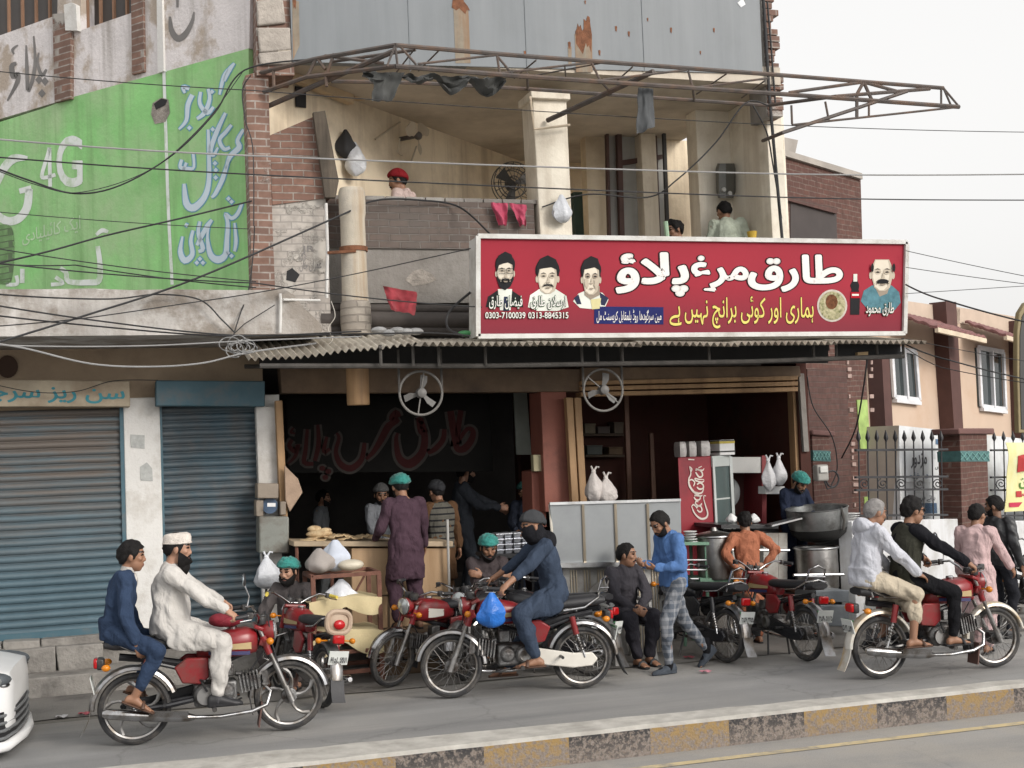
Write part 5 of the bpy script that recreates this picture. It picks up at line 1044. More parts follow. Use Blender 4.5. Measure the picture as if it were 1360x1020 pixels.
    # engine
    b = MB(); b.box((.02, 0, .36), (.34, .19, .19)); b.lathe([(.01, -.14), (.085, -.13), (.095, -.1), (.1, 0), (.095, .1), (.085, .13), (.01, .14)], (-.06, 0, .36), 20, 'y'); b.lathe([(.01, -.13), (.07, -.12), (.08, 0), (.07, .12), (.01, .13)], (.1, 0, .37), 20, 'y'); en = b.build('engine', engm, t, bev=.02)
    b = MB()
    for i in range(6): b.box((.22 + i * .028, 0, .42 + i * .006), (.012, .17 - .006 * i, .15), ry=-.15)
    b.box((.30, 0, .43), (.16, .1, .1)); b.box((.42, 0, .45), (.05, .11, .12), ry=-.15); b.build('cylinder_fins', engm, en)
    b = MB(); b.lathe([(.012, 0), (.05, .012), (.068, .0), (.07, -.02)], (-.06, -.15, .36), 18, 'y'); b.build('crankcase_cover', alu, en); b = MB(); b.lathe([(.012, 0), (.05, .012), (.068, .0), (.07, -.02)], (-.05, .14, .36), 18, 'y'); b.build('crankcase_cover', alu, en)
    b = MB(); b.box((.12, .03, .53), (.1, .09, .1)); b.tube([(.18, .0, .5), (.27, 0, .47)], .022, 8); b.build('carburettor', engm, en, bev=.01)
    # exhaust on the right
    b = MB(); b.tube([(.40, -.02, .4), (.46, -.06, .34), (.42, -.1, .24), (.3, -.115, .2), (.05, -.13, .185), (-.15, -.15, .2)], .017, 10); b.tube([(-.15, -.15, .2), (-.2, -.152, .205), (-.3, -.155, .22), (-.62, -.16, .26), (-.82, -.165, .29), (-.85, -.165, .293)], [.02, .034, .043, .045, .04, .022], 14); ex = b.build('exhaust', chrome, t)
    b = MB(); b.bar((-.2, -.205, .235), (-.5, -.21, .27), .006, .05); b.build('heat_shield', chrome, ex)
    b = MB(); b.prism([(-.1, .1, .43), (-.5, .11, .35), (-.68, .11, .345), (-.73, .11, .285), (-.68, .11, .225), (-.5, .11, .215), (-.1, .1, .28)], (0, .03, 0)); b.build('chain_cover', whitep if white_cover else blackp, t, bev=.01)
    # suspension, rear fender, lights
    for s in (-1, 1):
        b = MB(); b.tube([(-.5, s * .135, .68), (-.535, s * .135, .52)], .028 if s else .03, 10); so = b.build('shock_absorber', paint, t)
        b = MB(); pts = [(-.53 - .001 * k * 1.6 + .027 * math.cos(k * .9) * .3, s * .135 + .024 * math.sin(k * .9), .53 - .0035 * k) for k in range(48)]; b.tube(pts, .005, 5); b.tube([(-.53, s * .135, .54), (-hf, s * .135, r + .02)], .013, 8); b.build('spring', chrome, so)
    arc_fender(t, -hf, r, r + .05, 20, 178, .062, fender, 'rear_fender')
    b = MB(); b.grid(lambda u, v: (-hf - r - .05 - .03 * v - .05 * v * v, (u - .5) * .13, r + .02 - .2 * v), 3, 5, th=(.006, 0, 0)); fl = b.build('rear_flap', fender if (alloy or rack) else vinyl, t)
    b = MB(); b.box((-.86, 0, .66), (.06, .13, .09)); b.build('tail_light_housing', blkm, t, bev=.015); b = MB(); b.box((-.895, 0, .665), (.04, .115, .08)); b.build('tail_light', lens_r, t, bev=.015)
    for s in (-1, 1): b = MB(); b.tube([(-.80, s * .07, .645), (-.81, s * .14, .645)], .008, 6); b.ell((-.815, s * .17, .645), (.035, .03, .028), 10, 8); b.build('indicator', lens_o, t)
    b = MB(); pc = V((-.925, 0, .5)); pr = .22; b.box(pc, (.006, .19, .13), ry=-pr); pl = b.build('number_plate', plate_m, t)
    un = V((-math.cos(pr), 0, -math.sin(pr) * -1)).normalized(); un = V((-math.cos(pr), 0, math.sin(pr))); vv = V((math.sin(pr), 0, math.cos(pr))); uu = V((0, -1, 0))
    b = MB(); o_ = pc + un * .0045; b.add([o_ + uu * a * .095 + vv * c for a, c in ((-1, .045), (1, .045), (1, .062), (-1, .062))], [(0, 1, 2, 3)]); b.build('plate_band', plate_g, pl)
    b = MB(); letter(b, plate, (o_ - uu * .08 - vv * .045, o_ + uu * .08 - vv * .045, o_ - uu * .08 + vv * .03, o_ + uu * .08 + vv * .03), un, .002, .015); b.build('plate_number', plate_t, pl, smooth=0)
    # pegs, pedals, stand
    b = MB(); b.tube([(.0, -.27, .27), (.0, .27, .27)], .011, 8); b.tube([(.0, -.2, .27), (.0, -.29, .27)], .02, 8); b.tube([(.0, .2, .27), (.0, .29, .27)], .02, 8); b.build('foot_pegs', blkm, t); b = MB(); b.tube([(-.38, -.24, .33), (-.38, .24, .33)], .014, 8); b.build('passenger_pegs', blkm, t); b = MB(); b.tube([(.1, .2, .26), (.2, .2, .24), (.24, .24, .25)], .009, 6); b.build('gear_pedal', blkm, t); b = MB(); b.tube([(-.05, -.19, .4), (-.1, -.21, .5), (-.07, -.28, .5)], .01, 6); b.build('kick_starter', blkm, t)
    if carrier is not None:
        b = MB(); b.tube([(-.02, .1, .26), (-.06, .2, .02)] if not carrier else [(-.08, .12, .26), (-.12, .14, .01)], .011, 8)
        if carrier: b.tube([(-.08, -.12, .26), (-.12, -.14, .01)], .011, 8)
        b.build('stand', blkm, t)
    if legguard:
        b = MB(); b.tube([(.36, .06, .6), (.42, .26, .52), (.42, .27, .34), (.36, .06, .26)], .012, 8); b.tube([(.36, -.06, .6), (.42, -.26, .52), (.42, -.27, .34), (.36, -.06, .26)], .012, 8); b.build('leg_guard', chrome, t)
    if guard:
        b = MB(); b.box((.37, -.02, .16), (.012, .16, .2), ry=.15); b.build('front_flap', mat('brown_flap', (.11, .06, .05), .8), t)
    if tailtan:
        b = MB(); b.tube([(-.86, .115 * math.copysign(abs(math.cos(a)) ** .7, math.cos(a)), .82 + .1 * math.copysign(abs(math.sin(a)) ** .7, math.sin(a))) for a in [k * math.pi / 14 for k in range(28)]], .026, 8, closed=True); b.ell((-.85, 0, .82), (.03, .11, .095), 16, 10); tp_ = b.build('tail_pad', mat('tan_vinyl', (.4, .3, .22), .6), t)
        b = MB(); b.ell((-.885, 0, .80), (.03, .058, .046), 16, 10); b.build('round_light', lens_r, tp_)
    return t
def tree(o): return [o] + [c for k in o.children for c in tree(k)]
def put_bike(t, rear, front, lean=0):
    rear, front = V(rear), V(front); rear.z = front.z = 0.006; d = (front - rear); s = 1.0
    t.location = (rear + front) / 2; t.rotation_euler = (lean, 0, math.atan2(d.y, d.x)); k = min(1.09, max(.98, d.length / 1.22)); t.scale = (1.06 if lean == 0 else 1.0,) * 3
    return t
BK = {}
def bk(key, rear, front, lean=0, **kw):
    t = motorcycle(**kw); put_bike(t, rear, front, lean); BK[key] = t; return t
g = G
bk('left', g(178, 990), g(387, 970), label='red motorcycle ridden by the bearded man in white, with alloy wheels', alloy=True, mirrors=1, carrier=None, plate='FDL 5512', grips=None)
bk('mid', g(770, 915), g(606, 927), label='red motorcycle with the blue bag, ridden by the man in a dark headscarf', steer=-.08, mirrors=False, carrier=None, white_cover=True, plate='FSD 1630', guard=False, flap=False, group='motorcycles')
bk('right', g(1180, 901), g(1313, 888), label='red motorcycle carrying the two men at the right', mirrors=1, carrier=None, rack=True, plate='FDM 7281', fender=mat('fender_white', (.62, .6, .55), .35, .3, var=.1, dirt=((.4, .25, .08), .35, 4), bump=0))
bk('behind_left', V((1.98, 12.25, 0)), V((1.75, 13.42, 0)), lean=.12, label='parked red motorcycle seen from behind, with a tan pad over its tail light', mirrors=False, plate='AGZ 3801', rack=False, legguard=True, grips=yelg, tailtan=True)
bk('parked_red', V((3.95, 13.4, 0)), V((2.82, 12.95, 0)), lean=-.1, label='parked red motorcycle with cream tank badge beside the bread rack', steer=.12, mirrors=False, cream=True, carrier=True, plate='FD 1147', fender=chrome, guard=False)
bk('parked_dark', V((4.35, 13.85, 0)), V((3.6, 12.95, 0)), lean=.1, label='parked black motorcycle half hidden behind the parked red one', paint=blackp, mirrors=False, decal=False, plate='FDC 902', guard=False)
bk('behind_mid', V((4.78, 12.55, 0)), V((4.0, 13.35, 0)), lean=.1, label='black motorcycle with a chrome rail standing behind the headscarved rider', paint=blackp, mirrors=False, decal=False, rack=True, plate='FDA 443', guard=False)
bk('black', G(968, 882) + V((.0, .06, 0)), G(968, 882) + V((-.28, 1.25, 0)), lean=.1, label='parked black motorcycle with a red tail light beside the walking man', paint=blackp, mirrors=False, decal=False, rack=True, plate='FDN 9926', guard=False)
bk('red_right', G(1072, 880) + V((.02, .05, 0)), G(1072, 880) + V((-.1, 1.27, 0)), lean=.08, label='parked red motorcycle behind the man in the orange kurta', mirrors=False, rack=True, plate='FDK 3175', guard=False, carrier=True)
bk('far_right', G(1350, 838) + V((-.15, .1, 0)), G(1350, 838) + V((.95, .5, 0)), lean=.05, label='black motorcycle with a white plate cut by the right picture edge', paint=blackp, mirrors=True, decal=False, plate='FDB 2084', guard=False)
bk('mirror', V((8.15, 12.3, 0)), V((8.95, 13.1, 0)), lean=.05, label='dark motorcycle with round mirrors standing behind the two riders at the right', paint=blackp, mirrors=True, decal=False, plate='FDS 614', guard=False)
# ================================================================== people (built in their own frame: x ahead, y to their left, z up)
def skin(name, col): return mat(name, col, .55, var=.08, vs=9, bump=.08, bs=40)
sk1 = skin('brown_skin', (.27, .14, .085)); sk2 = skin('fair_brown_skin', (.38, .21, .14)); sk3 = skin('dark_brown_skin', (.17, .085, .05))
hairm = mat('black_hair', (.010, .009, .009), .7, spec=.2, var=.3, vs=20, bump=.5, bs=90); hairg = mat('grey_hair', (.2, .19, .185), .7, var=.4, vs=16, bump=.5, bs=90); eye_m = mat('eye_dark', (.012, .008, .007), .25, bump=0); lip_m = mat('lips', (.2, .08, .06), .5, bump=0)
def fabric(name, col=None, **k):
    if name in MATS: return MATS[name]
    k.setdefault('var', .12); m = mat(name, col, .92, vs=5, bump=.3, bs=38, spec=.12, **k); h = MATS[name + '#']; nt, L = h['nt'], h['L']
    mp = nt.nodes.new('ShaderNodeMapping'); mp.inputs['Scale'].default_value = (1, 1, .55); L(h['tc'].outputs['Object'], mp.inputs[0])     # creases of worn cloth
    a = h['nz'](5.5, 3, .5, mp.outputs[0], .9); s1 = nt.nodes.new('ShaderNodeMath'); s1.operation = 'SUBTRACT'; L(a, s1.inputs[0]); s1.inputs[1].default_value = .5
    ab = nt.nodes.new('ShaderNodeMath'); ab.operation = 'ABSOLUTE'; L(s1.outputs[0], ab.inputs[0]); pw = nt.nodes.new('ShaderNodeMath'); pw.operation = 'POWER'; L(a, pw.inputs[0]); pw.inputs[1].default_value = 1.
    b2 = nt.nodes.new('ShaderNodeBump'); b2.inputs['Strength'].default_value = .8; b2.inputs['Distance'].default_value = .07; L(pw.outputs[0], b2.inputs['Height']); L(h['bp'].outputs[0], b2.inputs['Normal']); L(b2.outputs[0], h['b'].inputs['Normal'])
    return m
capg = mat('green_bouffant', (.02, .2, .175), .75, var=.3, vs=14, bump=.5, bs=50, sheen=.2)
def remesh(mb, vox, smooth=3, fold=0., seed=0, dirn=None):
    """melt the shapes of mb into one continuous surface"""
    me = mb.mesh('tmp', [], smooth=0); o = bpy.data.objects.new('tmp', me); COL.objects.link(o)
    m = o.modifiers.new('r', 'REMESH'); m.mode = 'VOXEL'; m.voxel_size = vox; m.adaptivity = 0
    if smooth: m = o.modifiers.new('s', 'SMOOTH'); m.factor = .5; m.iterations = smooth
    dg = bpy.context.evaluated_depsgraph_get(); n = bpy.data.meshes.new_from_object(o.evaluated_get(dg))
    bpy.data.objects.remove(o); bpy.data.meshes.remove(me)
    if fold:
        k = len(n.vertices); co = np.empty(k * 3); n.vertices.foreach_get('co', co); co = co.reshape(-1, 3); nr = np.empty(k * 3); n.vertices.foreach_get('normal', nr); nr = nr.reshape(-1, 3)
        d = np.array([noise.noise((x * 17 + seed, y * 17, z * 6)) * .6 + noise.noise((x * 7, y * 7 + seed, z * 9 + x * 8)) + (1 - abs(noise.noise((x * 11 + z * 9, y * 11, z * 5 + seed)))) * .8 - .5 for x, y, z in co])
        n.vertices.foreach_set('co', (co + nr * (d * fold)[:, None]).ravel()); n.update()
    n.polygons.foreach_set('use_smooth', [True] * len(n.polygons)); return n
def limb(b, p, q, r0, r1, n=12):
    """tapered limb with round ends"""
    p, q = V(p), V(q); t = (q - p); L = t.length
    if L < 1e-5: return b.ell(p, r0, 10, 8)
    t.normalize(); pts = []; rs = []
    for k in range(4): a = k / 3 * math.pi / 2; pts.append(p - t * r0 * math.cos(a)); rs.append(max(.002, r0 * math.sin(a)))
    for k in (.33, .66): pts.append(p.lerp(q, k)); rs.append(r0 + (r1 - r0) * k)
    for k in range(4): a = k / 3 * math.pi / 2; pts.append(q + t * r1 * math.sin(a)); rs.append(max(.002, r1 * math.cos(a)))
    return b.tube(pts, rs, n)
def ik(a, t, l1, l2, pole):
    a, t = V(a), V(t); d = t - a; L = min(d.length, (l1 + l2) * .999); u = d.normalized(); t = a + u * L
    x = (l1 * l1 - l2 * l2 + L * L) / (2 * L); h = math.sqrt(max(0, l1 * l1 - x * x)); p = V(pole); p = p - u * p.dot(u); p = p.normalized() if p.length > 1e-5 else V((0, 0, -1))
    return a + u * x + p * h, t
def ering(c, ax, ay, rx, ry, n=20, pw=1.):
    o = []
    for j in range(n):
        a = 2 * math.pi * j / n; cs, sn = math.cos(a), math.sin(a); o.append(c + ax * rx * math.copysign(abs(cs) ** pw, cs) + ay * ry * math.copysign(abs(sn) ** pw, sn))
    return o
def hand(b, w, d, pn, curl, side, s):
    """palm, four unequal fingers and a thumb from the side of the palm; pn = way the palm faces"""
    d = V(d).normalized(); pn = V(pn); pn = (pn - d * pn.dot(d)).normalized(); sd = d.cross(pn) * side      # towards the thumb
    M = Matrix((d, sd, pn)).transposed(); b.ell(w + d * .045 * s, (.055 * s, .041 * s, .017 * s), 12, 8, M)
    limb(b, w - d * .02 * s, w + d * .03 * s, .027 * s, .026 * s, 10)
    for k, (o, l) in enumerate(((.031, .072), (.0105, .08), (-.0105, .074), (-.030, .058))):
        p = w + d * (.086 - abs(o) * .25) * s + sd * o * s; a = 0
        for j, f in enumerate((.45, .32, .23)):
            a += curl * (1.1, 1.15, .8)[j] * (1 + .06 * k); v = d * math.cos(a) + pn * math.sin(a) + sd * (o * 1.6 if j == 0 else 0); q = p + v.normalized() * l * f * s; limb(b, p, q, (.0098 - j * .001) * s, (.009 - j * .001) * s, 8); p = q
    p = w + d * .02 * s + sd * .034 * s; v = (d * .75 + sd * (.75 - curl * .3) + pn * .35 * (1 + curl)).normalized(); q = p + v * .04 * s; limb(b, p, q, .012 * s, .0105 * s, 8); v = (d + sd * (.3 - curl * .4) + pn * .6 * curl).normalized(); limb(b, q, q + v * .032 * s, .010 * s, .008 * s, 8)
def person(label, loc=(0, 0, 0), yaw=0, s=1., skinm=None, pelvis=(0, 0, .93), lean=0, twist=0, tilt=0, head=(0, 0, 0), lh=None, rh=None, lf=None, rf=None, le=(-.3, .4, -1), re=(-.3, -.4, -1), lk=(1, .1, 0), rk=(1, -.1, 0),
           curl=.35, top=None, bottom=None, style='kurta', hem=.48, hair='short', hairmat=None, beard=None, must=True, cap=None, capmat=None, shoes=None, collar=None, vest=None, sleeve=1., legr=1., fat=1., glasses=False, palm=((0, -1, -.3), (0, 1, -.3)), scarf=None, group=None, sock=None, toes=(0, 0), xform=None, voxel=.0085, hood=None, skirtlegs=False, mask=None, cut=1., buttons=False):
    """joints are given in metres for a 1.72 m figure; s scales the whole"""
    skinm = skinm or sk1; hairmat = hairmat or hairm
    t = thing('person', label, 'person', (0, 0, 0), group)
    if xform:                         # posed in the bike's frame: bring its metres to the figure's
        k_ = 1.06 / s; pelvis, lh, rh, lf, rf = [V(q_) * k_ for q_ in (pelvis, lh, rh, lf, rf)]
    pel = V(pelvis); ln = R_(lean); Rz = Matrix.Rotation(R_(twist), 3, 'Z'); Rt = Matrix.Rotation(R_(tilt), 3, 'X'); Ry = Matrix.Rotation(ln, 3, 'Y')
    up = Rt @ Ry @ V((0, 0, 1)); fw = Rz @ (Rt @ Ry @ V((1, 0, 0))); lf_ = up.cross(fw).normalized(); fw = lf_.cross(up)
    p_f = V((1, 0, 0)); p_l = V((0, 1, 0))
    waist = pel + (up * .6 + V((0, 0, .4))).normalized() * .14; chest = waist + up * .2; nb = chest + up * .17; 
    sh = {1: chest + up * .115 + lf_ * .175 * (.5 + .5 * fat), -1: chest + up * .115 - lf_ * .175 * (.5 + .5 * fat)}; hip = {1: pel + p_l * .095, -1: pel - p_l * .095}
    hy, hp, hr = head; Rh = Matrix.Rotation(R_(hy), 3, 'Z') @ Matrix.Rotation(R_(hp), 3, 'Y') @ Matrix.Rotation(R_(hr), 3, 'X')
    nk = nb + (up * .6 + V((0, 0, .4))) * .022 + fw * .022; hc = nk + (Rh @ V((.025, 0, .112)))
    hands = {1: lh, -1: rh}; feet = {1: lf, -1: rf}; J = {}
    for k in (1, -1):
        h_ = V(hands[k]) if hands[k] is not None else V((.06, k * .27, pel.z - .06)); el, h_ = ik(sh[k], h_, .285, .26, (le, re)[k < 0]); J['e', k] = el; J['h', k] = h_
        f_ = V(feet[k]) if feet[k] is not None else V((-.02, k * .1, .085)); kn, f_ = ik(hip[k], f_, .44, .43, (lk, rk)[k < 0]); J['k', k] = kn; J['f', k] = f_
    Rh = Rh @ Matrix.Scale(1.07, 3)
    HM = lambda v: hc + Rh @ V(v)
    # --- the body: one continuous skin
    b = MB()
    b.loft([ering(pel - V((0, 0, .06)), p_f, p_l, .06, .09), ering(pel, p_f, p_l, .1 * fat, .15), ering(waist, fw, lf_, .09 * fat, .13 * fat), ering(chest, fw, lf_, .1 * fat, .15), ering(chest + up * .1, fw, lf_, .085, .15), ering(nb - up * .02, fw, lf_, .06, .09), ering(nb + up * .02, fw, lf_, .045, .05)])
    limb(b, nb - up * .03, hc - (Rh @ V((.02, 0, .04))), .056, .052)
    b.ell(HM((-.005, 0, .025)), (.098, .076, .098), 20, 14, Rh); b.ell(HM((.022, 0, -.045)), (.068, .06, .072), 18, 12, Rh); b.ell(HM((.045, 0, -.09)), (.035, .034, .026), 12, 8, Rh)
    limb(b, HM((.086, 0, .022)), HM((.101, 0, -.02)), .009, .013, 10); b.ell(HM((.094, .011, -.024)), .009, 8, 6); b.ell(HM((.094, -.011, -.024)), .009, 8, 6)
    b.ell(HM((.082, .03, .04)), (.014, .026, .009), 10, 6, Rh); b.ell(HM((.082, -.03, .04)), (.014, .026, .009), 10, 6, Rh); b.ell(HM((.085, 0, -.057)), (.013, .026, .008), 12, 6, Rh); b.ell(HM((.083, 0, -.07)), (.013, .022, .008), 12, 6, Rh)
    b.ell(HM((.062, .04, -.01)), (.024, .022, .02), 10, 8, Rh); b.ell(HM((.062, -.04, -.01)), (.024, .022, .02), 10, 8, Rh)
    for k in (1, -1):
        b.ell(HM((-.005, k * .081, .0)), (.021, .010, .034), 12, 8, Rh @ Matrix.Rotation(k * .35, 3, 'Z'))
        limb(b, sh[k], J['e', k], .052, .04); limb(b, J['e', k], J['h', k], .04, .027)
        d = (J['h', k] - J['e', k]).normalized(); hd = d if len(palm) < 4 else V(palm[2 + (k < 0)])
        hand(b, J['h', k], hd, V(palm[k < 0]), curl if not hasattr(curl, '__len__') else curl[k < 0], -k, 1.06)
        limb(b, hip[k], J['k', k], .083, .057); limb(b, J['k', k], J['f', k], .056, .036); b.ell(J['k', k].lerp(J['f', k], .3) - (J['k', k] - hip[k]).normalized() * .012, .052, 12, 8)
        ty = R_(toes[k < 0] if not hasattr(toes[k < 0], '__len__') else toes[k < 0][0]); tp = R_(toes[k < 0][1]) if hasattr(toes[k < 0], '__len__') else 0
        fd = Matrix.Rotation(ty, 3, 'Z') @ Matrix.Rotation(tp, 3, 'Y') @ V((1, 0, 0)); fu = V((0, 0, 1)) if not tp else (Matrix.Rotation(ty, 3, 'Z') @ Matrix.Rotation(tp, 3, 'Y') @ V((0, 0, 1))); fl = fu.cross(fd); A = J['f', k]
        J['fd', k] = (fd, fu, fl)
        b.loft([ering(A - fd * .07 - fu * .05, fl, fu, .018, .02, 12), ering(A - fd * .06 - fu * .045, fl, fu, .03, .035, 12), ering(A - fu * .025, fl, fu, .034, .045, 12), ering(A + fd * .07 - fu * .045, fl, fu, .038, .03, 12), ering(A + fd * .14 - fu * .06, fl, fu, .043, .017, 12), ering(A + fd * .175 - fu * .066, fl, fu, .035, .012, 12)])
        for j in range(5): q_ = A + fd * (.165 - .012 * j) - fu * .068 + fl * (.03 - .015 * j) * -k; limb(b, q_, q_ + fd * (.028 - .003 * j), .011 - .001 * j, .009 - .001 * j, 6)
    me = remesh(b, voxel, 2)
    for m in (skinm, eye_m, lip_m): me.materials.append(m)
    nP = len(me.polygons); ce = np.empty(nP * 3); me.polygons.foreach_get('center', ce); ce = ce.reshape(-1, 3); Ri = np.array(Rh.transposed()); lc = (ce - np.array(hc)) @ Ri.T / 1.145; mi = np.zeros(nP, int)
    fr = lc[:, 0] > .045
    for k in (1, -1):
        mi[fr & (((lc[:, 1] - k * .031) / .018) ** 2 + ((lc[:, 2] - .021) / .008) ** 2 < 1)] = 1
        mi[fr & (((lc[:, 1] - k * .033) / .025) ** 2 + ((lc[:, 2] - .045) / .0075) ** 2 < 1)] = 1
    mi[fr & ((lc[:, 1] / .024) ** 2 + ((lc[:, 2] + .062) / .012) ** 2 < 1)] = 2
    me.polygons.foreach_set('material_index', mi.tolist())
    body = bpy.data.objects.new('body', me); COL.objects.link(body); body.parent = t
    def kid(me_, name, m):
        me_.materials.append(m); o = bpy.data.objects.new(name, me_); COL.objects.link(o); o.parent = t; return o
    # --- hair, beard, caps: closed shells over the skull
    def shell(name, m, lim, r=(.105, .083, .108), c=(-.008, 0, .022), th=.012, amp=.006, az0=0, az1=360, t0=0, nu=40, nv=14, fr=30, rim=None):
        b = MB(); full = az1 - az0 >= 360; O = []; I = []
        for j in range(nv + 1):
            for i in range(nu + (0 if full else 1)):
                az = R_(az0 + (az1 - az0) * i / nu); L = R_(lim(math.degrees(az))); T0 = R_(t0(math.degrees(az)) if callable(t0) else t0); th_ = T0 + (L - T0) * j / nv
                v = V((math.sin(th_) * math.cos(az) * r[0], math.sin(th_) * math.sin(az) * r[1], math.cos(th_) * r[2])); n_ = noise.noise(v * fr + V((len(label), 0, 0))) * amp
                e = th * min(1, (nv - j) / 2 + .25) if rim is None else th * rim(j / nv)
                O.append(HM(V(c) + v * (1 + (e + n_) / .1))); I.append(HM(V(c) + v * .97))
        w = nu if full else nu + 1; fs = []; n = len(O)
        for j in range(nv):
            for i in range(nu):
                i2 = (i + 1) % w; fs += [(j * w + i, (j + 1) * w + i, (j + 1) * w + i2, j * w + i2), (n + j * w + i2, n + (j + 1) * w + i2, n + (j + 1) * w + i, n + j * w + i)]
        for i in range(nu): i2 = (i + 1) % w; fs.append((nv * w + i, n + nv * w + i, n + nv * w + i2, nv * w + i2)); fs.append((i2, n + i2, n + i, i)) if t0 else None
        if not full:
            for j in range(nv): fs.append((j * w, n + j * w, n + (j + 1) * w, (j + 1) * w)); fs.append((j * w + nu, (j + 1) * w + nu, n + (j + 1) * w + nu, n + j * w + nu))
        b.add(O + I, fs); return b.build(name, m, t, smooth=70)
    def aa(a): a = a % 360; return min(a, 360 - a)
    def hl(a, f):
        a = aa(a); pts = ((0, f), (38, f + 2), (56, f + 22), (66, 100), (74, 116), (80, 108), (86, 92), (98, 92), (108, 116), (125, 130), (180, 134))
        for (x0, y0), (x1, y1) in zip(pts, pts[1:]):
            if x0 <= a <= x1: return y0 + (y1 - y0) * (a - x0) / (x1 - x0)
    if hair == 'short': shell('hair', hairmat, lambda a: hl(a, 54) + 5 * noise.noise(V((a * .09, len(label), 0))), r=(.103, .081, .106), th=.006, amp=.009, fr=42, nu=56, nv=16)
    elif hair == 'full': shell('hair', hairmat, lambda a: hl(a, 60) + 8 * noise.noise(V((a * .09, len(label), 0))), r=(.104, .082, .108), th=.013, amp=.018, fr=34, nu=56, nv=16, rim=lambda v: .25 + .75 * math.cos(max(0, v - .3) * 2.1))
    elif hair == 'bald': shell('hair', hairmat, lambda a: 96 + max(0, (aa(a) - 110) / 70) * 20, th=.012, az0=68, az1=292, t0=lambda a: 58 - max(0, (aa(a) - 90) / 90) * 30)
    if cap == 'bouffant': shell('cap', capmat or capg, lambda a: 70 + max(0, (aa(a) - 40) / 140) * 34, r=(.115, .093, .112), th=.02, amp=.016, fr=62, rim=lambda v: .55 + .7 * math.sin(v * 2.4) if v < .93 else .1); hair != 'none' and cap and None
    elif cap == 'prayer':
        b = MB(); rings = []
        for z, rx, ry in ((.045, .108, .086), (.06, .109, .087), (.095, .107, .085), (.117, .1, .079), (.128, .075, .058), (.131, .03, .02)): rings.append([HM((-.008 + rx * math.cos(a) - .01 * (z - .04) * 5, ry * math.sin(a), z + .012 * math.cos(a) * (1 if z < .13 else .3))) for a in [2 * math.pi * k / 28 for k in range(28)]])
        b.loft(rings); co = b.build('cap', capmat, t); b = MB(); b.tube([HM((-.008 + .110 * math.cos(a), .0882 * math.sin(a), .052 + .012 * math.cos(a))) for a in [2 * math.pi * k / 28 for k in range(28)]], .005, 6, closed=True); b.build('rim', capmat, co)
    elif cap == 'beanie': shell('cap', capmat, lambda a: 66 + max(0, (aa(a) - 40) / 140) * 40, r=(.112, .091, .118), th=.016, amp=.003)
    if beard:
        bm_ = hairmat if beard != 'black' else hairm; lng = {'full': 160, 'grey': 150, 'long': 165, 'stubble': 148}.get(beard, 150)
        shell('beard', bm_, lambda a: lng, r=(.098, .074, .128), c=(.012, 0, .0), th={'stubble': .004, 'long': .03}.get(beard, .018), amp={'stubble': .003}.get(beard, .008), az0=-88, az1=88, t0=lambda a: 121 - 27 * max(0, (aa(a) - 18) / 70), nv=8)
        if beard == 'long': b = MB(); b.ell(HM((.055, 0, -.125)), (.05, .052, .075), 14, 10, Rh); kid(remesh(b, .01, 2, .006, 3), 'beard_tip', bm_)
    if must: b = MB(); limb(b, HM((.096, 0, -.042)), HM((.082, .036, -.056)), .0095, .005, 8); limb(b, HM((.096, 0, -.042)), HM((.082, -.036, -.056)), .0095, .005, 8); b.build('moustache', hairg if beard == 'grey' else hairm, t)
    if mask: b = MB(); b.ell(HM((.052, 0, -.062)), (.066, .068, .055), 18, 12, Rh); b.build('face_mask', mask, t)
    if glasses:
        b = MB()
        for k in (1, -1): b.ell(HM((.096, k * .034, .02)), (.006, .028, .02), 12, 8, Rh @ Matrix.Rotation(k * .25, 3, 'Z')); b.tube([HM((.09, k * .06, .025)), HM((0, k * .083, .02))], .003, 5)
        b.tube([HM((.1, -.01, .024)), HM((.1, .01, .024))], .003, 5); b.build('sunglasses', mat('dark_lens', (.01, .01, .012), .1, bump=0), t)
    # --- clothes
    f = 1.0
    def torso(b, e, lo, pw=.9):
        b.loft([ering(pel + V((0, 0, lo)), p_f, p_l, (.115 + e) * fat, .16 + e, 24, pw), ering(pel + V((0, 0, .03)), p_f, p_l, (.115 + e) * fat, (.155 + e) * (.4 + .6 * fat), 24, pw), ering(waist, fw, lf_, (.10 + e) * fat, (.138 + e) * fat, 24, pw), ering(chest, fw, lf_, (.112 + e) * (.5 + .5 * fat), (.162 + e), 24, pw), ering(chest + up * .09, fw, lf_, .098 + e, .168 + e, 24, pw), ering(chest + up * .14, fw, lf_, .075 + e, .125 + e, 24), ering(nb + up * .01, fw, lf_, .058 + e * .6, .066 + e * .6, 24)])
    def sleeves(b, e, ln=1.):
        for k in (1, -1):
            limb(b, sh[k] - lf_ * k * .012 + up * .004, J['e', k], .067 + e, .054 + e, 14); b.ell(sh[k] - lf_ * k * .03 + up * .006, .062 + e, 12, 8); q_ = J['e', k].lerp(J['h', k], .93 * ln); limb(b, J['e', k], q_, .052 + e, .038 + e * .9, 14)
    if bottom:
        b = MB(); e = .012 * legr
        b.loft([ering(pel - V((0, 0, .1)), p_f, p_l, .09, .14), ering(pel, p_f, p_l, .115 * fat, .162), ering(pel + V((0, 0, .1)), p_f, p_l, .105 * fat, .145)])
        for k in (1, -1):
            loose = legr; q_ = J['k', k].lerp(J['f', k], .9 * cut); limb(b, hip[k], J['k', k], .097 * (.6 + .4 * loose), .066 * loose + .006, 16); limb(b, J['k', k], q_, .066 * loose + .006, .047 * loose, 16)
            if loose > 1.1: b.ell(J['k', k].lerp(J['f', k], .35) + V((0, 0, -.02)), (.078 * loose * .9, .07 * loose * .9, .12), 14, 10)
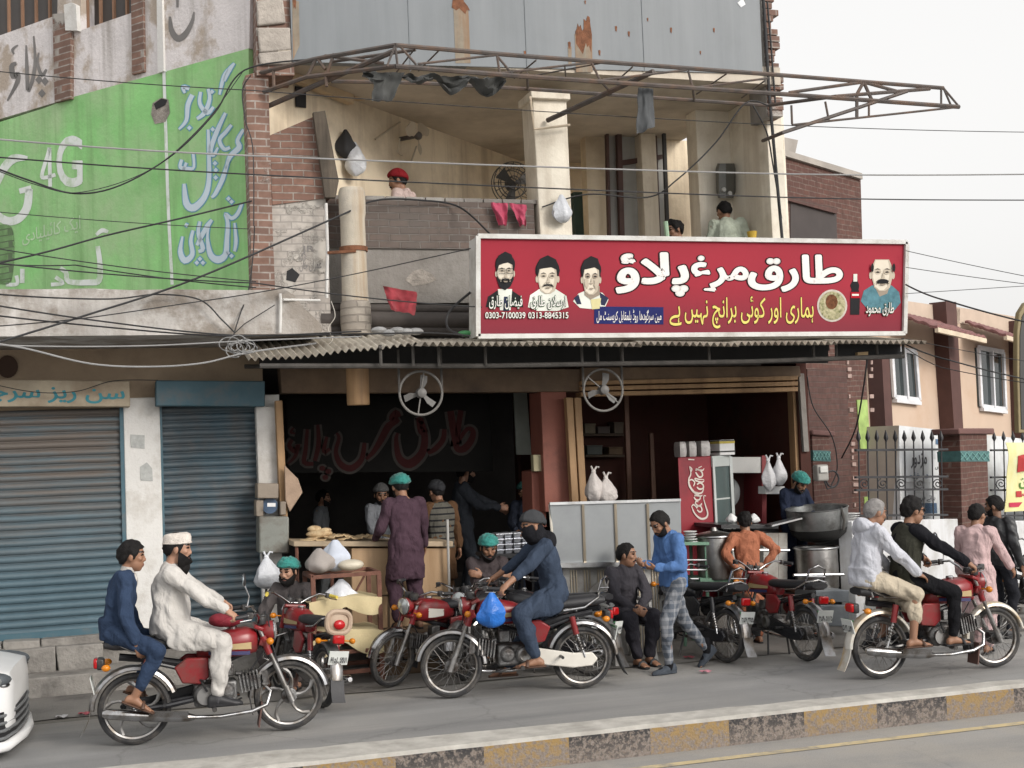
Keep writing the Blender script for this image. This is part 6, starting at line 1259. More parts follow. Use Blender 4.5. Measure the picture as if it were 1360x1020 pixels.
        if skirtlegs:
            a, c = J['k', 1], J['k', -1]; limb(b, a, c, .07, .07); limb(b, a.lerp(J['f', 1], .3), c.lerp(J['f', -1], .3), .07, .07); limb(b, pel, (a + c) / 2, .13, .1)
        kid(remesh(b, .011, 3, .014 * (.5 + .5 * legr), len(label)), 'trousers', bottom)
    if top:
        b = MB(); torso(b, .012, -.04); sleeves(b, .006, sleeve)
        if style == 'kurta':
            kx = (J['k', 1] + J['k', -1]) / 2; standing = (pel.z - kx.z) > .28
            if standing:
                for a, w in ((.25, 0), (.6, .0), (1, 0)):
                    pass
                rings = []
                for i in range(6):
                    u = i / 5; z = pel.z + .1 - u * (pel.z + .1 - hem); c = pel.lerp(V((kx.x * .9, kx.y, pel.z)), max(0, u - .25) * .7); spread = abs(J['k', 1].x - J['k', -1].x) * .45 * u
                    rings.append(ering(V((c.x, c.y, z)), p_f, p_l, .125 * fat + .022 * u + spread, .165 * (.5 + .5 * fat) + .035 * u, 28, .85))
                b.loft(rings)
            else:
                for k in (1, -1): limb(b, hip[k], hip[k].lerp(J['k', k], .92), .115, .09, 16)
                limb(b, hip[1].lerp(J['k', 1], .5), hip[-1].lerp(J['k', -1], .5), .085, .085); b.ell(pel + V((-.01, 0, -.02)), (.125, .18, .08), 16, 10)
                for k in (1, -1): b.ell(hip[k].lerp(J['k', k], .4) + V((0, k * .055, -.045)), (.2, .045, .09), 14, 10)
        elif style == 'jacket':
            b.loft([ering(pel + V((-.01, 0, .12)), p_f, p_l, .125 * fat, .165, 24), ering(pel + V((-.0, 0, -.02)), p_f, p_l, .13 * fat, .175, 24), ering(pel + V((.0, 0, -.06)), p_f, p_l, .125, .175, 24)])
        if hood: b.ell(nb - fw * .075 + up * .0, (.085, .135, .075), 16, 10); limb(b, nb + lf_ * .09 + fw * .03, nb - lf_ * .09 + fw * .03, .04, .04)
        # collar band
        b.loft([ering(nb - up * .02 + fw * .004, fw, lf_, .062, .07, 18), ering(nb + up * .028 + fw * .008, fw, lf_, .056, .06, 18)])
        kid(remesh(b, .0105, 3, .019, len(label) * 3), {'kurta': 'kurta', 'jacket': 'jacket', 'shirt': 'shirt'}[style], top)
    if vest:
        b = MB(); torso(b, .026, -.06); kid(remesh(b, .0105, 3, .008, 5), 'vest', vest)
    if collar: b = MB(); b.loft([ering(nb - up * .01 + fw * .01, fw, lf_, .062, .064, 20), ering(nb + up * .052 + fw * .014, fw, lf_, .06, .062, 20)]); b.ell(nb - up * .06 + fw * .08, (.035, .04, .07), 12, 8); b.build('collar', collar, t)
    if scarf:
        b = MB(); b.ell(HM((.0, 0, -.03)), (.112, .092, .1), 20, 12, Rh); b.ell(HM((-.04, 0, -.1)), (.1, .11, .09), 18, 12); b.ell(nb - fw * .06 - up * .03, (.09, .15, .1), 18, 12); b.ell(nb + fw * .05 + up * .03, (.07, .09, .06), 14, 10); kid(remesh(b, .01, 3, .012, 8), 'headscarf', scarf)
    for k in (1, -1):
        fd, fu, fl = J['fd', k]; A = J['f', k]
        if sock: b = MB(); limb(b, A + V((0, 0, .09)), A - V((0, 0, .03)), .044, .045); limb(b, A - fu * .04, A + fd * .1 - fu * .05, .042, .036); kid(remesh(b, .01, 2), 'sock', sock)
        if shoes:
            m, kind = shoes
            b = MB(); b.loft([ering(A - fd * .085 - fu * .075, fl, fd, .02, .01, 16), ering(A - fd * .0 - fu * .083, fl, fd, .045, .1, 16), ering(A - fd * .0 - fu * .07, fl, fd, .045, .1, 16)])
            sole = [ering(A + fd * x - fu * .078, fl, fu, w, .012, 12) for x, w in ((-.085, .02), (-.06, .035), (0, .038), (.08, .044), (.15, .046), (.195, .03), (.205, .012))]
            b = MB(); b.loft(sole)
            if kind == 'shoe': b.loft([ering(A + fd * x - fu * z, fl, fu, w, h_, 14) for x, w, h_, z in ((-.083, .02, .03, .045), (-.07, .036, .05, .035), (0, .042, .055, .03), (.06, .045, .042, .045), (.13, .048, .028, .06), (.18, .038, .02, .066), (.2, .015, .012, .07))]); so = kid(remesh(b, .009, 2), 'shoe', m)
            else: b.tube([A + fd * .1 - fl * .048 - fu * .07, A + fd * .09 - fl * .03 - fu * .035, A + fd * .085 - fu * .022, A + fd * .09 + fl * .03 - fu * .035, A + fd * .1 + fl * .048 - fu * .07], .016, 8); b.build('sandal', m, t)
    if xform: t.location, t.rotation_euler, t.scale = xform.location.copy(), xform.rotation_euler.copy(), (s,) * 3
    else: t.location = loc; t.rotation_euler = (0, 0, R_(yaw)); t.scale = (s,) * 3
    OFF[t.name] = V((0, 0, 0)); return t
white_c = fabric('white_cotton', (.5, .48, .455)); navy_c = fabric('navy_suit', (.03, .048, .09)); slate_c = fabric('slate_blue_cotton', (.04, .055, .085)); plum_c = fabric('plum_cotton', (.065, .038, .052)); char_c = fabric('charcoal_cotton', (.05, .047, .055)); 
sand_b = mat('black_leather', (.02, .02, .022), .5, bump=.1); sand_br = mat('brown_leather', (.08, .04, .025), .55, bump=.1)
# riders: posed on the bike's own frame, their root standing where the bike's does
bl = BK['left']
person('bearded man in white kurta and white prayer cap riding the left motorcycle', xform=bl, s=1.03, skinm=sk2, pelvis=(-.32, 0, .905), lean=2, fat=1.32, head=(-6, 6, 0), lh=(.16, .365, 1.01), rh=(.16, -.365, 1.01), lf=(.03, .2, .36), rf=(.03, -.2, .36), le=(-.3, .6, -.8), re=(-.3, -.6, -.8), lk=(1, .25, .6), rk=(1, -.25, .6), curl=.8, top=white_c, bottom=white_c, legr=1.22, cap='prayer', capmat=mat('prayer_cap_knit', (.62, .57, .52), .9, var=.2, vs=25, bump=.6, bs=80), beard='long', must=True, shoes=(sand_b, 'shoe'), sock=fabric('grey_sock', (.07, .07, .075)), palm=((0, -.2, -1), (0, .2, -1)))
person('boy in a blue suit sitting behind the bearded rider in white', xform=bl, s=.98, skinm=sk1, pelvis=(-.74, 0, .905), lean=12, head=(-4, 3, 0), lh=(-.56, .27, .86), rh=(-.58, -.25, .84), lf=(-.6, .24, .42), rf=(-.6, -.24, .42), le=(-1, .8, .1), re=(-1, -.8, .1), lk=(1, .5, .5), rk=(1, -.5, .5), curl=.25, top=navy_c, bottom=navy_c, style='jacket', hair='full', must=False, collar=white_c, shoes=(sand_br, 'sandal'), palm=((0, -1, -.3), (0, 1, -.3), (.35, -.1, -1), (.35, .1, -1)), toes=((0, 25), (0, 25)), cut=.9)
bm = BK['mid']
person('rider in dark blue kurta with grey cap and black headscarf on the red motorcycle', xform=bm, s=1.04, skinm=sk1, pelvis=(-.38, 0, .9), lean=16, head=(10, 10, 0), lh=(.15, .365, 1.01), rh=(.15, -.365, 1.01), lf=(-.14, .22, .34), rf=(.08, -.36, .085), le=(-.3, .7, -.7), re=(-.3, -.7, -.7), lk=(1, .3, .5), rk=(1, -.5, .4), curl=.8, top=slate_c, bottom=slate_c, legr=1.2, cap='beanie', capmat=fabric('grey_cap', (.05, .052, .056)), scarf=fabric('black_scarf', (.014, .014, .017)), must=False, hair='none', sleeve=.55, palm=((0, -.2, -1), (0, .2, -1)), shoes=(sand_br, 'sandal'))
br = BK['right']
person('man in olive vest and sunglasses driving the red motorcycle at the right', xform=br, s=1.0, skinm=sk1, pelvis=(-.3, 0, .91), lean=8, head=(-6, 5, 0), lh=(.16, .37, 1.01), rh=(.16, -.37, 1.01), lf=(.02, .22, .36), rf=(.02, -.22, .36), le=(-.3, .7, -.7), re=(-.3, -.7, -.7), lk=(1, .3, .6), rk=(1, -.3, .6), curl=.8, top=fabric('black_shirt', (.012, .012, .015)), bottom=fabric('black_trousers', (.01, .01, .012)), style='shirt', vest=fabric('olive_vest', (.045, .045, .035)), hair='full', must=False, glasses=True, shoes=(sand_b, 'sandal'), palm=((0, -.2, -1), (0, .2, -1)))
person('grey haired old man in a white hooded shawl riding pillion at the right', xform=br, s=1.0, skinm=sk1, pelvis=(-.72, 0, .92), lean=10, fat=1.15, head=(-4, 10, 0), lh=(-.3, .2, .94), rh=(-.3, -.24, .93), lf=(-.4, .25, .38), rf=(-.42, -.26, .38), le=(-.8, .8, -.4), re=(-.8, -.8, -.4), lk=(1, .4, .5), rk=(1, -.4, .5), curl=.3, top=fabric('white_hoodie', (.5, .51, .56)), style='jacket', hood=True, bottom=fabric('cream_lungi', (.46, .4, .31)), legr=1.12, cut=.2, skirtlegs=True, hair='short', hairmat=hairg, must=True, shoes=(sand_br, 'sandal'), palm=((0, -.4, -1), (0, .4, -1), (1, -.2, -.4), (1, .2, -.4)))
# ---- people on foot and at the stalls
def at(px, py, Y): p = P(px, py, Y); return p
def stand(label, px, topy, Y, floor, yaw, fullh=1.72, **k):
    """a figure whose head top meets the surveyed height over the floor it stands on"""
    p = P(px, topy, Y); s_ = k.pop('s', None) or (p.z - floor) / fullh
    return person(label, loc=(p.x, p.y, floor), yaw=yaw, s=s_, **k)
blue_sh = fabric('blue_shirt', (.085, .17, .37)); 
chk = fabric('checked_trousers', (.13, .145, .165)); h = MATS['checked_trousers#']; nt, L = h['nt'], h['L']
sx = nt.nodes.new('ShaderNodeSeparateXYZ'); L(h['tc'].outputs['Object'], sx.inputs[0])
def bars(o, n):
    v = mth('FRACT', mth('MULTIPLY', o, n), 0); return mth('GREATER_THAN', v, .62)
cx_ = mth('ADD', mth('MULTIPLY', bars(sx.outputs[2], 12), .5), mth('MULTIPLY', bars(mth('ADD', sx.outputs[0], sx.outputs[1]), 14), .5)); L(h['mix'](cx_, (.1, .115, .14), (.27, .28, .3)), h['b'].inputs['Base Color'])
wk = G(900, 892)
person('man in a blue shirt and checked trousers walking past looking at his hand', loc=(wk.x, wk.y, .006), yaw=186, s=1.0, skinm=sk1, pelvis=(0, 0, .92), lean=4, head=(8, 32, 0), lh=(.27, .12, 1.1), rh=(.3, -.08, 1.12), lf=(.14, .07, .085), rf=(-.42, -.08, .17), le=(-.6, .5, -.8), re=(-.6, -.4, -.8), curl=.7, top=blue_sh, bottom=chk, style='shirt', hair='short', beard='stubble', must=True, shoes=(fabric('grey_suede', (.06, .07, .085)), 'shoe'), sock=fabric('black_sock', (.012, .012, .014)), toes=(0, (0, 38)), palm=((0, -.4, .8), (0, .5, .8)))
stand('cook in a plum kurta and green hair cap, back turned, at the bread counter', 536, 626, 13.88, .45, 96, 1.74, skinm=sk1, lean=4, head=(6, 20, 0), lh=(.3, .26, 1.0), rh=(.24, -.3, .9), lf=(0, .12, .085), rf=(0, -.12, .085), top=plum_c, bottom=plum_c, hem=.55, legr=1.3, fat=1.12, hair='short', cap='bouffant', must=True, beard='stubble', shoes=(sand_b, 'sandal'))
b = MB(); p = P(538, 800, 13.9); b.bb((p.x - .35, 13.62, .006), (p.x + .35, 14.16, .448)); b.solo('standing_box', mat('step_wood', (.12, .08, .05), .85, var=.3), 'low dark wooden box the plum kurta cook stands on', 'box', bev=.01)
stand('man in a grey striped vest over tan sleeves standing beside the plum kurta cook', 583, 638, 15.2, .38, 100, 1.72, skinm=sk1, head=(10, 12, 0), lh=(.25, .2, 1.05), rh=(.05, -.28, .8), top=fabric('tan_brown_shirt', (.1, .055, .03)), bottom=fabric('tan_brown_shirt'), legr=1.2, vest=fabric('striped_grey_vest', (.1, .1, .085), dirt=None), cap='beanie', capmat=fabric('dark_grey_cap', (.035, .036, .04)), hair='short', must=True, shoes=(sand_b, 'sandal'))
h = MATS['striped_grey_vest#']; nt, L = h['nt'], h['L']; sx = nt.nodes.new('ShaderNodeSeparateXYZ'); L(h['tc'].outputs['Object'], sx.inputs[0])
def bars2(o, n):
    a = nt.nodes.new('ShaderNodeMath'); a.operation = 'MULTIPLY'; L(o, a.inputs[0]); a.inputs[1].default_value = n; c = nt.nodes.new('ShaderNodeMath'); c.operation = 'FRACT'; L(a.outputs[0], c.inputs[0]); e = nt.nodes.new('ShaderNodeMath'); e.operation = 'GREATER_THAN'; L(c.outputs[0], e.inputs[0]); e.inputs[1].default_value = .72; return e.outputs[0]
L(h['mix'](bars2(sx.outputs[2], 13), (.11, .105, .09), (.02, .02, .022)), h['b'].inputs['Base Color'])
stand('man in a pale grey kurta and cap left of the plum cook', 503, 642, 16.0, .38, -60, 1.72, skinm=sk1, head=(-30, 15, 0), lh=(.3, .15, 1.0), rh=(.3, -.15, 1.0), top=fabric('pale_grey_kurta', (.2, .21, .23)), bottom=fabric('pale_grey_kurta'), cap='beanie', capmat=fabric('grey_cloth_cap', (.1, .1, .1)), must=True, beard='stubble')
stand('man in a dark grey shirt inside the shop reaching out one arm', 612, 612, 16.6, .38, -8, 1.72, skinm=sk2, head=(5, 8, 0), lh=(.5, .1, 1.1), rh=(.42, -.22, 1.14), le=(-.2, .5, -.9), re=(-.1, -.5, -.9), top=fabric('dark_grey_shirt', (.045, .05, .06)), bottom=fabric('dark_grey_shirt'), style='shirt', hair='full', must=True, beard='stubble', curl=.5)
stand('dim figure in a grey kurta deep in the dark shop at the left', 425, 650, 18.0, .38, -20, 1.72, skinm=sk1, top=fabric('dim_grey_kurta', (.16, .17, .18)), bottom=fabric('dim_grey_kurta'), hair='short', must=True, beard='stubble')
stand('man with a dark cap inside the shop beside the red column', 697, 640, 16.4, .38, -110, 1.72, skinm=sk1, head=(-15, 10, 0), lh=(.3, .12, 1.0), rh=(.3, -.15, 1.0), top=fabric('dark_navy_kurta', (.025, .03, .045)), bottom=fabric('dark_navy_kurta'), cap='bouffant', capmat=fabric('dark_green_cap', (.03, .09, .08)), must=True, beard='stubble')
brown_k = fabric('brown_grey_kurta', (.062, .05, .052)); gr_k = fabric('grey_brown_kurta', (.085, .075, .075))
p = P(645, 704, 13.9)
person('bearded man in a green hair cap sitting with folded arms by the foil trays', loc=(p.x, p.y, p.z - 1.35), yaw=-96, s=1.0, skinm=sk1, pelvis=(0, 0, .53), lean=6, fat=1.05, head=(0, 20, 0), lh=(.25, -.11, .87), rh=(.24, .1, .84), le=(.1, .8, -.6), re=(.1, -.8, -.6), lf=(.42, .16, .085), rf=(.42, -.16, .085), lk=(.6, .2, 1), rk=(.6, -.2, 1), top=brown_k, bottom=brown_k, legr=1.2, cap='bouffant', hair='short', beard='full', curl=.4, palm=((-1, -.1, 0), (-1, .1, 0), (.1, -1, .25), (.1, 1, .25)), shoes=(sand_b, 'sandal'))
p = P(388, 737, 13.75)
person('bread seller in a green hair cap sitting behind the rack at the shop corner', loc=(p.x, p.y, p.z - 1.34), yaw=-118, s=1.0, skinm=sk2, pelvis=(0, 0, .53), lean=6, head=(-12, 6, 0), lh=(.4, .2, .72), rh=(.34, -.15, .62), le=(-.2, .9, -.4), re=(-.2, -.9, -.4), lf=(.42, .16, .085), rf=(.42, -.16, .085), lk=(.6, .2, 1), rk=(.6, -.2, 1), top=gr_k, bottom=gr_k, legr=1.2, cap='bouffant', hair='short', beard='full', curl=.45, shoes=(sand_b, 'sandal'))
CHX = P(836, 880, 13.1).x
person('moustached man in a dark kurta sitting on a plastic chair, hands clasped', loc=(CHX, 13.12, .006), yaw=-82, s=1.0, skinm=sk1, pelvis=(-.1, 0, .52), lean=10, fat=1.1, head=(42, 2, 0), lh=(.24, .03, .6), rh=(.25, -.02, .57), le=(-.1, .9, -.5), re=(-.1, -.9, -.5), lf=(.32, .07, .085), rf=(.36, -.1, .085), lk=(.7, .2, 1), rk=(.7, -.25, 1), top=char_c, bottom=fabric('dark_charcoal', (.025, .024, .03)), legr=1.25, hair='short', must=True, curl=.8, palm=((0, -1, -.2), (0, 1, -.2), (.7, -.6, -.3), (.7, .6, -.3)), shoes=(sand_b, 'sandal'))
stand('man in an orange kurta seen from behind with both hands on his hips', 990, 679, 13.55, .006, 82, 1.72, skinm=sk1, head=(-6, 6, 0), lh=(-.09, .2, 1.0), rh=(-.09, -.2, 1.0), le=(-.5, 1, -.1), re=(-.5, -1, -.1), top=fabric('orange_kurta', (.34, .13, .075)), bottom=fabric('orange_kurta'), legr=1.25, hem=.42, hair='full', must=True, curl=.4, palm=((1, -.3, 0), (1, .3, 0), (-.2, -1, .15), (-.2, 1, .15)), shoes=(sand_b, 'sandal'))
stand('cook in a navy shirt and green hair cap bending over the big cooking pan', 1049, 627, 14.8, .38, -82, 1.68, skinm=sk1, lean=10, head=(8, 38, 0), lh=(.38, .2, 1.0), rh=(.38, -.2, 1.0), top=fabric('navy_shirt', (.018, .024, .045)), bottom=fabric('navy_shirt'), style='shirt', hair='short', cap='bouffant', must=True, beard='full', curl=.6)
pk = G(1288, 869)
stand('man in a pale pink kurta walking away past the motorcycles', 1292, 668, pk.y, .006, 34, 1.72, skinm=sk1, lean=4, head=(-18, 6, 0), lf=(.16, .1, .085), rf=(-.1, -.1, .1), lh=(.22, .28, .86), rh=(.36, -.3, .92), top=fabric('pink_kurta', (.5, .36, .36)), bottom=fabric('pink_kurta'), legr=1.3, hem=.45, hair='short', must=False, shoes=(sand_b, 'sandal'), glasses=True)
stand('man in a black leather jacket standing at the right edge, face turned left', 1322, 657, pk.y + .75, .006, 15, 1.72, skinm=sk3, head=(118, 6, 0), top=mat('black_leather_jacket', (.022, .023, .026), .45, var=.2, bump=.3, bs=30), bottom=fabric('black_jeans', (.02, .021, .026)), style='jacket', hair='short', must=True, beard='stubble', shoes=(sand_b, 'shoe'))
p = P(541, 221, 15.1)
person('man in a red cap and pale pink shirt sitting on the balcony, back turned', loc=(p.x, p.y, p.z - 1.34), yaw=140, s=1.0, skinm=sk1, pelvis=(0, 0, .53), lean=8, fat=1.15, head=(30, 12, 0), lh=(.3, .1, .75), rh=(.3, -.15, .75), lf=(.4, .15, .085), rf=(.4, -.15, .085), top=fabric('pale_pink_shirt', (.55, .43, .4)), bottom=fabric('pale_pink_shirt'), cap='beanie', capmat=fabric('red_knit_cap', (.2, .015, .02)), hair='short', must=True)
p = P(902, 289, 14.9)
person('man in a dark blue shirt sitting on the balcony behind the signboard', loc=(p.x, p.y, p.z - 1.34), yaw=175, s=1.0, skinm=sk1, pelvis=(0, 0, .53), head=(10, 12, 0), lf=(.4, .15, .085), rf=(.4, -.15, .085), lh=(.3, .15, .75), rh=(.3, -.15, .75), top=fabric('dark_blue_shirt', (.03, .045, .075)), bottom=fabric('dark_blue_shirt'), style='shirt', hair='full', must=True)
p = P(965, 261, 14.75)
person('man in a pale green shirt sitting on the balcony, seen from behind', loc=(p.x, p.y, p.z - 1.34), yaw=70, s=1.0, skinm=sk1, pelvis=(0, 0, .53), lean=6, fat=1.15, head=(30, 14, 0), lf=(.4, .15, .085), rf=(.4, -.15, .085), lh=(.3, .15, .75), rh=(.3, -.15, .75), top=fabric('pale_green_shirt', (.42, .46, .38)), bottom=fabric('pale_green_shirt'), hair='short', must=True)
# ================================================================== things in and around the shop
steel = mat('stainless_steel', (.5, .51, .52), .3, 1, var=.1, dirt=((.33, .32, .31), .35, 4), bump=.05, bs=5); steel_d = mat('dented_steel', (.42, .41, .4), .34, 1, var=.2, vs=4, dirt=((.2, .18, .16), .35, 3), bump=.25, bs=5)
wood_c = mat('pale_plywood', (.43, .29, .17), .7, var=.12, vs=2, streak=((.3, .19, .1), .35, 4), bump=.15); rusty = mat('rusty_angle_iron', (.14, .06, .04), .8, var=.35, vs=8, bump=.3); bread = mat('flat_bread', (.55, .42, .25), .85, var=.2, vs=9, dirt=((.33, .2, .1), .35, 16), bump=.4, bs=40); oil = mat('oilcloth', (.55, .46, .27), .8, var=.12, vs=4, bump=.2); bagm = mat('thin_plastic', (.6, .62, .66), .3, var=.1, vs=5, bump=1, bs=13); paperw = mat('white_paper', (.7, .7, .7), .85, bump=.1)
def F(x, y, Y): return P(x, y, Y)
def pbox(b, x0, y0, x1, y1, Y, d): b.prism([P(x0, y0, Y), P(x1, y0, Y), P(x1, y1, Y), P(x0, y1, Y)], (0, d, 0)); return b
# ring fans under the awning
def ring_fan(cx, cy, Y, label, tip, sc=1.):
    c = P(cx, cy, Y); t = thing('ceiling_ring_fan', label, 'fan', c, 'ring fans under the awning'); R = .235
    b = MB(); b.torus(c, R, .014, 'y', 40, 8); b.build('ring', mat('fan_ring', (.15, .142, .132), .6), t)
    b = MB(); b.lathe([(.02, -.08), (.05, -.06), (.055, .04), (.02, .08)], c, 16, 'y'); b.build('motor', mat('fan_motor', (.14, .135, .13), .6), t)
    for k in range(3):
        a = R_(tip + 120 * k); u = V((math.cos(a), 0, math.sin(a))); w = V((-math.sin(a), .35, math.cos(a))).normalized(); b = MB()
        b.prism([c + u * .05 - w * .02, c + u * .12 - w * .05, c + u * .19 - w * .045, c + u * .195 + w * .03, c + u * .1 + w * .02, c + u * .05 + w * .02], V((0, .006, 0))); b.build('blade', mat('fan_blade', (.12, .117, .113), .6), t)
    b = MB()
    for k in range(2): a = R_(tip + 60 + 180 * k); b.bar(c, c + V((math.cos(a), 0, math.sin(a))) * R, .02, .012)
    b.build('spoke', mat('fan_ring'), t)
    for s in (-1, 1): b = MB(); b.tube([c + V((s * R, 0, 0)), c + V((s * R, 0, .47))], .014, 6); b.build('hanger', M_fr, t)
ring_fan(559, 522, 13.35, 'white ring fan hanging under the left half of the awning', 200); ring_fan(801, 518, 13.35, 'grey ring fan hanging under the awning near its middle', 80)
b = MB(); c = P(476, 538, 13.9); b.lathe([(.001, 0), (.12, 0), (.125, .02), (.125, .4), (.12, .43), (.001, .43)], c, 24); b.solo('tin_drum', mat('tan_drum', (.36, .22, .11), .65, var=.12, streak=((.2, .12, .06), .3, 4)), 'tan cylindrical tin hanging under the awning left of the fan', 'tin drum')
# bread counter
BC = thing('bread_counter', 'pale plywood bread counter with a long top in front of the plum kurta cook', 'counter', P(530, 830, 14.2))
YB = 14.2
b = MB(); pbox(b, 467, 728, 598, 858, YB, .5); b.build('body', wood_c, BC, bev=.01)
b = MB(); pbox(b, 390, 719, 602, 726, YB - .05, .6); b.build('top', mat('worn_wood_top', (.36, .28, .19), .7, var=.2), BC, bev=.008)
b = MB(); pbox(b, 515, 728, 518, 850, YB - .006, .01); pbox(b, 467, 790, 598, 792, YB - .006, .01); b.build('joint_strip', mat('dark_gap', (.1, .07, .045), .9), BC)
for x in (394, 440): b = MB(); b.tube([P(x, 726, YB), P(x + 3, 850, YB)], .02, 6); b.build('leg', rusty, BC)
b = MB(); b.tube([P(594, 690, 14.1), P(598, 830, 14.1)], .016, 8); b.solo('standing_pipe', mat('pale_pipe', (.45, .44, .42), .5, .4), 'pale upright pipe with a tap in front of the bread counter', 'pipe')
r = random.Random(12)
def naan(c, rx, ry, h, label, group='flat breads', m=None):
    b = MB(); b.grid(lambda u, v: V(c) + V(((u - .5) * 2 * rx * math.sqrt(max(0, 1 - (2 * v - 1) ** 2 * .8)), (v - .5) * 2 * ry, h * (.6 + noise.noise(V((u * 4 + c[0] * 9, v * 4, 2))) * .9) * (1 - abs(2 * u - 1) ** 4))), 10, 8, th=(0, 0, .012)); return b.solo('flat_bread', m or bread, label, 'bread', group)
top = P(450, 719, YB)
for i, (x, dz, lb) in enumerate(((412, 0, 'flat bread at the left end of the bread counter'), (436, .0, 'flat bread beside the folded loaf on the counter'), (462, .0, 'flat bread in the middle of the counter'), (486, .0, 'flat bread nearest the plum cook on the left'), (505, 0, 'flat bread under the plum cook hand'), (426, .03, 'flat bread lying on top of the left ones'), (450, .03, 'flat bread lying on the middle ones'))):
    p = P(x, 719, YB + .15 + .1 * (i % 2)); naan((p.x, YB + .18 + .08 * (i % 2), top.z + .005 + dz), .15, .13, .03, lb)
b = MB(); p = P(424, 708, YB + .2); b.ell((p.x, YB + .2, top.z + .085), (.15, .09, .045), 16, 10); b.ell((p.x - .05, YB + .22, top.z + .14), (.08, .06, .04), 14, 8); b.ell((p.x + .07, YB + .2, top.z + .12), (.07, .05, .03), 14, 8); bpy.data.objects[b.solo('dough_roll', bread, 'folded pile of pale dough on the left of the counter', 'dough').name]
# iron bread rack on the pavement
BR = thing('bread_rack', 'rusty angle iron bread rack with two cloth covered shelves on the pavement', 'rack', P(455, 900, 13.3))
x0, x1 = P(418, 850, 13.3).x, P(506, 850, 13.3).x; zt_ = P(455, 764, 13.3).z
for x in (x0, x1):
    for y in (13.3, 13.85): b = MB(); b.box((x, y, zt_ / 2), (.045, .045, zt_)); b.build('leg', rusty, BR)
for z in (zt_, P(455, 866, 13.3).z, .14):
    for p_, q_ in (((x0, 13.3), (x1, 13.3)), ((x0, 13.85), (x1, 13.85)), ((x0, 13.3), (x0, 13.85)), ((x1, 13.3), (x1, 13.85))): b = MB(); b.bar((*p_, z), (*q_, z), .04, .04); b.build('rail', rusty, BR)
for z in (P(455, 802, 13.3).z, P(455, 846, 13.3).z):
    b = MB(); b.bb((x0 + .03, 13.33, z - .02), (x1 - .03, 13.82, z)); b.build('shelf', rusty, BR)
b = MB(); b.bar((x1, 13.85, zt_), (x0 + .3, 13.85, .5), .02, .02); b.build('brace', rusty, BR)
def shelf_cloth(z, drop, label, seed):
    xa, xb = x0 - .05, x1 + .02
    def f(u, v):
        x = xa + (xb - xa) * u; t = v * (.5 + drop)
        d = drop * (.35 + .65 * abs(math.sin(u * 4 + seed)))
        if v < .35: return V((x, 13.82 - .54 * v / .35, z + .02 + noise.noise(V((u * 5, v * 5, seed))) * .03 + .035 * math.sin(u * 3.1)))
        k = (v - .35) / .65; return V((x, 13.27 - .02 * math.sin(u * 16 + seed) * k, z + .02 + .035 * math.sin(u * 3.1) * (1 - k) - d * k))
    b = MB(); b.grid(f, 26, 14, th=(0, 0, .006)); b.solo('shelf_cloth', oil, label, 'cloth', 'cloths on the bread rack')
shelf_cloth(P(455, 800, 13.3).z, .17, 'yellowish cloth over the upper shelf of the bread rack', 1.2); shelf_cloth(P(455, 844, 13.3).z, .24, 'yellowish cloth hanging in a point from the lower shelf of the bread rack', 4.4)
def bag(name, c, r, label, m, seed=0, knot=True, group=None, cat='bag'):
    """a tied bag: full below, gathered to a knot above"""
    c = V(c); b = MB(); rings = []
    for i in range(13):
        u = i / 12; w = (.42 + .58 * math.sin(min(1, u * 3.2) * math.pi / 2)) * (1 - .86 * max(0, (u - .42) / .58) ** 1.25) if u > 0 else .25
        rings.append([c + V((r[0] * w * math.cos(a) * (1 + .1 * math.sin(a * 5 + seed + u * 4) + .3 * noise.noise(V((math.cos(a) * 1.3, math.sin(a) * 1.3 + seed, u * 3)))), r[1] * w * math.sin(a) * (1 + .1 * math.sin(a * 4 + seed) + .3 * noise.noise(V((math.cos(a) * 1.3 + 9, math.sin(a) * 1.3 + seed, u * 3)))), r[2] * u)) for a in [2 * math.pi * k / 22 for k in range(22)]])
    b.loft(rings)
    if knot: b.ell(c + V((.0, 0, r[2])), (.03, .02, .03), 8, 6); b.tube([c + V((0, 0, r[2])), c + V((.04, 0, r[2] + .06)), c + V((.07, 0, r[2] + .05))], .012, 6); b.tube([c + V((0, 0, r[2])), c + V((-.03, 0, r[2] + .07))], .012, 6)
    return b.solo(name, m, label, cat, group)
p = P(425, 764, 13.5); bag('cloth_bundle', (p.x, 13.5, zt_ + .02), (.15, .12, .26), 'grey cloth bundle tied to a point on the bread rack', mat('grey_bundle', (.32, .29, .27), .9, var=.15), 1, False); p = P(444, 764, 13.6); bag('cloth_bundle', (p.x + .02, 13.62, zt_ + .02), (.17, .12, .33), 'pale blue and white cloth bundle tied to a point on the bread rack', mat('pale_bundle', (.5, .54, .62), .9, var=.15), 3, False)
b = MB(); p = P(466, 754, 13.5); b.ell((p.x, 13.5, zt_ + .085), (.14, .1, .06), 18, 10); b.solo('bread_bag', mat('cream_bag', (.55, .5, .4), .5, var=.12, bump=.4, bs=18), 'cream bag of bread lying on top of the bread rack', 'bag')
p = P(449, 790, 13.5); bag('plastic_bag', (p.x + .02, 13.42, zt_ - .32), (.15, .1, .27), 'white plastic bag hanging from the top of the bread rack', bagm, 2, False); p = P(352, 780, 14.5); bag('plastic_bag', (p.x, 14.3, P(352, 782, 14.3).z), (.15, .11, .34), 'white plastic bag hanging on the corner pillar behind the bread seller', bagm, 5)
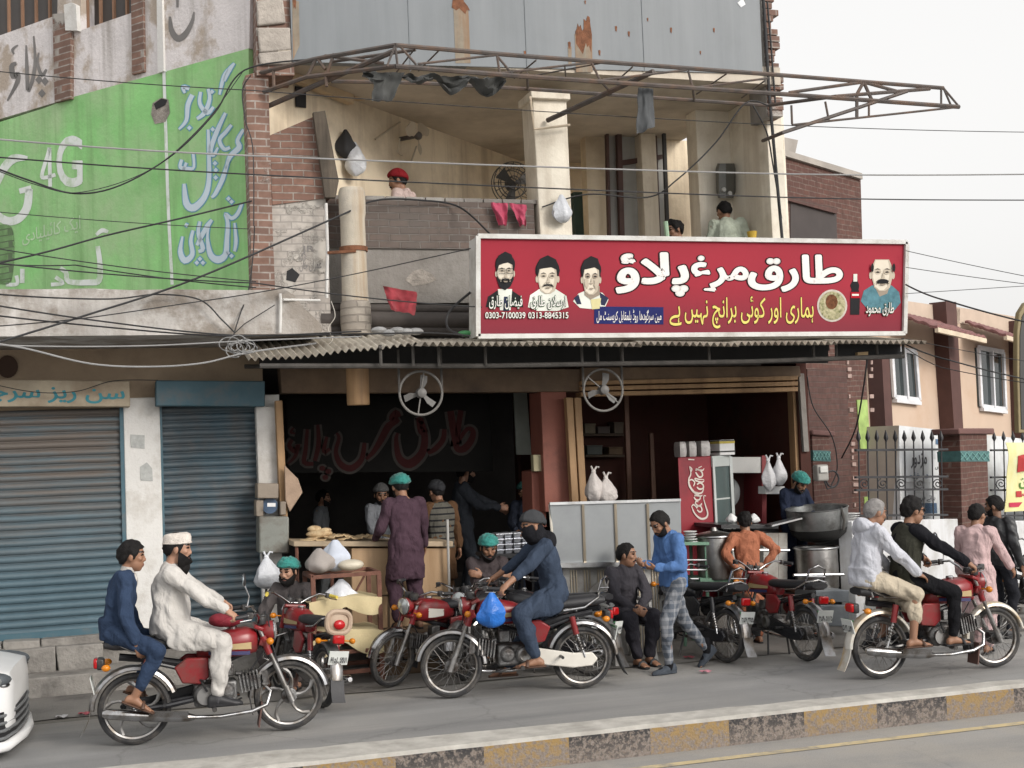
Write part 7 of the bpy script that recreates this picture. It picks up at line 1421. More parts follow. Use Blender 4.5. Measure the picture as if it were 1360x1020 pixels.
# electricity boxes on the corner pillar
MBX = thing('meter_box', 'grey metal electricity box with a blue sticker on the corner pillar', 'meter box', P(363, 735, 14.6))
gm = mat('grey_box_metal', (.2, .21, .19), .6, var=.15, dirt=((.12, .1, .08), .35, 5), bump=.1)
b = MB(); pbox(b, 344, 686, 384, 735, 14.5, .28); b.build('lower_box', gm, MBX, bev=.02); b = MB(); pbox(b, 342, 642, 370, 662, 14.55, .25); pbox(b, 340, 664, 350, 686, 14.6, .2); pbox(b, 372, 666, 380, 684, 14.6, .2); b.build('cable_box', mat('brown_grey_box', (.24, .2, .16), .7, var=.2), MBX, bev=.012); b = MB(); b.lathe([(.001, 0), (.09, .0), (.09, .09), (.07, .11), (.001, .11)], P(360, 672, 14.56) + V((0, .1, 0)), 20, 'y'); b.build('meter', mat('meter_blue', (.05, .09, .16), .35, bump=0), MBX); b = MB(); pbox(b, 355, 668, 366, 673, 14.5, -.005); b.build('sticker', paperw, MBX)
for x in (350, 376): b = MB(); b.tube([P(x, 735, 14.6), P(x + 4, 770, 14.65), P(x + 2, 840, 14.75)], .015, 6); b.build('cable', mat('black_cable'), MBX)
b = MB(); b.prism([P(378, 618, 14.6), P(396, 636, 14.6), P(402, 654, 14.6), P(385, 680, 14.6), P(379, 664, 14.6)], (0, .04, 0)); b.solo('hanging_rag', mat('tan_rag', (.36, .26, .19), .9, var=.2, vs=6), 'tan rag hung on the left door post of the shop', 'rag', bev=.01)
# foil trays on their table
TT = thing('tray_table', 'dark metal table holding stacked foil trays beside the red column', 'table', P(680, 830, 14.3))
b = MB(); pbox(b, 648, 736, 712, 741, 14.2, .5); b.build('tabletop', mat('dark_steel'), TT)
for x in (652, 707): b = MB(); b.tube([P(x, 741, 14.25), P(x + 3, 850, 14.25)], .016, 6); b.tube([P(x, 741, 14.25) + V((0, .4, 0)), P(x + 3, 850, 14.25) + V((0, .4, 0))], .016, 6); b.build('leg', mat('dark_steel'), TT)
foil = mat('foil', (.55, .57, .62), .3, .7, var=.15, vs=9, bump=.3, bs=30); tz = P(680, 736, 14.2).z; proto = None
for k in range(4):
    for i in range(5):
        if k == 3 and i in (0, 4): continue
        p = P(654 + 11.5 * i, 736, 14.3); z = tz + .001 + .062 * k
        if proto is None: b = MB(); b.loft([[V((p.x + w * sx, 14.4 + w2 * sy, z + h_)) for sx, sy in ((-1, -1), (1, -1), (1, 1), (-1, 1))] for w, w2, h_ in ((.036, .07, 0), (.044, .085, .04), (.05, .092, .042), (.05, .092, .046), (.042, .08, .055))]); proto = b.solo('foil_tray', foil, 'foil food tray in the rows stacked on the dark table by the red column', 'tray', 'foil trays stacked on the table', smooth=0, bev=.004); base = proto.location.copy(); p00 = p
        else: o = proto.copy(); COL.objects.link(o); o.location = (base.x + (p.x - p00.x), base.y + r.uniform(-.01, .01), base.z + .062 * k)
# steel counter
SC = thing('steel_counter', 'long stainless steel serving counter with a tall ribbed panel', 'counter', P(815, 880, 13.45))
b = MB(); b.prism([P(730, 670, 13.25), P(904, 665, 13.25), P(906, 750, 13.4), P(740, 753, 13.4)], (0, .03, 0)); b.build('upper_panel', mat('matt_steel', (.4, .42, .43), .45, .25, var=.1, vs=1.2, dirt=((.26, .275, .29), .35, 1.2, .2), bump=.04, bs=3), SC, bev=.005)
for x in (774, 817, 860): b = MB(); b.bar(P(x, 669, 13.24), P(x + 3, 751, 13.39), .03, .012, (0, -1, 0)); b.build('seam_strip', mat('brassy_strip', (.5, .43, .33), .35, .7), SC)
b = MB(); b.bar(P(738, 751, 13.37), P(906, 748, 13.37), .05, .03, (0, -1, 0)); b.bar(P(730, 669, 13.24), P(904, 664, 13.24), .03, .02, (0, -1, 0)); b.build('rim', steel, SC)
b = MB(); pbox(b, 748, 754, 890, 886, 13.55, .7); b.build('base', mat('matt_steel_low', (.42, .415, .4), .45, .25, var=.12, dirt=((.22, .2, .18), .35, 2)), SC)
for x0_ in (758, 776, 794, 812, 848, 866):
    b = MB()
    for k in range(3): b.bar(P(x0_ + 3.6 * k, 757, 13.54), P(x0_ + 3.6 * k + 5, 884, 13.54), .012, .014, (0, -1, 0))
    b.build('ribs', mat('brassy_strip'), SC)
b = MB(); b.tube([P(730, 670, 13.3), P(737, 760, 13.3), P(738, 880, 13.4)], .014, 6); b.build('post', mat('pale_post', (.6, .56, .48), .6), SC)
b = MB(); pbox(b, 744, 748, 900, 754, 13.5, 1.0); b.build('worktop', steel, SC)
for x, y, rx, h_, lb, sd in ((790, 667, .11, .36, 'bundle of white carrier bags hanging left above the steel counter', 1), (806, 668, .13, .3, 'bundle of white carrier bags hanging right above the steel counter', 4)): p = P(x, y, 14.2); bag('bag_bundle', (p.x, 14.2, p.z), (rx, .09, h_), lb, mat('dull_white_bag', (.5, .46, .44), .45, var=.12, bump=1, bs=14), sd, True, 'white bag bundles')
# fridge with lettering
YF = 14.9
FR = thing('drinks_fridge', 'red drinks fridge with white script lettering on its side', 'fridge', P(940, 705, YF + .2)); fz0, fz1 = P(940, 708, YF).z - .0, P(940, 606, YF).z
red_f = mat('fridge_red', (.25, .014, .025), .45, var=.08, dirt=((.15, .01, .02), .3, 2), bump=0)
A0 = P(900, 606, YF); A1 = P(944, 606, YF + .1); z0 = .38
b = MB(); b.prism([(A0.x, A0.y, z0), (A1.x, A1.y, z0), (A1.x, A1.y, fz1), (A0.x, A0.y, fz1)], (.29, .5, 0)); b.build('cabinet', red_f, FR, bev=.012)
E1 = P(969, 612, YF + .35)
wf3 = mat('fridge_white', (.5, .53, .52), .4, var=.05, bump=0)
def fr_pt(x, y):
    u = (x - 898) / (944 - 898); return V((A0.x + (A1.x - A0.x) * u, A0.y + (A1.y - A0.y) * u, 0)) + V((0, 0, P(x, y, YF + .05).z))
b = MB(); zt2 = fz1 - .02
b.prism([(A1.x + .005, A1.y, z0), (E1.x, E1.y, z0), (E1.x, E1.y, zt2), (A1.x + .005, A1.y, zt2)], (.02, .02, 0)); dr = b.build('door', mat('fridge_glass', (.1, .13, .13), .15, bump=0), FR)
b = MB(); a, c = V((A1.x + .005, A1.y - .012, 0)), V((E1.x, E1.y - .012, 0))
b.bar(a + V((.02, 0, z0)), a + V((.02, 0, zt2)), .03, .03); b.bar(c + V((0, 0, z0)), c + V((0, 0, zt2)), .06, .04); b.bar(a + V((0, 0, zt2 - .05)), c + V((0, 0, zt2 - .05)), .02, .14); b.build('door_frame', wf3, dr)
for z in (z0 + .45, z0 + .85, z0 + 1.25): b = MB(); b.bar(a + V((0, .02, z)), c + V((0, .02, z)), .02, .02); b.build('shelf', wf3, dr)
b = MB()
CO = [([(940, 614), (936, 620), (940, 630), (944, 622), (936, 619)], 2.2)]
# the drink's script, traced bottom to top along the red side (pixel = 880 + a/5.1, 590 + b/5.1)
sc_ = lambda pts: [(880 + a / 5.1, 590 + b_ / 5.1) for a, b_ in pts]
SCR = [([(170, 420), (190, 470), (230, 505), (268, 500), (282, 470), (270, 420), (258, 372)], [4, 9, 13, 12, 10, 8, 4]), ([(172, 420), (186, 410), (205, 430)], [5, 9, 5]), ([(258, 372), (262, 350), (275, 352)], [4, 6, 5]),
       ([(208, 445), (225, 460), (242, 450), (236, 425), (214, 420), (205, 435)], [7, 11, 8, 8, 11, 7]), ([(196, 400), (215, 418), (238, 412), (240, 400)], [8, 11, 9, 4]), ([(196, 400), (205, 388), (220, 392)], [6, 8, 4]), ([(190, 360), (204, 378), (228, 376), (234, 356), (214, 342), (194, 352)], [7, 10, 8, 7, 10, 8]), ([(194, 346), (238, 352), (250, 344)], [9, 9, 3]),
       ([(186, 322), (222, 330)], [8, 6]), ([(168, 150), (176, 200), (160, 236), (164, 285), (200, 330), (245, 330), (262, 300)], [4, 7, 9, 13, 13, 10, 4]), ([(168, 150), (184, 168), (176, 190)], [4, 8, 6]), ([(164, 246), (180, 240), (200, 258), (190, 285)], [5, 9, 9, 5]),
       ([(214, 290), (232, 305), (258, 298), (258, 276), (236, 262), (216, 274)], [7, 11, 9, 8, 10, 8]), ([(206, 246), (250, 258), (268, 246)], [9, 9, 4]), ([(206, 246), (204, 232), (230, 238), (268, 240)], [6, 8, 8, 4]), ([(210, 190), (232, 222), (256, 216), (254, 190), (228, 170), (210, 178)], [8, 11, 9, 9, 10, 8]), ([(212, 168), (256, 178), (272, 164)], [10, 10, 3]), ([(232, 160), (256, 150)], [7, 4])]
for pts, w in SCR: stroke(b, sc_(pts), [x * .21 for x in w], fr_pt, NF, .012)
for pts in ([(162, 103), (205, 105)],): stroke(b, sc_(pts), 1.4, fr_pt, NF, .012)
b.build('lettering', mat('cream_letter', (.62, .55, .5), .5, bump=0), FR, smooth=0)
# what stands on the fridge
for i, (x, w, lb) in enumerate(((906, 10, 'clear pack of tubs on the fridge, leftmost'), (919, 11, 'clear pack of tubs on the fridge, second from the left'), (936, 14, 'clear pack of tubs on the fridge beside the striped box'))):
    p = P(x, 606, YF + .15); s_ = w / 2 / 112; b = MB(); b.loft([[V((p.x + s_ * sx * k_, YF + .2 + .09 * sy * k_, fz1 + .004 + h_)) for sx, sy in ((-1, -1), (0, -1.1), (1, -1), (1, 1), (0, 1.1), (-1, 1))] for k_, h_ in ((.92, 0), (1, .03), (1.03, .1), (.98, .17), (.8, .195))]); b.solo('tub_pack', mat('cloudy_wrap', (.42, .4, .39), .3, var=.2, vs=12, bump=.4, bs=25), lb, 'pack', 'packs on the fridge')
BX = thing('carton', 'white carton with a yellow stripe on top of the fridge', 'carton', P(962, 600, YF + .25)); b = MB(); p = P(962, 600, YF + .25); b.box((p.x, YF + .3, fz1 + .104), (.25, .2, .2), .2); b.build('box', paperw, BX, bev=.004); b = MB(); b.box((p.x, YF + .3, fz1 + .17), (.256, .206, .03), .2); b.build('stripe', mat('carton_yellow', (.5, .4, .08), .7), BX); b = MB(); b.box((p.x, YF + .3, fz1 + .193), (.253, .203, .014), .2); b.box((p.x, YF + .3, fz1 + .05), (.253, .203, .02), .2); b.build('print', mat('carton_black', (.04, .04, .04), .7), BX)
# open show cabinet right of the fridge
SCB = thing('show_cabinet', 'dark open show cabinet with a white header standing right of the red fridge', 'cabinet', P(996, 700, 15.4))
b = MB(); pbox(b, 969, 607, 1014, 628, 15.3, .04); b.build('header', mat('header_white', (.45, .45, .44), .6, var=.06), SCB)
b = MB(); pbox(b, 966, 606, 971, 700, 15.32, .5); b.build('side', mat('black_side', (.02, .02, .022), .6), SCB); b = MB(); pbox(b, 1012, 605, 1018, 700, 15.28, .5); b.build('side', mat('maroon_side', (.2, .025, .03), .6), SCB)
b = MB(); pbox(b, 970, 628, 1014, 700, 15.8, .02); b.build('back', mat('maroon_back', (.11, .04, .035), .7, var=.15), SCB)
b = MB(); b.prism([P(x, y, 15.6) for x, y in oval(966, 654, 17, 21, 16, -88, 88)], (0, .02, 0)); b.solo('round_tray', mat('pale_plastic', (.34, .36, .37), .5), 'pale round tray leaning inside the show cabinet', 'tray')
# serving counter with cooking pans
tile_w = mat('white_tile', (.42, .42, .4), .4, var=.1, vs=3, dirt=((.22, .19, .16), .4, 3), bump=.05)
KC = thing('cooking_counter', 'white tiled cooking counter with a black top at the right of the shop', 'counter', P(1010, 800, 14.4))
b = MB(); pbox(b, 958, 697, 1034, 702, 14.2, .8); b.build('worktop', mat('black_stone', (.03, .03, .032), .3), KC)
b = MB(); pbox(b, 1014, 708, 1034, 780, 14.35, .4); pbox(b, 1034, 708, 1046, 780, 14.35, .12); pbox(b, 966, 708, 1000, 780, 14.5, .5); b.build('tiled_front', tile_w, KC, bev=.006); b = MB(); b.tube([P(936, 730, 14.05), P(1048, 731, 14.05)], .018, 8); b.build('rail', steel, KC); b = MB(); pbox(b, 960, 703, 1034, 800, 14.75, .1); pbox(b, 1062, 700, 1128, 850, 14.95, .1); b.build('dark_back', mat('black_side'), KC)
b = MB(); b.bar(P(1020, 698, 14.15), P(1060, 688, 14.15), .2, .02); b.solo('metal_sheet', steel, 'bright metal sheet bridging the counter and the big pan', 'sheet')
def pot(x, y0, y1, w, Y, label, m=steel_d, rim=True, grp='steel cooking pots'):
    c = P(x, y1, Y); h_ = P(x, y0, Y).z - c.z; R = w / 2 * (c - CAM).length / 1712
    t = thing('cooking_pot', label, 'pot', c, grp); b = MB(); b.lathe([(R * .94, 0), (R * .985, .03), (R, h_ * .5), (R * .99, h_), (R * .95, h_), (R * .94, .05), (.001, .045)], c, 36, cap=False); b.lathe([(.001, 0), (R * .94, 0)], c, 36, cap=False); b.build('pot_body', m, t)
    b = MB(); b.torus(c + V((0, 0, h_)), R * 1.01, .016, 'z', 36, 8); b.build('rim', steel, t); return t, c, h_, R
t_, c_p, hp_, Rp = pot(951, 712, 768, 46, 13.8, 'tall steel pot on the green rack left of the man in orange')
b = MB(); b.lathe([(Rp * 1.05, 0), (Rp * .9, .02), (.05, .05), (.03, .09), (.001, .09)], c_p + V((0, 0, hp_ + .016)), 30, cap=False); b.build('lid', steel_d, t_)
t_, c_p, hp_, Rp = pot(1086, 727, 782, 55, 14.2, 'wide dented steel pot standing below the big black pan')
b = MB(); b.tube([P(1054, 764, 13.85), P(1120, 763, 13.85)], .02, 8); b.solo('guard_rail', steel, 'bright steel rail in front of the dented pot under the pan', 'rail')
PN = thing('cooking_pan', 'huge shallow cooking pan with a sooty bottom tilted on the counter edge', 'pan', P(1086, 725, 14.2)); cp = P(1086, 690, 14.3); Mt = Matrix.Rotation(-.07, 3, 'Y') @ Matrix.Rotation(.05, 3, 'X')
def panloft(name, prof, m):
    b = MB(); b.T = Matrix.Translation(cp) @ Mt.to_4x4(); b.lathe(prof, (0, 0, 0), 40, cap=False); return b.build(name, m, PN)
panloft('pan_wall', [(.36, -.1), (.38, .0), (.385, .14), (.4, .15), (.385, .155), (.36, .14), (.35, -.09)], mat('worn_aluminium', (.3, .31, .31), .4, .8, var=.25, vs=5, dirt=((.07, .065, .06), .38, 3), bump=.1)); panloft('pan_bottom', [(.36, -.1), (.34, -.17), (.26, -.24), (.1, -.28), (.001, -.285)], mat('soot_black', (.012, .012, .012), .8, bump=.3))
b = MB(); b.tube([cp + V((.12, -.36, .16)), cp + V((.13, -.4, .0)), cp + V((.13, -.37, -.12))], .016, 6); b.build('handle', M_fr, PN)
def stack(x, y0, y1, w, Y, n, label, m, nm='plate', grp=None):
    c = P(x, y1, Y); H_ = P(x, y0, Y).z - c.z; R = w / 2 * (c - CAM).length / 1712; rr = random.Random(x)
    for i in range(n):
        b = MB(); z = H_ * i / n; o = V((rr.uniform(-.01, .01), rr.uniform(-.01, .01), z)); b.lathe([(.001, 0), (R * .6, 0), (R, H_ / n * .75), (R * .99, H_ / n * .92), (R * .6, .006), (.001, .006)], c + o, 24, cap=False); b.solo(nm, m, label, 'plate', grp)
stack(917, 705, 722, 18, 13.75, 5, 'white plate in the small stack on the green rack', mat('white_plate', (.6, .6, .6), .3, bump=0), 'plate', 'plates on the green rack')
stack(1131, 681, 707, 22, 14.3, 9, 'white plate in the tall stack right of the big pan', mat('white_plate'), 'plate', 'plates right of the pan')
GR = thing('green_rack', 'green painted metal rack with steel bars left of the tall pot', 'rack', P(922, 800, 13.7)); grn = mat('faded_green_paint', (.13, .24, .17), .7, var=.25, vs=7, bump=.1)
for x in (906, 937):
    for dy in (0, .4): b = MB(); b.tube([P(x, 722, 13.7) + V((0, dy, 0)), P(x + 3, 800, 13.7) + V((0, dy, 0)), P(x + 4, 858, 13.7) + V((0, dy, 0))], .02, 6); b.build('leg', grn, GR)
for y in (723, 744, 757, 769, 784): b = MB(); b.tube([P(905, y, 13.69), P(938, y, 13.69)], .012, 6); b.build('bar', steel, GR)
b = MB(); pbox(b, 903, 720, 976, 724, 13.65, .5); b.build('shelf', grn, GR); b = MB(); pbox(b, 930, 768, 978, 774, 13.65, .5); b.build('shelf', grn, GR)
b = MB(); pbox(b, 1084, 784, 1128, 800, 13.6, .5); pbox(b, 1090, 804, 1128, 832, 13.5, .6); b.solo('steel_step', mat('blue_grey_steel', (.2, .22, .24), .5, .5, var=.2), 'blue grey steel step unit below the dented pot', 'step', bev=.01)
for x, y, s_, lb, sd in ((977, 698, (.07, .06, .12), 'white paper bag on the black worktop left of the orange man', 1), (1007, 698, (.075, .06, .12), 'white paper bag on the black worktop right of the orange man', 4)): p = P(x, y, 14.4); bag('paper_bag', (p.x, 14.5, P(x, 697, 14.2).z + .004), s_, lb, paperw, sd, False, 'paper bags on the worktop')
for x, y, s_, lb, sd in ((1022, 652, (.09, .07, .4), 'white carrier bags hanging in a bunch beside the show cabinet', 2), (1036, 645, (.1, .07, .36), 'white carrier bags hanging in a bunch nearest the right door post', 6)): p = P(x, y, 14.9); bag('bag_bundle', (p.x, 14.9, p.z), s_, lb, mat('dull_white_bag2', (.55, .55, .57), .45, var=.12, bump=1, bs=14), sd, True, 'white bag bundles')
b = MB(); pbox(b, 1017, 646, 1042, 656, 14.95, .2); b.solo('wall_shelf', paperw, 'white shelf board under the hanging carrier bags', 'shelf')
# meter on the brick pier
M2 = thing('electric_meter', 'pale electricity meter with looped cables on the brick pier beside the shop', 'meter', P(1088, 642, 15.0)); pm = P(1090, 628, fw(1090, 628).y - .06); b = MB(); b.box(pm, (.16, .12, .2)); b.build('case', mat('meter_grey', (.3, .29, .27), .6), M2, bev=.02); b = MB(); b.box(pm + V((0, -.07, .04)), (.11, .03, .08)); b.build('window', mat('meter_white', (.5, .5, .48), .4), M2, bev=.01); b = MB(); b.tube([pm + V((.14 + .09 * math.cos(a * .5), -.03, -.08 + .1 * math.sin(a * .5))) for a in range(13)], .012, 6, closed=True); b.tube([pm + V((.02, -.04, -.1)), pm + V((.05, -.05, -.2)), pm + V((.16, -.04, -.18))], .01, 6); b.build('cable_loop', cab, M2)
# plastic chairs
def chair(c, yaw, label, m):
    t = thing('plastic_chair', label, 'chair', (0, 0, 0), 'plastic armchairs'); OFF[t.name] = V((0, 0, 0))
    b = MB(); b.grid(lambda u, v: V((-.22 + .44 * u, -.23 + .46 * v, .42 - .03 * math.sin(u * 3.1) * math.sin(v * 3.1))), 8, 8, th=(0, 0, -.025)); b.build('seat', m, t)
    b = MB(); b.grid(lambda u, v: V((-.22 - .1 * v - .03 * math.cos((u - .5) * 3), -.23 + .46 * u * 1.0, .42 + .42 * v * (1 - .25 * abs(2 * u - 1) ** 3))), 10, 8, th=(-.02, 0, 0)); b.build('backrest', m, t)
    for sx, sy in ((1, 1), (1, -1), (-1, 1), (-1, -1)): b = MB(); b.bar((sx * .2, sy * .21, .42), (sx * .25, sy * .25, 0.0), .045, .05, (1, 0, 0)); b.build('leg', m, t)
    for sy in (1, -1): b = MB(); b.tube([(-.28, sy * .24, .66), (-.05, sy * .27, .65), (.16, sy * .26, .62), (.2, sy * .245, .42)], [.02, .024, .024, .02], 8); b.build('armrest', m, t)
    t.location = c; t.rotation_euler = (0, 0, yaw); return t
cm = mat('grey_white_plastic', (.38, .38, .37), .5, var=.1, dirt=((.22, .2, .18), .35, 4), bump=0)
chair((CHX - .02, 13.2, .006), R_(-82), 'grey white plastic armchair under the man with the moustache', cm); chair((P(786, 870, 13.2).x, 13.3, .006), R_(-100), 'empty white plastic armchair left of the seated man', mat('white_plastic', (.55, .56, .56), .45, var=.08, bump=0))
# blue bag on the ridden bike
bmx = BK['mid'].matrix_basis if False else None
mw = Matrix.Translation(BK['mid'].location) @ BK['mid'].rotation_euler.to_matrix().to_4x4() @ Matrix.Scale(1.06, 4)
p = mw @ V((.28, .34, .98)); bag('plastic_bag', (p.x, p.y - .04, p.z - .34), (.13, .09, .33), 'bright blue plastic bag hanging from the handlebar of the middle rider', mat('blue_plastic', (.02, .14, .5), .3, var=.2, vs=7, bump=1, bs=12), 3, False)
mw2 = Matrix.Translation(BK['left'].location) @ BK['left'].rotation_euler.to_matrix().to_4x4() @ Matrix.Scale(1.06, 4)
b = MB(); p = mw2 @ V((.12, -.02, .93)); b.ell(p, (.15, .1, .055), 14, 8); b.ell(p + V((-.06, -.03, .02)), (.09, .07, .05), 12, 8); b.solo('red_bundle', mat('crimson_cloth', (.2, .012, .025), .8, var=.3, vs=9, bump=.5), 'small crimson bundle resting on the tank before the bearded rider', 'bundle')
# shelves with goods in the dark right bay
for y, x0_, x1_, lb in ((576, 776, 832, 'upper dark shelf on the back wall between the pipes'), (604, 778, 834, 'lower dark shelf on the back wall between the pipes')):
    b = MB(); pbox(b, x0_, y, x1_, y + 3, 17.3, .3); b.solo('wall_shelf', mat('dark_shelf_wood', (.09, .065, .045), .8, var=.2), lb, 'shelf', 'dark shelves in the right bay')
for i, (x, y, w, h_, c_, lb) in enumerate(((784, 576, 14, 13, (.2, .17, .12), 'tan box at the end of the upper dark shelf'), (802, 576, 16, 9, (.12, .1, .09), 'dark low box in the middle of the upper shelf'), (822, 576, 12, 15, (.16, .13, .1), 'brown tall box on the upper dark shelf by the pipe'), (790, 604, 20, 12, (.1, .11, .1), 'grey box on the lower dark shelf'), (818, 604, 18, 10, (.15, .1, .06), 'brown box on the lower dark shelf'))):
    b = MB(); pbox(b, x - w / 2, y - h_, x + w / 2, y - .3, 17.32, .22); pbox(b, x - w / 2 - .4, y - h_ - .6, x + w / 2 + .4, y - h_ + 1.6, 17.30, .25); b.solo('carton', mat('shelf_carton' + 'abcde'[i], c_, .8, var=.2), lb, 'carton', 'cartons on the dark shelves', bev=.006)
# ---- balcony things
WF = thing('wall_fan', 'cream wall fan with still blades fixed to the balcony wall', 'fan', lw(530, 187) + nl * .1); cf = lw(530, 185) + nl * .3; crf = mat('dusty_cream_plastic', (.5, .43, .33), .6, var=.12)
Mf = Matrix((V((nl.y, -nl.x, 0)) * -1, nl * -1, V((0, 0, 1)))).transposed()
for k in range(3):
    b = MB(); rings = []
    for i in range(6):
        u = i / 5; a0_ = R_(120 * k + 40); rd = .05 + .2 * u; w = .1 * math.sin(max(.15, u) * 2.6); rings.append([cf + Mf @ V((rd * math.cos(a0_) - s * w * math.sin(a0_), .03 * s, rd * math.sin(a0_) + s * w * math.cos(a0_))) + (Mf @ V((0, e, 0))) for s, e in ((-1, 0), (0, .01), (1, 0), (0, -.005))])
    b.loft(rings); b.build('blade', crf, WF)
b = MB(); b.ell(cf, .055, 14, 10); b.tube([cf, cf - nl * .28], .03, 8); b.build('motor', mat('dark_grey_motor', (.1, .09, .085), .6), WF); b = MB(); b.tube([lw(494, 186) + nl * .05, lw(527, 163) + nl * .05], .012, 6); b.tube([lw(542, 215) + nl * .05, lw(549, 195) + nl * .05], .012, 6); b.tube([lw(518, 186) + nl * .15, lw(520, 204) + nl * .1, lw(530, 207) + nl * .05], .012, 6); b.build('bracket', crf, WF)
PF = thing('pedestal_fan', 'black caged fan standing behind the parapet beside the pillar', 'fan', P(683, 275, 15.2)); c = P(683, 243, 15.2); b = MB()
for rr_ in (.27, .18, .09): b.torus(c, rr_, .007, 'y', 32, 6); b.torus(c + V((0, .1, 0)), rr_, .007, 'y', 32, 6)
for k in range(16): a = k * math.pi / 8; b.tube([c + V((.03 * math.cos(a), -.02, .03 * math.sin(a))), c + V((.27 * math.cos(a), 0, .27 * math.sin(a))), c + V((.2 * math.cos(a), .13, .2 * math.sin(a)))], .004, 4)
b.build('cage', M_fr, PF); b = MB(); b.ell(c + V((0, .15, 0)), (.07, .1, .07), 12, 8); b.tube([c + V((0, .12, 0)), c + V((0, .14, -.9))], .02, 8); b.build('motor', M_fr, PF); b = MB()
for k in range(3): a = R_(k * 120 + 20); u = V((math.cos(a), 0, math.sin(a))); w = V((-u.z, .3, u.x)); b.prism([c + V((0, .05, 0)) + u * .03 - w * .02, c + V((0, .05, 0)) + u * .22 - w * .08, c + V((0, .05, 0)) + u * .22 + w * .08, c + V((0, .05, 0)) + u * .03 + w * .02], V((0, .006, 0)))
b.build('blades', mat('dark_blade', (.06, .055, .05), .5), PF)
p = lw(459, 236) + nl * .15; bag('plastic_bag', p, (.13, .1, .42), 'white plastic bag hanging on the balcony wall near the plank', bagm, 4, False); p = lw(453, 212) + nl * .08; bag('black_bag', p, (.12, .07, .36), 'black bag hanging behind the white plastic bag on the balcony wall', mat('black_bag_cloth', (.02, .02, .022), .7), 2, False)
p = P(747, 296, 14.15); bag('plastic_bag', p, (.12, .08, .34), 'white plastic bag tied to the balcony pillar', bagm, 7, False)
AL = thing('metal_case', 'grey moulded metal case fixed high on the whitish balcony wall', 'case', P(964, 262, 15.0)); b = MB(); rings = []
for i in range(7): u = i / 6; w = (14 - 1.5 * u) * (1 if 0 < i < 6 else .8); rings.append([P(964 - w, 217 + 46 * u, 15.1), P(964 - w * .7, 217 + 46 * u, 14.98), P(964, 217 + 46 * u, 14.94), P(964 + w * .7, 217 + 46 * u, 14.98), P(964 + w, 217 + 46 * u, 15.1)])
b.loft(rings); b.build('case', mat('grey_green_case', (.12, .12, .11), .45, .3, var=.2), AL); b = MB()
for x, y in ((961, 252), (969, 257)): b.lathe([(.001, -.02), (.03, -.02), (.03, .03)], P(x, y, 14.95), 12, 'y')
b.build('knob', mat('pale_knob', (.4, .4, .38), .5), AL)
b = MB(); c = P(999, 318, 14.3); b.lathe([(.05, 0), (.065, .1), (.06, .1), (.045, .01)], c, 18); b.solo('yellow_cup', mat('yellow_plastic', (.6, .4, .05), .4, bump=0), 'yellow plastic cup on the signboard top edge', 'cup')
b = MB(); b.tube([P(884, 294, 14.5), P(887, 322, 14.5)], .03, 8); b.solo('green_pole', mat('pale_green_pole', (.35, .5, .35), .6), 'pale green pole end on the balcony', 'pole'); b = MB(); b.bb(P(784, 196, 18.3), P(790, 204, 18.3) + V((0, .08, 0))); b.solo('wall_socket', mat('dark_steel'), 'small dark socket box on the back wall of the balcony', 'socket', bev=.01)
# rubbish on top of the awning and by the kerb
b = MB(); p = P(528, 440, 13.4); 
for k in range(5): b.ell((p.x - .2 + .1 * k, 13.4, p.z + r.uniform(-.02, .02)), (.09, .06, .04), 8, 6)
b.solo('rag_heap', mat('grey_rag', (.25, .25, .25), .9, var=.3, vs=9), 'grey rags lying on the awning below the red cloth', 'rags'); b = MB(); p = P(618, 443, 13.3); b.ell(p, (.09, .05, .035), 10, 6); b.solo('green_scrap', mat('green_scrap', (.08, .3, .12), .7), 'green scrap beside the lower left corner of the signboard', 'scrap')
for i, (x, y, m, lb) in enumerate(((937, 893, mat('pink_scrap', (.5, .2, .25), .8), 'pink paper scrap on the road edge before the walking man'), (915, 874, mat('red_scrap', (.4, .1, .12), .8), 'red wrapper lying behind the walking man'), (186, 925, mat('white_scrap', (.6, .58, .58), .8), 'white scrap near the left wheel'), (112, 949, mat('red_scrap'), 'red wrapper on the pavement behind the white car'), (82, 953, mat('white_scrap'), 'white wrapper on the pavement behind the white car'))):
    p = G(x, y, .01); b = MB(); b.grid(lambda u, v: p + V(((u - .5) * .11, (v - .5) * .07, .012 * math.sin(u * 7) * math.cos(v * 5) + .014)), 5, 4, th=(0, 0, .003)); b.solo('litter', m, lb, 'litter', 'bits of litter')['kind'] = 'thing'
for i, (x, y, w, h_) in enumerate(((560, 936, 30, 2.5), (820, 905, 60, 2))): pass
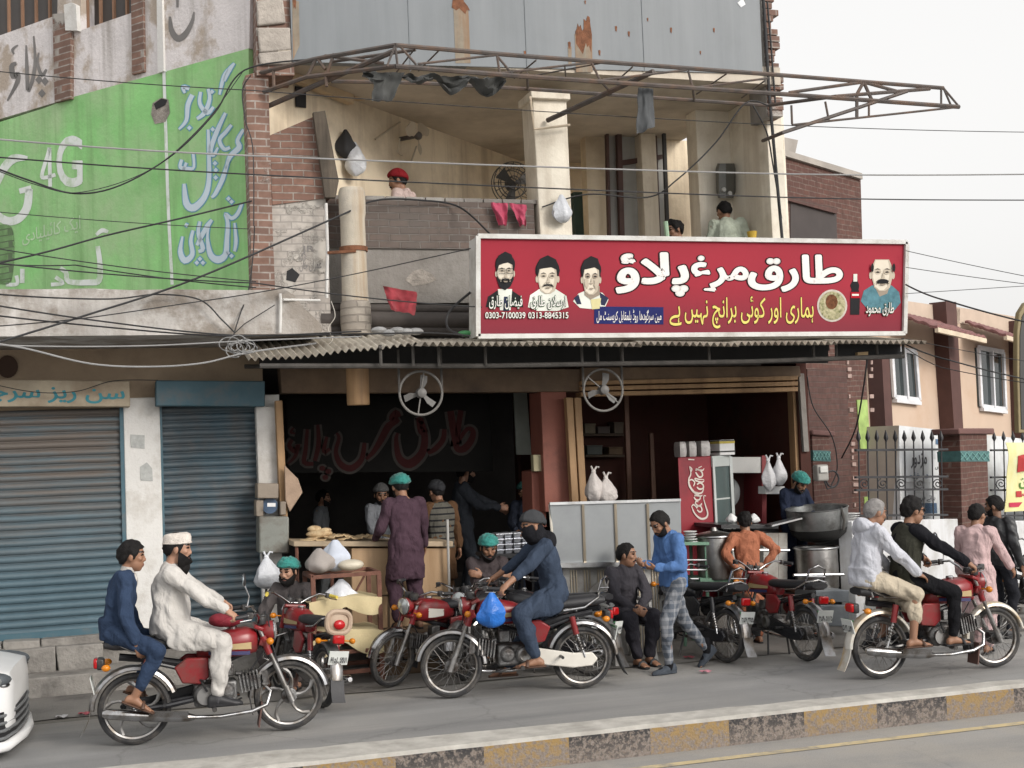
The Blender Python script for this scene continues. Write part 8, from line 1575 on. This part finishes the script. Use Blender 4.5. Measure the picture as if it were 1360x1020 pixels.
# ---- white cars
carw = mat('car_white', (.76, .76, .76), .22, var=.04, bump=0); carg = glassy('car_glass', (.02, .022, .025), .05); carb = mat('car_black', (.02, .02, .022), .5, bump=0)
def car(label, loc, yaw, PW=.42):
    t = thing('parked_car', label, 'car', (0, 0, 0)); OFF[t.name] = V((0, 0, 0)); secs = ((1.83, .42, .16, .5), (1.80, .46, .25, .66), (1.66, .46, .28, .765), (1.35, .49, .32, .80), (.9, .60, .39, .82), (.3, .62, .40, .825), (-.8, .62, .40, .825), (-1.45, .63, .39, .81), (-1.75, .62, .35, .76), (-1.84, .58, .28, .66)); b = MB(); rings = []
    for x, zc, hh, hw in secs: rings.append([(x, hw * math.copysign(abs(math.cos(a)) ** .38, math.cos(a)), zc + hh * math.copysign(abs(math.sin(a)) ** .42, math.sin(a))) for a in [2 * math.pi * j / 28 for j in range(28)]])
    b.loft(rings); b.build('body', carw, t, smooth=60)
    b = MB(); rings = []
    for x, z, hw in ((.95, .96, .7), (.30, 1.42, .62), (-.2, 1.5, .63), (-1.0, 1.48, .62), (-1.7, 1.02, .66)): rings.append([(x, -hw, z - .015), (x * .98, -hw * .97, z), (x * .98, hw * .97, z), (x, hw, z - .015), (x * .9, .76, .9), (x * .9, -.76, .9)])
    b.loft(rings); b.build('cabin', carg, t, smooth=30); b = MB(); b.grid(lambda u, v: V((.28 - 1.3 * u, -.6 + 1.2 * v, 1.455 + .055 * math.sin(u * 3.1) - .03 * abs(2 * v - 1) ** 2)), 8, 8, th=(0, 0, .02)); b.build('roof', carw, t)
    for sx in (1.15, -1.2):
        for sy in (-1, 1):
            b = MB(); b.lathe([(.18, -.1), (.27, -.1), (.29, -.06), (.29, .06), (.27, .1), (.18, .1)], (sx, sy * .74, .29), 28, 'y', cap=False); w_ = b.build('wheel', tyre_m, t); b = MB(); b.lathe([(.001, .07), (.1, .085), (.185, .06), (.185, -.06)], (sx, sy * .74, .29), 20, 'y', cap=False) if sy > 0 else b.lathe([(.001, -.07), (.1, -.085), (.185, -.06), (.185, .06)], (sx, sy * .74, .29), 20, 'y', cap=False); b.build('rim', alu, w_)
    for sy in (-1, 1):
        b = MB(); b.ell((1.60, sy * .66, .66), (.24, .12, .075), 16, 10, Matrix.Rotation(sy * -.25, 3, 'Z')); hl_ = b.build('headlight', mat('headlamp_dark', (.09, .1, .11), .08, bump=0), t); b = MB(); b.ell((1.68, sy * .67, .66), (.1, .1, .05), 12, 8); b.build('lamp', lens_c, hl_); b = MB(); b.ell((1.76, sy * .62, .62), (.06, .07, .03), 10, 8); b.build('chrome_trim', chrome, hl_)
        b = MB(); b.ell((.75, sy * .9, 1.0), (.07, .1, .06), 12, 8); b.build('mirror', carw, t)
    b = MB(); b.prism([(x_, y_, .17) for x_, y_ in ((1.36, -.825), (1.66, -.805), (1.775, -.685), (1.83, -.4), (1.848, 0), (1.83, .4), (1.775, .685), (1.66, .805), (1.36, .825))], (0, 0, .24)); b.build('grille', carb, t)
    for k in range(4): b = MB(); b.tube([(sx_ , sy_, .2 + .06 * k) for sx_, sy_ in ((1.38, -.825), (1.665, -.805), (1.78, -.685), (1.835, -.4), (1.853, 0), (1.835, .4), (1.78, .685), (1.665, .805), (1.38, .825))], .014, 6); b.build('grille_bar', mat('grille_grey', (.15, .155, .16), .4), t)
    b = MB(); b.tube([(1.4, -.81, .13), (1.66, -.79, .13), (1.79, -.66, .13), (1.86, -.2, .13), (1.86, .2, .13), (1.79, .66, .13), (1.66, .79, .13), (1.4, .81, .13)], .045, 10); b.build('bumper_lip', carw, t)
    t.location = loc; t.rotation_euler = (0, 0, yaw); return t
fp_ = G(42, 1006); car('white car nosing into view at the lower left corner', (fp_.x - 1.93, fp_.y + .8, -.02), R_(-4)); p = ww(1352, 700); car('white car half seen behind the right railing', (p.x + 1.2, p.y - .9, .0), math.atan2(d2.y, d2.x))
